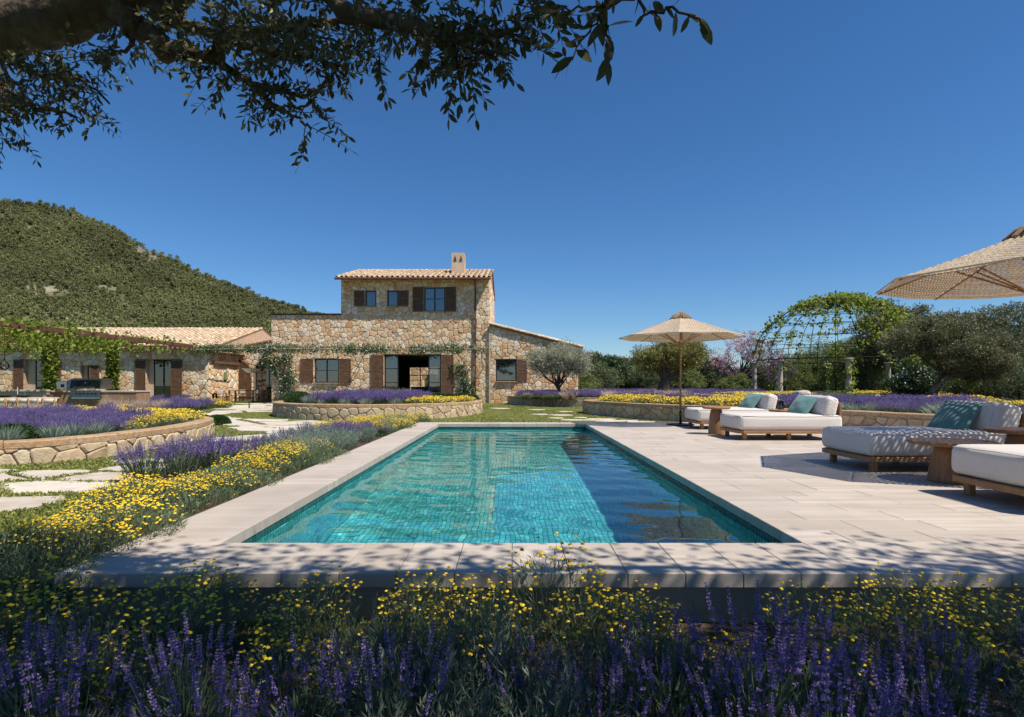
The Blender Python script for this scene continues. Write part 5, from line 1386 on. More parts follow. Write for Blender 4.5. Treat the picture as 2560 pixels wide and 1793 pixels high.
for _ in range(5600):
    y=R.uniform(14.0,41); x=R.uniform(0,26)
    if y<24.4:
        bx=behind_wall(y,.5)
        if bx is None or x<bx: continue
    elif y<29.2:
        if x<4.6: continue
    else:
        if x<.6 and y<33: continue
        if x<.2 or (x<4.3 and y>34.6): continue
    if x>6+.55*y: continue
    px=CX+x*FOC/y
    v=math.sin(y*1.05+x*.22)+.5*math.sin(x*.9-y*.35)
    if y<15.5: continue
    if px<1660:
        k='l' if (y>25 and v>-.2) or (y>36) else ('y' if y<25.5 or v<-.75 else ('f' if R.random()<.5 else 'g'))
    elif px<1900: k='y' if (y<33 and v>-.9) else ('l' if y>36 or v<-1.1 else 'g')
    else: k='l' if y<20 and v>-.7 and px<2430 else ('y' if v>.75 else 'g')
    if 1640<px<1720 and 26<y<31: k='f'
    if k in 'yl' and R.random()<.22: k='g'
    {'y':PY,'l':PL,'f':PF,'g':PG}[k].append((x,y,.27))
def mass(name,protos,pts,mats,smin,smax,label,cat):
    if len(pts)<2: return
    pts=np.array(pts); n=len(pts); s=R.uniform(smin,smax,n)
    stuff(name,protos,pts,np.stack([R.normal(0,.05,n),R.normal(0,.05,n),R.uniform(0,6.28,n)],1),np.stack([s,s,s],1),R.integers(0,len(protos),n),mats)
LP=[lavender_proto(s,.42,.40,70,4,.028,120,4,.01,leafL=.14) for s in (21,22)]
mass('lavender_drift',LP,PL,LMATS,.8,1.2,'','')
mass('yellow_flower_drift',[santolina_proto(s,.28,.45,75,230,.026,.12,.024,.007) for s in (23,24)],PY,SMATS,.8,1.2,'','')
mass('feather_grass_drift',[tuft_proto(s,.5,.45,120,.02,bend=.25) for s in (25,)],PF,[m_feather],.8,1.1,'','')
mass('low_green_drift',[tuft_proto(s,.3,.45,120,.03) for s in (27,)],PG,[m_shrubC],.8,1.1,'','')
mass('front_bed_planting',[santolina_proto(s,.42,.30,70,700,.0115,.05,.007,.003,.14) for s in (31,32)],[(rng.uniform(3.3,6.4),rng.uniform(1.7,3.0),-.33) for _ in range(24)],SMATS,.75,.95,'','')
# ---- lawn
def lawn(x,y):
    if in_deck(x,y,.03) or (y<2.9 and x>-3.6): return False
    if in_oval(x,y,1.01) or in_left_bed(x,y) : return False
    if x>0:
        if y<24.4:
            b=behind_wall(y,-.02)
            if b is not None and x>b: return False
        elif y<29.5 and x>4.3: return False
        elif y<35 and x> (.0 if y>33 else (1.2 if y>31 else 3.2)): return False
        if x>5.2: return False
    if -4.45<x<-2.5 and 2.9<y<12 and x>(-3.25 if y<6.6 else bed_edge(y)+.3): return False
    return y<35.3
gp=[]
for _ in range(150000):
    t=R.random(); y=3.0+32.5*t**2.1; xr=.92*y+.5; x=R.uniform(-min(xr,17),min(5.5,xr))
    if not lawn(x,y): continue
    gp.append((x,y,gz(x,y)-.005))
for _ in range(9000):
    x=R.uniform(-9,-3.45); y=R.uniform(-1,4.4)
    if lawn(x,y): gp.append((x,y,gz(x,y)-.005))
gp=np.array(gp)
# keep the flagstones clear
keep=np.ones(len(gp),bool)
for p in flags:
    xs=[q[0] for q in p]; ys=[q[1] for q in p]; m=(gp[:,0]>min(xs))&(gp[:,0]<max(xs))&(gp[:,1]>min(ys))&(gp[:,1]<max(ys))
    idx=np.nonzero(m)[0]
    if not len(idx): continue
    ins=np.zeros(len(idx),bool); X,Y=gp[idx,0],gp[idx,1]; cx=sum(xs)/len(xs); cy=sum(ys)/len(ys); pp=[(cx+(a-cx)*.97,cy+(b-cy)*.97) for a,b in p]; j=len(pp)-1
    for i in range(len(pp)):
        (xi,yi),(xj,yj)=pp[i],pp[j]
        c=((yi>Y)!=(yj>Y))&(X<(xj-xi)*(Y-yi)/((yj-yi) or 1e-9)+xi); ins^=c; j=i
    keep[idx[ins]]=False
gp=gp[keep]
def lawn_proto(seed,n=16,s=.05):
    Rg=np.random.default_rng(seed); C=np.stack([Rg.normal(0,.045,n),Rg.normal(0,.045,n),Rg.uniform(.0,.03,n)],1)
    V,F=leaves(C,Rg,s,s*.42,axis=np.tile([[0,0,.55]],(n,1)),spread=1.0); return cat_geo([(V,F,0,Rg.random(n))])
n=len(gp); s=np.clip(gp[:,1]/9,.85,2.3)*R.uniform(.7,1.2,n)
stuff('lawn_grass',[lawn_proto(k) for k in (1,2,3)],gp,np.stack([np.zeros(n),np.zeros(n),R.uniform(0,6.28,n)],1),np.stack([s,s,np.clip(1.25-gp[:,1]/15,.34,1.1)],1),R.integers(0,3,n),[m_grass])
print('plants',NPL,'lawn',n,'drifts',len(PY),len(PL),len(PF),len(PG))
# ---------------------------------------------------------------- the olive tree over the camera
def at(px,py,d): d*=.82; return Vector((fx(px,d),d,fz(py,d)))
R=np.random.default_rng(9); rng=random.Random(9)
ot=empty('olive_tree',(-4.3,1.6,-.35),'big gnarled olive tree whose limb and hanging leafy branches fill the upper left sky','tree')
OL=Vector(ot.location)
def bend(pts,n=5,j=.02):
    """catmull subdivision of a branch with a little wander"""
    P=[Vector(p) for p in pts]; out=[]
    for i in range(len(P)-1):
        p0=P[max(0,i-1)];p1=P[i];p2=P[i+1];p3=P[min(len(P)-1,i+2)]
        for k in range(n):
            t=k/n; q=.5*((2*p1)+(p2-p0)*t+(2*p0-5*p1+4*p2-p3)*t*t+(3*p1-p0-3*p2+p3)*t**3)
            out.append(q+Vector((rng.uniform(-j,j),rng.uniform(-j,j),rng.uniform(-j,j))))
    out.append(P[-1]); return out
def limb(name,pts,r0,r1,n=10,par=ot,mat=m_bark,j=.015,knob=.12):
    P=bend(pts,6,j); m=len(P); rr=[(r0+(r1-r0)*i/(m-1))*(1+rng.uniform(-knob,knob)) for i in range(m)]
    mb=MB(); mb.tube([p-OL for p in P],rr,n); mb.build(name,mat,par,smooth=True); return P
trunk_top=Vector((-3.75,2.7,2.55))
limb('trunk',[(-4.3,1.6,-.5),(-4.25,1.75,.4),(-4.0,2.0,1.3),(-3.9,2.4,2.0),trunk_top],.36,.22,14)
A=limb('limb',[trunk_top,at(-150,105,3.75),at(0,78,3.65),at(150,42,3.55),at(290,-20,3.45),at(420,-190,3.2),(-1.2,1.8,4.0),(.3,1.4,4.4),(1.8,1.0,4.7),(3.4,.6,4.9)],.145,.07,18,j=.010,knob=.07)
brs=[]
def br(pts,r0,r1,tw=1): P=limb('branch',pts,r0,r1,8,j=.008,knob=.18); brs.append((P,tw)); return P
br([at(285,10,3.45),at(330,55,3.42),at(385,90,3.4),at(412,128,3.38),at(450,122,3.36),at(492,138,3.34),at(530,142,3.32),at(565,166,3.3),at(618,205,3.25)],.062,.016)
br([at(618,205,3.25),at(690,222,3.2),at(762,238,3.15),at(815,215,3.1)],.016,.006)
br([at(630,212,3.24),at(672,255,3.2),at(714,281,3.16),at(750,296,3.12),at(780,322,3.1)],.013,.004)
br([at(680,262,3.2),at(730,268,3.18),at(775,258,3.14),at(800,225,3.1)],.007,.004)
br([at(530,140,3.32),at(552,120,3.3),at(566,84,3.25),at(650,78,3.2),at(740,60,3.15),at(830,56,3.1),at(930,48,3.0)],.035,.012)
br([at(400,-40,3.4),at(410,40,3.4),at(470,60,3.35),at(560,95,3.3),at(640,122,3.25),at(700,138,3.2),at(760,150,3.15)],.038,.008)
br([at(480,-90,3.3),at(455,0,3.35),at(420,45,3.38)],.03,.05)
br([at(760,-120,2.9),at(830,-10,2.85),at(870,30,2.8),at(960,48,2.75),at(1030,68,2.7),at(1118,94,2.62),at(1200,86,2.58),at(1275,88,2.5)],.045,.009)
br([at(1118,96,2.62),at(1138,140,2.6),at(1142,165,2.58),at(1190,165,2.52)],.013,.006)
br([at(1142,160,2.58),at(1125,185,2.55),at(1145,212,2.52)],.006,.003)
br([at(1150,100,2.6),at(1220,130,2.5),at(1300,140,2.45)],.010,.004)
br([at(-60,60,3.6),at(-20,150,3.5),at(5,220,3.4),at(30,280,3.4),at(50,315,3.4)],.022,.005)
br([at(20,150,3.4),at(110,190,3.4),at(200,200,3.4),at(275,260,3.4)],.018,.004)
br([at(15,220,3.4),at(90,270,3.4),at(165,280,3.4),at(205,310,3.4)],.014,.004)
br([at(340,60,3.42),at(330,110,3.5),at(290,140,3.55),at(230,140,3.6)],.014,.004)
# near twigs hanging from above
F1=br([(.36,1.22,2.2),at(1640,-60,1.5),at(1523,19,1.5),at(1523,80,1.5),at(1522,150,1.49)],.006,.002,0)
F2=br([at(1523,19,1.5),at(1450,22,1.5),at(1375,24,1.5)],.003,.0015,0)
F3=br([at(1545,-10,1.5),at(1480,70,1.5),at(1420,150,1.5)],.003,.0015,0)
F4=br([(.38,1.2,2.15),at(1605,-4,1.48),at(1690,25,1.46),at(1755,54,1.45)],.0045,.0018,0)
br([(-1.2,1.8,4.0),at(1640,-700,2.2),(.36,1.22,2.2)],.03,.006,0)
for pts in ([(-1.2,1.8,4.0),(-.6,1.0,4.5),(0,.2,4.8),(.8,-1.2,5.0)],[(.3,1.4,4.4),(1.6,1.7,4.4),(3.0,1.8,4.4),(4.6,1.7,4.5)],[(1.8,1.0,4.7),(2.8,.2,5.0),(3.8,-1.0,5.1)],[(3.4,.6,4.9),(4.8,.9,4.9),(6.3,.8,4.9)],[(-2.6,2.6,3.3),(-2.4,1.4,4.1),(-2.6,.2,4.6)]):
    limb('branch',pts,.07,.02,8,j=.03)
# leaves: every leaf is a placement (position, rotation, size)
LV=[]; tw=MB()
def twig(base,dirv,L,n=14,ls=.055,vis=True):
    d=Vector(dirv).normalized(); pts=[Vector(base)]; 
    for k in range(4): d=(d+Vector((rng.uniform(-.25,.25),rng.uniform(-.25,.25),rng.uniform(-.25,.1)))).normalized(); pts.append(pts[-1]+d*L/4)
    tw.tube([p-OL for p in pts],[.0026,.0022,.0018,.0014,.001],3,0,.5,cap=False)
    for k in range(n):
        t=(k//2+.6)/(n/2+.4)*4; i=min(3,int(t)); p=pts[i]+(pts[i+1]-pts[i])*(t-i); dd=(pts[i+1]-pts[i]).normalized()
        s=dd.cross(Vector((rng.gauss(0,1),rng.gauss(0,1),rng.gauss(0,1)))).normalized()*(1 if k%2 else -1)
        a=(dd*rng.uniform(.35,.9)+s+Vector((0,0,-.25))).normalized()
        LV.append((p,a,ls*rng.uniform(.65,1.25)))
    LV.append((pts[-1],d,ls))
def dress(P,density,L,ls,down=.35,out=1.0,n=12):
    for a,b in zip(P,P[1:]):
        k=density*(b-a).length; m=int(k)+(rng.random()<k-int(k))
        for _ in range(m):
            p=a+(b-a)*rng.random(); v=Vector((rng.gauss(0,1),rng.gauss(0,.8),rng.gauss(0,.7)-down)); twig(p,v,L*.85*rng.uniform(.6,1.2),n,ls*.86)
for P,t in brs:
    if t: dress(P[len(P)//3 if P[0].y>3.3 else 0:],15,.24,.050)
def blob(px0,px1,py0,py1,d0,d1,n,ls=.05,L=.2,nn=13,dn=.3):
    for _ in range(n):
        p=at(rng.uniform(px0,px1),rng.uniform(py0,py1),rng.uniform(d0,d1)); (twig(p,(rng.gauss(0,1),rng.gauss(0,.7),rng.gauss(0,.7)-dn),L*.85,nn,ls*.86) if rng.random()<.60 else None)
blob(-60,190,115,262,3.0,3.6,135,ls=.043); blob(150,260,150,280,3.1,3.6,34,ls=.043); blob(-40,60,265,320,3.2,3.5,14,ls=.043); blob(-30,20,335,365,3.2,3.4,4,ls=.043)
blob(230,420,40,150,3.4,3.9,34); blob(400,720,-20,95,2.9,3.6,95); blob(680,1000,-20,130,2.6,3.3,95); blob(690,900,90,160,2.9,3.2,40)
blob(980,1230,-20,110,2.4,2.9,66); blob(1130,1290,35,135,2.4,2.7,30); blob(1200,1400,-20,40,2.2,2.6,22); blob(1060,1150,130,170,2.5,2.6,6)
blob(640,790,165,250,3.0,3.25,18); blob(500,620,185,230,3.1,3.3,8); blob(870,960,130,170,2.8,3,5); blob(0,120,-40,30,3.8,4.6,30); blob(745,800,265,300,3.05,3.15,4)
nvis=len(LV)
FL=[]
def nearleaves(P,m,ls):
    for k in range(m):
        t=(k+.5)/m*(len(P)-1); i=min(len(P)-2,int(t)); p=P[i]+(P[i+1]-P[i])*(t-i); dd=(P[i+1]-P[i]).normalized()
        s=dd.cross(Vector((rng.gauss(0,.3),1,rng.gauss(0,.3)))).normalized()*(1 if k%2 else -1); a=(dd*rng.uniform(.3,.9)+s*rng.uniform(.5,1)+Vector((0,rng.uniform(-.3,.3),-.55))).normalized()
        FL.append((p,a,ls*rng.uniform(.6,1.25)))
    FL.append((P[-1],(P[-1]-P[-3]).normalized(),ls))
nearleaves(F1[12:],12,.050); nearleaves(F2,10,.044); nearleaves(F3,14,.048); nearleaves(F4[4:],17,.050)
def leaf_geo():
    """pointed oval leaf, 1 long along +x, folded on its midrib"""
    xs=[0,.06,.3,.6,.85,1.0]; ws=[.004,.03,.15,.165,.09,.004]; V=[];F=[]
    for x,w in zip(xs,ws): V+=[(x,-w,.10*w+.0*x-.12*(x-.5)**2),(x,0,-.12*(x-.5)**2),(x,w,.10*w-.12*(x-.5)**2)]
    for k in range(5):
        a=3*k; F+=[(a,a+3,a+4,a+1),(a+1,a+4,a+5,a+2)]
    return np.array(V,float),np.array(F)
lv,lf=leaf_geo(); LEAF_ME=npmesh('leaf',lv,lf,[m_olive],None,np.zeros(len(lf)),True)
def leaf_rot(a):
    x=Vector(a); up=Vector((rng.gauss(0,.6),rng.gauss(0,.6),1)); y=up.cross(x)
    if y.length<.05: y=Vector((0,1,0)).cross(x)
    y.normalize(); z=x.cross(y); return Matrix((x,y,z)).transposed()
def inview(p): px=CX+p.x*FOC/p.y; py=HOR-(p.z-EYE)*FOC/p.y; return p.y>.3 and -10<px<2570 and -10<py<1800
cand=[(l,True) for l in FL]+[(l,False) for l in LV]
cand.sort(key=lambda c:(0 if inview(c[0][0]) else 9)-c[0][2]/max(.5,c[0][0].y)*10)
pts=[];rots=[];scl=[]
for i,(l,_) in enumerate(cand):
    p,a,s=l; M3=leaf_rot(a)
    if i<300:
        o=link('leaf',LEAF_ME,ot); o.matrix_local=Matrix.Translation(p-OL)@M3.to_4x4()@Matrix.Diagonal((s,s*1.05,s,1))
    else:
        pts.append(p-OL); rots.append(M3.to_euler()); scl.append((s,s*1.05,s))
# the crown above the picture, which throws the foreground shade
cl=[]
for _ in range(4600):
    x=rng.uniform(-3.6,7.4); y=rng.uniform(-5.0,1.9); z=rng.uniform(3.45,5.6)+.25*math.sin(x*1.3)
    if z<1.05+.70*y+.55: z+=.5
    v=math.sin(x*1.9+y*.7)+math.sin(y*2.3-x*.8+1)+.8*math.sin(x*3.1+y*2.7)
    if v<-.9 and rng.random()<.7: continue
    if y>1.5 and rng.random()<.45: continue
    cl.append((x,y,z))
for c in cl:
    for _ in range(20):
        p=Vector(c)+Vector((rng.gauss(0,.2),rng.gauss(0,.2),rng.gauss(0,.15))); a=Vector((rng.gauss(0,1),rng.gauss(0,1),rng.gauss(0,.7)-.2)).normalized()
        if p.z<1.05+.68*p.y+.12 and p.y>.3: continue
        pts.append(p-OL); rots.append(leaf_rot(a).to_euler()); s=.092*rng.uniform(.7,1.3); scl.append((s,s*1.25,s))
n=len(pts)
stuff('foliage',[(lv,lf,np.zeros(len(lf),int),np.zeros(len(lf)))],np.array([tuple(p) for p in pts]),np.array([tuple(r) for r in rots]),np.array(scl),np.zeros(n,int),[m_olive],parent=ot)
tw.build('twig',m_barkdk,ot,kind='stuff')
print('olive leaves',n,nvis)

# ---------------------------------------------------------------- trees and shrubs beyond
def tree(name,loc,label,blobs,trunk,limbs,mat,n,ls,lw,cr=.45,seed=1,group=None,bark=m_bark,nc=None,shell=.55,petal=None,cat='tree',tr=.16):
    """blobs: crown ellipsoids (x,y,z,rx,ry,rz) relative to loc; trunk polyline; limbs = count of boughs grown into the crown"""
    Rt=np.random.default_rng(seed); rt=random.Random(seed); e=empty(name,loc,label,cat,group)
    B=np.array(blobs,float); vol=B[:,3]*B[:,4]*B[:,5]; nc=nc or max(24,n//70); k=Rt.choice(len(B),nc,p=vol**.8/np.sum(vol**.8))
    u=rnd_unit(nc,Rt)*(shell+(1-shell)*Rt.random(nc)**.6)[:,None]; C=B[k,:3]+u*B[k,3:]
    m=max(1,n//nc); kk=np.repeat(np.arange(nc),m); crs=cr*Rt.uniform(.6,1.3,nc)
    P=C[kk]+rnd_unit(nc*m,Rt)*(Rt.random(nc*m)**.5)[:,None]*crs[kk][:,None]*np.array([1,1,.75])
    ax=(P-B[k,:3][kk]); ax/=np.linalg.norm(ax,axis=1,keepdims=True)+1e-6
    V,F=leaves(P,Rt,ls,lw,axis=ax*.5+np.array([0,0,.2]),spread=1.0)
    t=np.clip(Rt.random(nc)[kk]*.7+Rt.random(nc*m)*.3,0,.999)
    link('crown',npmesh('crown',V,F,[mat],None,t),e)
    mb=MB(); T=[Vector(p) for p in trunk]; m_=len(T)
    rr=[tr*(1.25-.65*i/(m_-1)) for i in range(m_)]; rr[0]*=1.25; mb.tube(T,rr,9)
    mb.build('trunk',bark,e,smooth=True)
    lb=MB()
    for i in range(limbs):
        c=Vector(C[rt.randrange(nc)]); s=T[-1] if rt.random()<.6 else T[-2]+(T[-1]-T[-2])*rt.random()
        md=s+(c-s)*.5+Vector((rt.uniform(-.2,.2),rt.uniform(-.2,.2),rt.uniform(-.25,.05)))*(c-s).length*.5
        q=s+(md-s)*.5+Vector((rt.uniform(-.1,.1),rt.uniform(-.1,.1),rt.uniform(-.1,.1)))
        lb.tube([s,q,md,c],[tr*.55,tr*.42,tr*.25,tr*.08],6)
    if limbs: lb.build('limb',bark,e,smooth=True,kind=None)
    return e
def T_at(px,d,z=.25): return (fx(px,d),d,z)
# silver olive in front of the right wing
sc=33/FOC
tree('silver_olive_tree',T_at(1396,31.5,.25),'silvery olive tree in front of the right wing of the house','' or [(-.85,0,2.05,.95,.9,.72),(.3,0,2.25,1.05,1.0,.75),(1.15,.1,1.95,.8,.8,.62),(0,.2,1.8,1.3,1,.55)],[(.15,0,-.1),(.1,0,.35),(0,0,.75)],16,m_olivesil,26000,.12,.030,.36,seed=3,shell=.35,tr=.11)
lb=MB(); 
# yellow-green ancient olive under the far parasol
tree('ancient_olive_tree',T_at(1662,30,.27),'old yellow-green olive with a stout twisted trunk, behind the far parasol pole',[(-.75,0,2.15,.85,.9,.75),(.25,0,2.45,.9,1,.75),(1.3,0,2.3,.95,.9,.75),(.3,.3,1.9,1.4,.9,.55)],[(0,0,-.1),(-.05,0,.4),(.05,0,.9),(.1,0,1.2)],16,m_oliveyel,26000,.13,.040,.36,seed=4,tr=.36,shell=.35)
# blossom tree
tree('blossom_tree',T_at(1852,42.5,.27),'leafless tree covered in pale pink blossom left of the domed pavilion','' or [(-1.5,0,2.5,1.3,1,1.0),(.3,0,3.5,1.5,1.2,1.2),(1.9,0,2.6,1.5,1.1,1.4),(3.0,.3,1.9,1.3,1,1.2),(-.7,0,1.8,1.7,1,.7),(1.0,0,4.1,.8,.7,.6)],[(0,0,-.2),(.05,0,.5),(0,0,1.1)],40,m_pink,12000,.085,.06,.25,seed=5,bark=m_barkdk,tr=.12,nc=420,shell=.15)
# big dark olive at the right
tree('spreading_olive_tree',T_at(2338,24,.28),'large spreading dark olive tree with a leaning forked trunk right of the pavilion',[(.9,0,2.1,1.35,1.3,.95),(2.2,0,2.0,1.1,1.2,1.0),(-.35,.3,2.9,1.1,1.2,.75),(.8,.4,3.1,1.1,1.1,.55),(1.9,.2,1.35,1.0,1.0,.5),(-1.0,.5,2.5,.8,.9,.6)],[(-.25,0,-.1),(-.05,0,.45),(.25,0,.85),(.55,0,1.15)],16,m_oak,34000,.11,.040,.36,seed=6,tr=.16,shell=.4)
BG=[(1480,46,3.3,2.0,'dark evergreen tree directly beside the right end of the house, tip above the wing roof'),(1540,50,3.1,2.2,'evergreen tree behind and right of the silvery olive'),(1600,48,3.0,1.6,'low evergreen tree between the house and the yellow-green olive'),(1790,52,3.0,2.0,'evergreen tree between the yellow-green olive and the pink blossom tree'),(1720,55,3.5,2.2,'evergreen tree behind the yellow-green olive'),(2040,54,3.4,2.4,'evergreen tree low behind the middle of the domed pavilion'),(1960,56,3.0,2.0,'evergreen tree low behind the left of the domed pavilion'),(2230,45,7.2,3.3,'tall evergreen oak rising behind the right shoulder of the pavilion dome'),(2330,52,6.8,2.6,'evergreen oak behind the spreading dark olive'),(2440,40,6.1,2.6,'tall evergreen oak above and right of the spreading dark olive'),(2540,36,5.9,2.8,'tall evergreen oak at the right edge of the photo'),(2150,50,5.0,2.4,'evergreen tree seen through the right half of the dome')]
for i,(px,d,h,r,l) in enumerate(BG):
    rt=random.Random(50+i); bl=[]
    for k in range(5):
        a=rt.uniform(0,6.28); q=rt.uniform(.1,.6)*r; bl.append((q*math.cos(a),q*math.sin(a),h*rt.uniform(.45,.80),r*rt.uniform(.5,.75),r*rt.uniform(.5,.7),h*rt.uniform(.16,.24)))
    bl.append((0,0,h*.82,r*.5,r*.5,h*.18))
    tree('evergreen_tree',T_at(px,d,.1),l,bl,[(0,0,-.3),(.1,0,h*.25),(0,.1,h*.5)],14,(m_ever,m_oak,m_shrubC)[i%3] if i not in (7,9) else m_oak,22000 if h>5 else 15000,.20 if d>44 else .16,.08 if d>44 else .065,.50,seed=60+i,group='evergreen trees beyond the garden',bark=m_barkdk,tr=.14,shell=.45)
kinds=((m_shrubA,.10,.035,'bright green'),(m_shrubB,.12,.06,'dark glossy green'),(m_shrubC,.11,.03,'mid green'))
SH=[(1455,40,.75,0,'at the right end of the house'),(1500,42,1.0,2,'behind the silvery olive, to its right'),(1545,44,1.15,1,'left of the yellow-green olive, glossy'),(1588,43,.95,0,'left of the trunk of the yellow-green olive'),(1630,42,.95,2,'just behind the left of the old olive trunk'),(1705,42,.95,0,'right of the old olive trunk'),(1745,44,1.2,1,'behind the parasol pole'),(1785,43,.8,2,'right of the parasol pole'),(1835,40,.62,0,'in front of the pink blossom tree, left'),(1905,47,.9,2,'behind the two left pavilion columns, lower'),(1985,50,1.5,0,'behind the two left pavilion columns'),(2030,51,1.7,2,'inside the pavilion view, left of centre'),(2090,50,2.0,0,'inside the pavilion view, centre'),(2160,49,2.1,0,'inside the pavilion view, right of centre'),(2225,47,2.0,2,'behind the right pavilion columns'),(2290,27,.9,1,'at the foot of the rightmost pavilion column'),(2395,29,1.1,1,'below the branches of the spreading olive'),(2445,27,1.0,0,'right of the spreading olive, feathery'),(2500,28,1.75,1,'white-flecked, near the right edge'),(2550,25,1.15,2,'at the right edge behind the nearest daybed'),(2600,27,1.4,1,'just outside the right edge')]
for i,(px,d,r,k,l) in enumerate(SH):
    m,ls,lw,nm=kinds[k]; rt=random.Random(200+i)
    r0_=r; r*=(1.5 if d>35 else 1.15); bl=[(0,0,r*.75,r,r,r*.7)]+[(rt.uniform(-.6,.6)*r,rt.uniform(-.5,.3)*r,r*rt.uniform(.7,1.25),r*.55,r*.55,r*.42) for _ in range(4)]
    e=tree('garden_shrub',T_at(px,d,.2),f'{nm} rounded shrub {l}',bl,[(0,0,-.2),(0,0,r*.4),(0,0,r*.7)],6,m,int(5000+2600*r),ls*(1.5 if d>35 else 1.1),lw*(1.5 if d>35 else 1.1),.26*r+.08,seed=300+i,group='shrubs along the garden edge',bark=m_barkdk,cat='shrub',tr=.05,shell=.55)
    if k==1:
        Rq=np.random.default_rng(900+i); u=rnd_unit(170,Rq); u[:,2]=np.abs(u[:,2]); C=u*np.array([r,r,r*.8])*Rq.uniform(.85,1.08,170)[:,None]+np.array([0,0,r*.7]); V,F=leaves(C,Rq,.09,.07); link('blossom',npmesh('blossom',V,F,[m_white],None,Rq.random(170)),e)
# green masses closing the view far behind the house and the garden
P=[]
for _ in range(4600):
    x=R.uniform(-120,140); y=R.uniform(62,130); P.append((x,y,-.2))
P=np.array(P)
def wood_proto(seed):
    Rw=np.random.default_rng(seed); n=150; u=rnd_unit(n,Rw)*Rw.uniform(.5,1,n)[:,None]*np.array([1.7,1.7,1.3])+np.array([0,0,1.5]); V,F=leaves(u,Rw,.8,.5,axis=u-np.array([0,0,1.5]),spread=1); return cat_geo([(V,F,0,Rw.random(n))])
n=len(P); s=R.uniform(.6,1.1,n); stuff('far_scrub',[wood_proto(k) for k in (1,2)],P,np.stack([np.zeros(n),np.zeros(n),R.uniform(0,6.28,n)],1),np.stack([s,s,s],1),R.integers(0,2,n),[m_ever])
# ---------------------------------------------------------------- domed pavilion with climbing vine
R=np.random.default_rng(31); rng=random.Random(31)
GC=(22.4,40.0); GR=5.25; GT=2.62; GH=4.25; GB=.27
gz_=empty('domed_pavilion',(GC[0],GC[1],GB),'garden pavilion: black wire dome on eight stone columns','pavilion')
CA=[math.radians(22.5+45*k) for k in range(8)]
colm=M('column stone',(.50,.43,.35),.9,var=.2,vs=6,bump=.4,bs=30)
cme=MB(); H=GT-GB
cme.lathe([(.24,0),(.24,.10),(.19,.13),(.185,.16),(.175,H*.5),(.155,H-.28),(.165,H-.26),(.165,H-.23),(.155,H-.22),(.17,H-.17),(.27,H-.08),(.29,H-.07),(.29,H)],n=20)
cm=cme.mesh('column',colm,True)
for a in CA: link('column',cm,gz_,(GR*math.cos(a),GR*math.sin(a),0))
def dome(a,t):                                          # t 0 at the ring, 1 at the crown
    q=t*PI/2; return Vector((GR*1.02*math.cos(q)*math.cos(a),GR*1.02*math.cos(q)*math.sin(a),H+.05+GH*math.sin(q)))
for k in range(24):
    a=2*PI*k/24; mb=MB(); mb.tube([dome(a,t/12*.97) for t in range(13)],.022,5); mb.build('rib_wire',m_black,gz_)
for j,t in enumerate((0,.10,.22,.35,.48,.62,.78,.97)):
    mb=MB(); mb.tube([dome(2*PI*k/48,t) for k in range(49)],.035 if j==0 else .02,5,cap=False); mb.build('ring_wire',m_black,gz_)
vn=empty('climbing_vine',(GC[0],GC[1],GB),'leafy vine with mauve flowers growing up the columns and over the wire dome','vine')
C=[];FLW=[]
for k in range(24):
    a0=2*PI*k/24; dens=.55+.45*math.cos(a0-math.radians(-30)); 
    for _ in range(62):
        t=R.random()**.85*.98; a=a0+R.normal(0,.02)
        keepp=.04+.26*(math.sin(k*2.3+t*9)+1)*.5+.24*(t>.62)+.24*max(0,math.cos(a0-math.radians(-20)))
        if R.random()>keepp: continue
        p=dome(a,t); 
        for _ in range(9): C.append(p+Vector(R.normal(0,.13,3)))
        if R.random()<.22: FLW.append(p+Vector(R.normal(0,.12,3)))
for t in (0,.22,.48,.78,.97):
    for _ in range(70):
        a=R.uniform(0,6.283)
        if R.random()>.2+.4*max(0,math.cos(a+.4))+.2*(t>.7): continue
        p=dome(a,t)
        for _ in range(8): C.append(p+Vector(R.normal(0,.14,3)))
        if R.random()<.2: FLW.append(p+Vector(R.normal(0,.14,3)))
for a in CA:
    b=Vector((GR*math.cos(a),GR*math.sin(a),0)); dn=rng.uniform(.2,1.0)*(0.15 if a>2.4 and a<3.9 else 1)
    for _ in range(int(70*dn)):
        z=rng.uniform(0,H); p=b+Vector((rng.gauss(0,.16),rng.gauss(0,.16),z))
        for _ in range(9): C.append(p+Vector(R.normal(0,.12,3)))
        if rng.random()<.25: FLW.append(p+Vector(R.normal(0,.15,3)))
V,F=leaves(np.array([tuple(p) for p in C]),R,.23,.18,spread=1); link('foliage',npmesh('foliage',V,F,[m_vine],None,R.random(len(F))),vn)
V,F=leaves(np.array([tuple(p) for p in FLW]),R,.15,.14,spread=1); link('blossom',npmesh('blossom',V,F,[m_mauve],None,R.random(len(F))),vn)
mb=MB()
for a in CA:
    b=Vector((GR*math.cos(a),GR*math.sin(a),0)); mb.tube([b+Vector((.21*math.cos(z*2.2+a),.21*math.sin(z*2.2+a),z)) for z in np.linspace(0,H,14)],.02,5)
mb.build('stem',m_barkdk,vn)

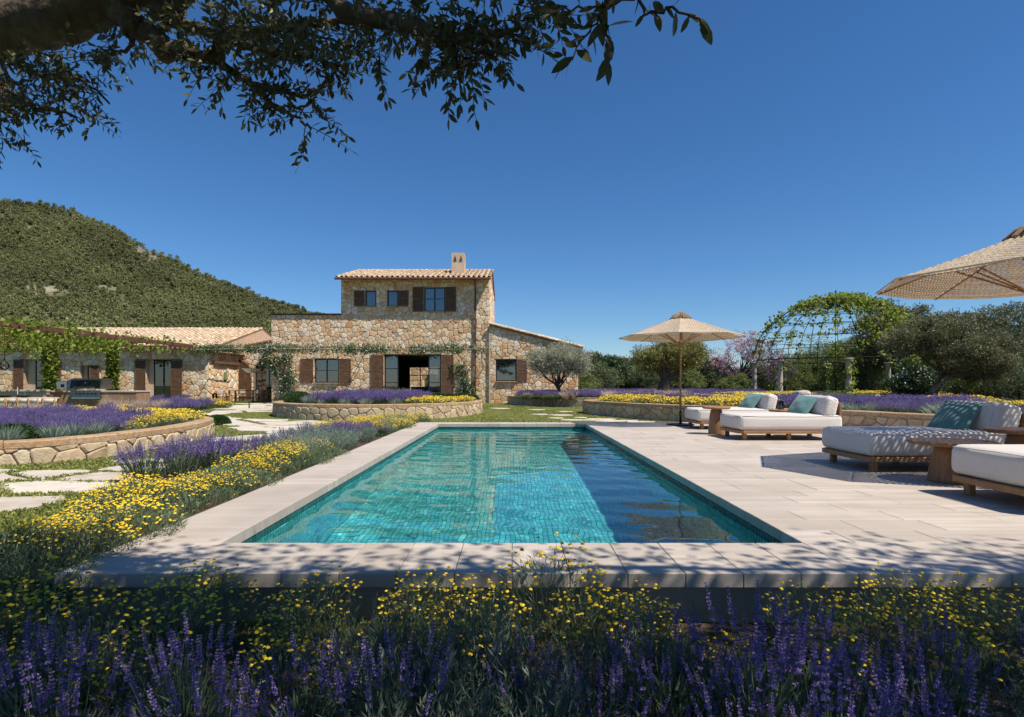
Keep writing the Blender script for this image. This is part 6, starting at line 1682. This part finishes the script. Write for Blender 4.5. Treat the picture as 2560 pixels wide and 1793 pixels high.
# ---------------------------------------------------------------- pole pergola along the house front, with jasmine
PZ=3.05
pg=empty('pole_pergola',(-10,33.4,PZ),'thin wooden pole pergola carrying jasmine along the front of the main house','pergola'); PO=Vector(pg.location)
m_pole=M('weathered pole',(.40,.29,.19),.85,var=.2,vs=4)
pxa,pxb=fx(474,33.4),fx(1216,33.4)
for (y,z,r) in ((33.4,PZ,.045),(34.2,PZ+.03,.035)):
    mb=MB(); n=14; mb.tube([Vector((pxa+(pxb-pxa)*k/n,y+rng.uniform(-.03,.03),z+rng.uniform(-.03,.03)))-PO for k in range(n+1)],r,6); mb.build('long_pole',m_pole,pg)
k=pxa+.3
while k<pxb:
    mb=MB(); yb=35.45 if k>LX0 else 38.5
    mb.tube([Vector((k,33.15,PZ+.06))-PO,Vector((k+.25,yb,PZ+.10))-PO],.03,6); mb.build('rafter',m_pole,pg); k+=2.3
for xx in (LX0+.35,-9.3,-1.8):
    mb=MB(); mb.tube([Vector((xx,33.5,PZ))-PO,Vector((xx,35.44,1.95))-PO],.024,6); mb.build('brace',m_pole,pg)
js=empty('jasmine',(-10,33.4,PZ),'white-flowered jasmine trailing along the pole pergola on the house front','vine')
C=[];Wh=[]
for _ in range(1150):
    x=rng.uniform(pxa,pxb); px=CX+x*FOC/33.4; d=.55+.45*math.sin(x*1.35+1)+.25*math.sin(x*3.1)
    if rng.random()>max(.28,d)+(.5 if px<720 else 0): continue
    p=Vector((x,33.45+rng.uniform(-.15,.55),PZ+.02+rng.gauss(0,.09)))-PO
    for _ in range(11): C.append(p+Vector(R.normal(0,.10,3)))
    for _ in range(3):
        if rng.random()<.55*(px>640): Wh.append(p+Vector(R.normal(0,.11,3))+Vector((0,-.05,.04)))
# climbers up the wall: left corner of the main house and left of the downpipe
wallclimb=[]
for (pa,pb,z0,z1,n) in ((692,738,GZ,2.75,420),(1140,1176,GZ,2.3,190),(660,684,2.2,2.9,60)):
    for _ in range(n):
        z=rng.uniform(z0,z1); x=fx(rng.uniform(pa,pb),35.4)+.25*math.sin(z*2)
        if math.sin(x*5+z*2.5)+math.sin(z*4-x*2)<-.75: continue
        p=Vector((x,35.33+rng.uniform(-.06,.06),z)); wallclimb.append(p)
for p in wallclimb:
    for _ in range(7): C.append(p-PO+Vector((rng.gauss(0,.11),rng.gauss(0,.03)-.03,rng.gauss(0,.11))))
    if rng.random()<.45: Wh.append(p-PO+Vector((rng.gauss(0,.12),-.12,rng.gauss(0,.12))))
V,F=leaves(np.array([tuple(p) for p in C]),R,.13,.06,spread=1); link('foliage',npmesh('foliage',V,F,[m_jas],None,R.random(len(F))),js)
V,F=leaves(np.array([tuple(p) for p in Wh]),R,.085,.075,spread=1); link('blossom',npmesh('blossom',V,F,[m_white],None,R.random(len(F))),js)
mb=MB(); mb.tube([Vector((pxa+(pxb-pxa)*k/20,33.44+.06*math.sin(k*2),PZ+.06+.03*math.sin(k*3)))-PO for k in range(21)],.018,5)
for (px,h) in ((712,3.0),(1158,2.4)): mb.tube([Vector((fx(px,35.4)+.1*math.sin(z*3),35.36,z))-PO for z in np.linspace(GZ,h,8)],.02,5)
mb.build('stem',m_barkdk,js)

# ---------------------------------------------------------------- steel pergola with grape vine over the outdoor kitchen
SZ=3.2
sp_=empty('steel_pergola',(-18.3,26,GZ),'rust-brown steel pergola over the outdoor kitchen','pergola'); SO=Vector((18.3,-26,-GZ))
def sbox(name,x0,x1,y0,y1,z0,z1,m=m_rust):
    mb=MB(); mb.box(x0+SO.x,x1+SO.x,y0+SO.y,y1+SO.y,z0+SO.z,z1+SO.z); return mb.build(name,m,sp_)
sbox('edge_beam',-18.36,-18.24,17.5,33.2,SZ-.08,SZ+.10)
for x in (-21.3,-24.3,-27.3,-30.3): sbox('beam',x-.05,x+.05,17.5,33.2,SZ-.07,SZ+.06)
for y in (17.5,20.5,23.6,26.7,29.8,33.1): sbox('cross_beam',-30.3,-18.37,y-.04,y+.04,SZ-.055,SZ+.05)
for (x,y) in ((-18.3,17.5),(-23.9,30.0),(-20.65,30.0),(-30.3,17.5),(-30.3,30.0)): sbox('post',x-.05,x+.05,y-.05+.0,y+.05,GZ-.02,SZ-.08)
gv=empty('grape_vine',(-18.3,26,GZ),'bright green grape vine covering the steel pergola and its two posts','vine')
C=[]
for _ in range(1500):
    x=rng.uniform(-30,-18.1); y=rng.uniform(17.6,33.4)
    v=math.sin(x*.9+y*.5)+math.sin(y*1.1-x*.4)+.7*math.sin(x*2+y*1.7)
    if v<-.55 and rng.random()<.75: continue
    if y>31 and rng.random()<.4: continue
    h=SZ+.10+rng.gauss(0,.10)-(abs(rng.gauss(0,.28)) if rng.random()<.45 else 0)
    for _ in range(9): C.append((x+rng.gauss(0,.20),y+rng.gauss(0,.20),h+rng.gauss(0,.10)))
for (x,y,w) in ((-23.9,30,.26),(-20.65,30,.17)):
    for _ in range(260):
        z=rng.uniform(.35,SZ); a=rng.uniform(0,6.28); r=w*rng.uniform(.5,1.2)*(1 if z>1.2 else .8)
        for _ in range(5): C.append((x+r*math.cos(a)+rng.gauss(0,.06),y+r*math.sin(a)+rng.gauss(0,.06),z+rng.gauss(0,.08)))
C=np.array(C)+np.array(SO); V,F=leaves(C,R,.17,.16,spread=1,axis=np.tile([[0,0,-.25]],(len(C),1))); link('foliage',npmesh('foliage',V,F,[m_vine],None,R.random(len(F))),gv)
mb=MB()
for (x,y) in ((-23.9,30),(-20.65,30)): mb.tube([Vector((x+.11*math.cos(z*3),y+.11*math.sin(z*3),z))+SO for z in np.linspace(GZ,SZ+.1,16)],.03,6)
for y in (20,23,26,29,31.5): mb.tube([Vector((x,y+.2*math.sin(x),SZ+.12+.05*math.sin(x*2)))+SO for x in np.linspace(-30,-18.4,14)],.022,5)
mb.build('stem',m_barkdk,gv)
# hanging globe lamp
lp=empty('pendant_lamp',(fx(12,21.5),21.5,1.72),'clear glass globe lamp hanging from the steel pergola at the left edge','lamp')
mb=MB(); mb.lathe([(.02,-.15),(.10,-.13),(.155,-.04),(.15,.05),(.09,.13),(.04,.20)],n=20); mb.build('globe',glassmat('milky glass',(.86,.82,.76),1.5,.05,0),lp,smooth=True)
mb=MB(); mb.tube([(0,0,.19),(0,0,.27)],.035,8); mb.tube([(0,0,.27),(0,0,SZ-1.72-.05)],.006,5); mb.build('cord',m_black,lp)

# ---------------------------------------------------------------- outdoor kitchen
KY=26.0; kx0,kx1=fx(-60,KY),fx(342,KY); KT=.74
kt=empty('kitchen_island',(kx0,KY,GZ),'long outdoor kitchen counter clad in brown wood panels below the vine pergola','counter'); KO=Vector((-kx0,-KY,-GZ))
def kbox(name,x0,x1,y0,y1,z0,z1,m,par=kt,b=.0,o=None):
    o=o or KO; mb=MB(); mb.box(x0+o.x,x1+o.x,y0+o.y,y1+o.y,z0+o.z,z1+o.z,b=b); return mb.build(name,m,par)
m_clad=M('warm cladding wood',0,.7,pal=[(.34,.21,.13),(.40,.26,.16),(.30,.185,.115),(.37,.23,.15)],var=.25,vs=4,wave=((10,10,1.2),(.24,.14,.085)),rnd=True)
kbox('carcass',kx0+.05,kx1-.05,KY+.05,KY+.95,GZ-.05,KT-.08,m_room)
n=13
for k in range(n):
    a=kx0+(kx1-kx0)*k/n; b=kx0+(kx1-kx0)*(k+1)/n; kbox('panel',a+.006,b-.006,KY,KY+.045,GZ+.0,KT-.06,m_clad)
kbox('end_panel',kx1-.045,kx1+.0,KY+.05,KY+.98,GZ,KT-.06,m_clad)
kbox('worktop',kx0-.03,kx1+.03,KY-.04,KY+1.02,KT-.055,KT,m_slab,b=.01)
kbox('bar_ledge',kx0,fx(113,25.6),KY-.50,KY-.04,KT-.02,KT+.05,m_slab,b=.01)
kbox('bar_front',kx0+.02,fx(111,25.6),KY-.36,KY-.06,GZ,KT-.02,m_plaster)
gl_=empty('gas_grill',(fx(195,25.9),25.9,KT),'stainless steel gas grill with dark hood and row of knobs built into the kitchen island','grill'); gx0=gl_.location.x; GO_=Vector((-gx0,-25.9,-KT))
gk=lambda name,x0,x1,y0,y1,z0,z1,m,b=0: kbox(name,x0,x1,y0,y1,z0,z1,m,gl_,b,GO_)
X=lambda p: fx(p,25.9)
m_hood=M('dark polished hood',(.05,.055,.05),.12,var=0,metal=.9)
mb=MB(); P=[(X(166),25.95),(X(249),25.95)]
def slant(mb,x0,x1,prof,mi=0):
    n=len(prof); vs=[(x0+GO_.x,y+GO_.y,z+GO_.z) for y,z in prof]+[(x1+GO_.x,y+GO_.y,z+GO_.z) for y,z in prof]
    mb.add(vs,[tuple(range(n-1,-1,-1)),tuple(range(n,2*n))]+[(i,(i+1)%n,n+(i+1)%n,n+i) for i in range(n)],mi)
slant(mb,X(171),X(246),[(26.0,KT+.10),(26.7,KT+.10),(26.7,KT+.52),(26.45,KT+.56),(26.12,KT+.48)]); hd=mb.build('hood',m_hood,gl_)
for (a,b) in ((163,171),(246,250)):
    mb=MB(); slant(mb,X(a),X(b),[(25.97,KT+.08),(26.72,KT+.08),(26.72,KT+.53),(26.45,KT+.575),(26.10,KT+.49)]); mb.build('hood_cheek',m_steel,gl_)
mb=MB(); mb.tube([Vector((X(183),25.93,KT+.16))+GO_,Vector((X(238),25.93,KT+.16))+GO_],.022,8); mb.build('handle',m_steel,gl_)
mb=MB(); mb.lathe([(.045,0),(.045,.02),(.035,.025)],n=14); mb.build('thermometer',m_steel,gl_,Vector((X(209),26.06,KT+.36))+GO_,(math.radians(75),0,0))
mb=MB(); slant(mb,X(178),X(252),[(25.86,KT-.27),(26.0,KT-.27),(26.0,KT+.02),(25.93,KT+.02)]); pn=mb.build('control_panel',m_steel,gl_)
for k in range(6):
    mb=MB(); mb.lathe([(.035,0),(.035,.03),(.022,.045)],n=12); mb.build('knob',m_black,pn,Vector((X(192+k*9.5),25.88,KT-.12))+GO_,(math.radians(75),0,0))
gk('drip_drawer',X(180),X(250),25.9,26.0,KT-.36,KT-.28,m_steel)
gk('side_burner',X(137),X(162),26.0,26.7,KT+.001,KT+.45,m_steel,.03)
gk('side_handle',X(150),X(156),25.96,26.0,KT+.16,KT+.30,m_black)
gk('cutting_board',X(139),X(156),25.80,25.99,KT+.001,KT+.09,m_teak)
# dining table and chairs before the kitchen
def low_chair_parts():
    p=[]
    for (x,y) in ((-.20,-.21),(.20,-.21),(-.19,.20),(.19,.20)):
        mb=MB(); mb.tube([(x*1.05,y*1.15,0),(x,y*1.15,.69 if y<0 else .44)],[.018,.024],8); p.append(('leg',mb.mesh('leg',M_('pale oak',(.50,.32,.15)))))
    mb=rbox(.215,.21,.03,.026,nm=3,ne=3); mb.v=[(x,y,z+.29) for x,y,z in mb.v]; p.append(('seat',mb.mesh('seat',m_canvas,True)))
    mb=MB(); n=9
    for s_,z0,z1 in ((0,.46,.70),):
        vs=[]
        for k in range(n):
            a=-1.25+2.5*k/(n-1); x=.235*math.sin(a)/math.sin(1.25); y=-.235+.10*(1-math.cos(a))*1.6
            vs+=[(x,y-.012,.50),(x,y-.012,.69),(x,y+.012,.69),(x,y+.012,.50)]
        fs=[]
        for k in range(n-1):
            for r in range(4): fs.append((4*k+r,4*k+4+r,4*k+4+(r+1)%4,4*k+(r+1)%4))
        mb.add(vs,fs+[(0,1,2,3),(4*n-1,4*n-2,4*n-3,4*n-4)])
    p.append(('backrest',mb.mesh('backrest',m_canvas,True)))
    mb=MB(); mb.box(-.2,.2,-.2,-.17,.24,.265); mb.box(-.2,.2,.17,.2,.24,.265); mb.box(-.2,-.17,-.17,.17,.24,.265); mb.box(.17,.2,-.17,.17,.24,.265); p.append(('seat_frame',mb.mesh('seat_frame',MATS['pale oak'])))
    return p
def M_(nm,c): return MATS.get(nm) or M(nm,c,.55,var=.15,vs=6)
LCP=low_chair_parts()
def chair(parts,loc,rz,label,group,s=.9,name='dining_chair'):
    e=empty(name,loc,label,'chair',group,rz); e.scale=(s,s,s)
    for nm,me in parts: link(nm,me,e)
    return e
ty=22.2
LC=['first','second','third','fourth','fifth']
for k,px in enumerate((130,95,64,33,2)):
    chair(LCP,(fx(px,21.3),21.3+.05*k,gz(-19,21)),rng.uniform(-.12,.12)+(.35 if k==0 else 0),f'{LC[k]} canvas dining chair from the right, near side of the table before the outdoor kitchen','canvas chairs at the kitchen table')
for k,px in enumerate((118,80,45)):
    chair(LCP,(fx(px,23.3),23.35,gz(-19,23)),PI+rng.uniform(-.1,.1),f'{LC[k]} canvas dining chair from the right on the far, kitchen side of the table','canvas chairs at the kitchen table')
dt=empty('dining_table',(fx(60,ty),ty,GZ-.02),'long dining table laid with dark bowls in front of the outdoor kitchen','table')
mb=MB(); mb.bev(-1.9,1.05,-.42,.42,.60,.65,.01); mb.build('table_top',m_plaster,dt)
for (x,y) in ((-1.7,-.3),(-1.7,.3),(.9,-.3),(.9,.3)): mb=MB(); mb.bev(-.05,.05,-.05,.05,0,.60,.01); mb.build('leg',MATS['pale oak'],dt,(x,y,0))
tz=GZ-.02+.651
for i,(px,l) in enumerate(((14,'left dark bowl on the dining table'),(62,'right dark bowl on the dining table'))):
    mb=MB(); mb.lathe([(.06,0),(.17,.03),(.23,.075),(.22,.075),(.16,.04),(.001,.02)],n=20); tag(mb.build('bowl',m_black,None,(fx(px,ty),ty,tz),smooth=True),l+' by the outdoor kitchen','bowl','dark bowls on the dining table')
ca=empty('candlestick',(fx(45,22),22.0,tz),'thin pale candle in a holder on the dining table by the kitchen','candle')
mb=MB(); mb.lathe([(.04,0),(.045,.01),(.012,.03),(.012,.10),(.02,.12)],n=10); mb.build('holder',m_black,ca); mb=MB(); mb.tube([(0,0,.12),(0,0,.40)],.012,8); mb.build('candle',m_white,ca)
mb=MB()
bt=empty('bottle',(fx(60,22.3),22.35,tz),'green bottle standing behind the right bowl on the dining table','bottle'); mb.lathe([(.035,0),(.037,.01),(.037,.15),(.014,.2),(.013,.26)],n=12); mb.build('glass_body',M('green bottle glass',(.03,.12,.08),.1,var=0),bt,smooth=True)

# ---------------------------------------------------------------- porch dining group
py_=37.6
pt=empty('porch_table',(fx(611,py_),py_,GZ),'teak dining table under the jasmine in the porch left of the main house','table')
mb=MB(); mb.bev(-.85,.85,-.5,.5,.70,.75,.01); mb.build('table_top',m_teak,pt)
for (x,y) in ((-.75,-.4),(-.75,.4),(.75,-.4),(.75,.4)): mb=MB(); mb.bev(-.045,.045,-.045,.045,0,.70,.01); mb.build('leg',m_teakv,pt,(x,y,0))
mb=MB(); mb.box(-.7,.7,-.03,.03,.2,.27); mb.build('stretcher',m_teak,pt)
def porch_parts(back):
    p=[]
    for (x,y) in ((-.22,-.22),(.22,-.22),(-.22,.22),(.22,.22)): mb=MB(); mb.bev(x-.022,x+.022,y-.022,y+.022,0,.84 if y<0 else .62,.006); p.append(('leg',mb.mesh('leg',m_teakv)))
    mb=rbox(.21,.2,.025,.02,nm=3,ne=3); mb.v=[(x,y,z+.45) for x,y,z in mb.v]; p.append(('seat',mb.mesh('seat',back,True)))
    mb=rbox(.21,.02,.14,.018,nm=3,ne=3); mb.v=[(x,y-.225,z+.72) for x,y,z in mb.v]; p.append(('backrest',mb.mesh('backrest',back,True)))
    for x in (-.22,.22): mb=MB(); mb.box(x-.02,x+.02,-.2,.24,.60,.625); p.append(('armrest',mb.mesh('armrest',m_teak)))
    mb=MB(); mb.box(-.2,.2,-.2,.2,.39,.424); p.append(('seat_frame',mb.mesh('seat_frame',m_teak)))
    return p
WPP=porch_parts(m_canvas); BPP=porch_parts(M('tan leather',(.34,.24,.19),.7,var=.1))
for px,y,rz,wh,l in ((554,36.6,.2,1,'white-backed chair nearest the left end of the porch table, beside the lantern'),(562,37.5,-PI/2+.1,1,'white-backed chair at the left head of the porch table'),(577,38.6,PI,1,'white-backed chair behind the left of the porch table'),(604,38.6,PI,1,'white-backed chair behind the middle of the porch table'),(641,36.4,PI/2-.3,1,'white-backed chair at the front right of the porch table'),(652,37.0,PI/2,0,'tan chair at the right head of the porch table, first of three'),(664,37.6,PI/2,0,'tan chair at the right of the porch table, second of three'),(675,38.2,PI/2+.1,0,'tan chair nearest the corner of the main house, last of three')):
    chair(WPP if wh else BPP,(fx(px,y),y,GZ-.01),rz,l,'chairs round the porch table',name='porch_chair')
sl2_=empty('standing_shade',(fx(636,37.2),37.2,GZ),'white pole with an upturned cream canvas shade beside the porch table','shade')
mb=MB(); mb.tube([(0,0,0),(0,0,1.85)],.035,10); mb.build('pole',m_white,sl2_); mb=MB(); mb.lathe([(.28,0),(.28,.03),(.05,.05)],n=20); mb.build('base_plate',m_black,sl2_)
mb=MB(); n=24; vs=[]
for j,(r,z) in enumerate(((.02,1.84),(.25,1.87),(.42,1.97),(.54,2.10),(.58,2.13))):
    for k in range(n): a=2*PI*k/n; q=1+.05*math.cos(6*a)*(j/4); vs.append((r*q*math.cos(a)-.14,r*q*math.sin(a),z+.02*math.cos(6*a)*(j/4)))
mb.add(vs,[(j*n+k,j*n+(k+1)%n,(j+1)*n+(k+1)%n,(j+1)*n+k) for j in range(4) for k in range(n)]); mb.build('shade_cloth',m_canvas,sl2_,smooth=True)
ln=empty('lantern',(fx(538,36.0),36.0,GZ),'tall black metal lantern standing by the corner of the porch','lantern')
mb=MB(); 
for (x,y) in ((-.1,-.1),(.1,-.1),(.1,.1),(-.1,.1)): mb.box(x-.012,x+.012,y-.012,y+.012,.05,.50)
mb.box(-.115,.115,-.115,.115,0,.05); mb.box(-.13,.13,-.13,.13,.50,.53); mb.add([(-.12,-.12,.53),(.12,-.12,.53),(.12,.12,.53),(-.12,.12,.53),(0,0,.62)],[(0,1,4),(1,2,4),(2,3,4),(3,0,4)]); mb.build('cage',m_black,ln)
mb=MB()
for s_ in (-1,1): mb.box(-.085,.085,s_*.1-.002,s_*.1+.002,.055,.495); mb.box(s_*.1-.002,s_*.1+.002,-.085,.085,.055,.495)
mb.build('pane',m_clear,ln); mb=MB(); mb.lathe([(.05,.05),(.05,.22),(.001,.225)],n=12); mb.build('candle',M('wax candle',(.62,.42,.34),.6,var=0),ln)
pl=empty('path_light',(fx(472,24.0),24.0,GZ-.02),'small rusty path light on a stake at the edge of the flagstones','light') if False else None
for px,d in ((624,27.0),): 
    e=empty('garden_light',(fx(px,d),d,GZ-.02),'short rusty garden light on a stake beside the flagstone path','light'); mb=MB(); mb.tube([(0,0,0),(0,0,.32)],.03,8); mb.build('stake',m_rust,e); mb=MB(); mb.lathe([(.045,.32),(.05,.33),(.05,.40),(.02,.42)],n=12); mb.build('head',m_rust,e)
wl_=empty('wall_plaque',(WX1+.09,38.6,1.55),'small green plaque on the sunlit side wall of the wing','plaque'); mb=MB(); mb.bev(-.01,.02,-.16,.16,-.3,.3,.006); mb.build('panel',M('green glaze',(.18,.26,.12),.5),wl_)
lt=empty('wooden_beam',(WX1+.02,37.0,2.35),'dark wooden beam along the side wall of the wing above the porch','beam'); mb=MB(); mb.bev(.06,.2,0,3.4,0,.16,.01); mb.build('timber',m_wood,lt)
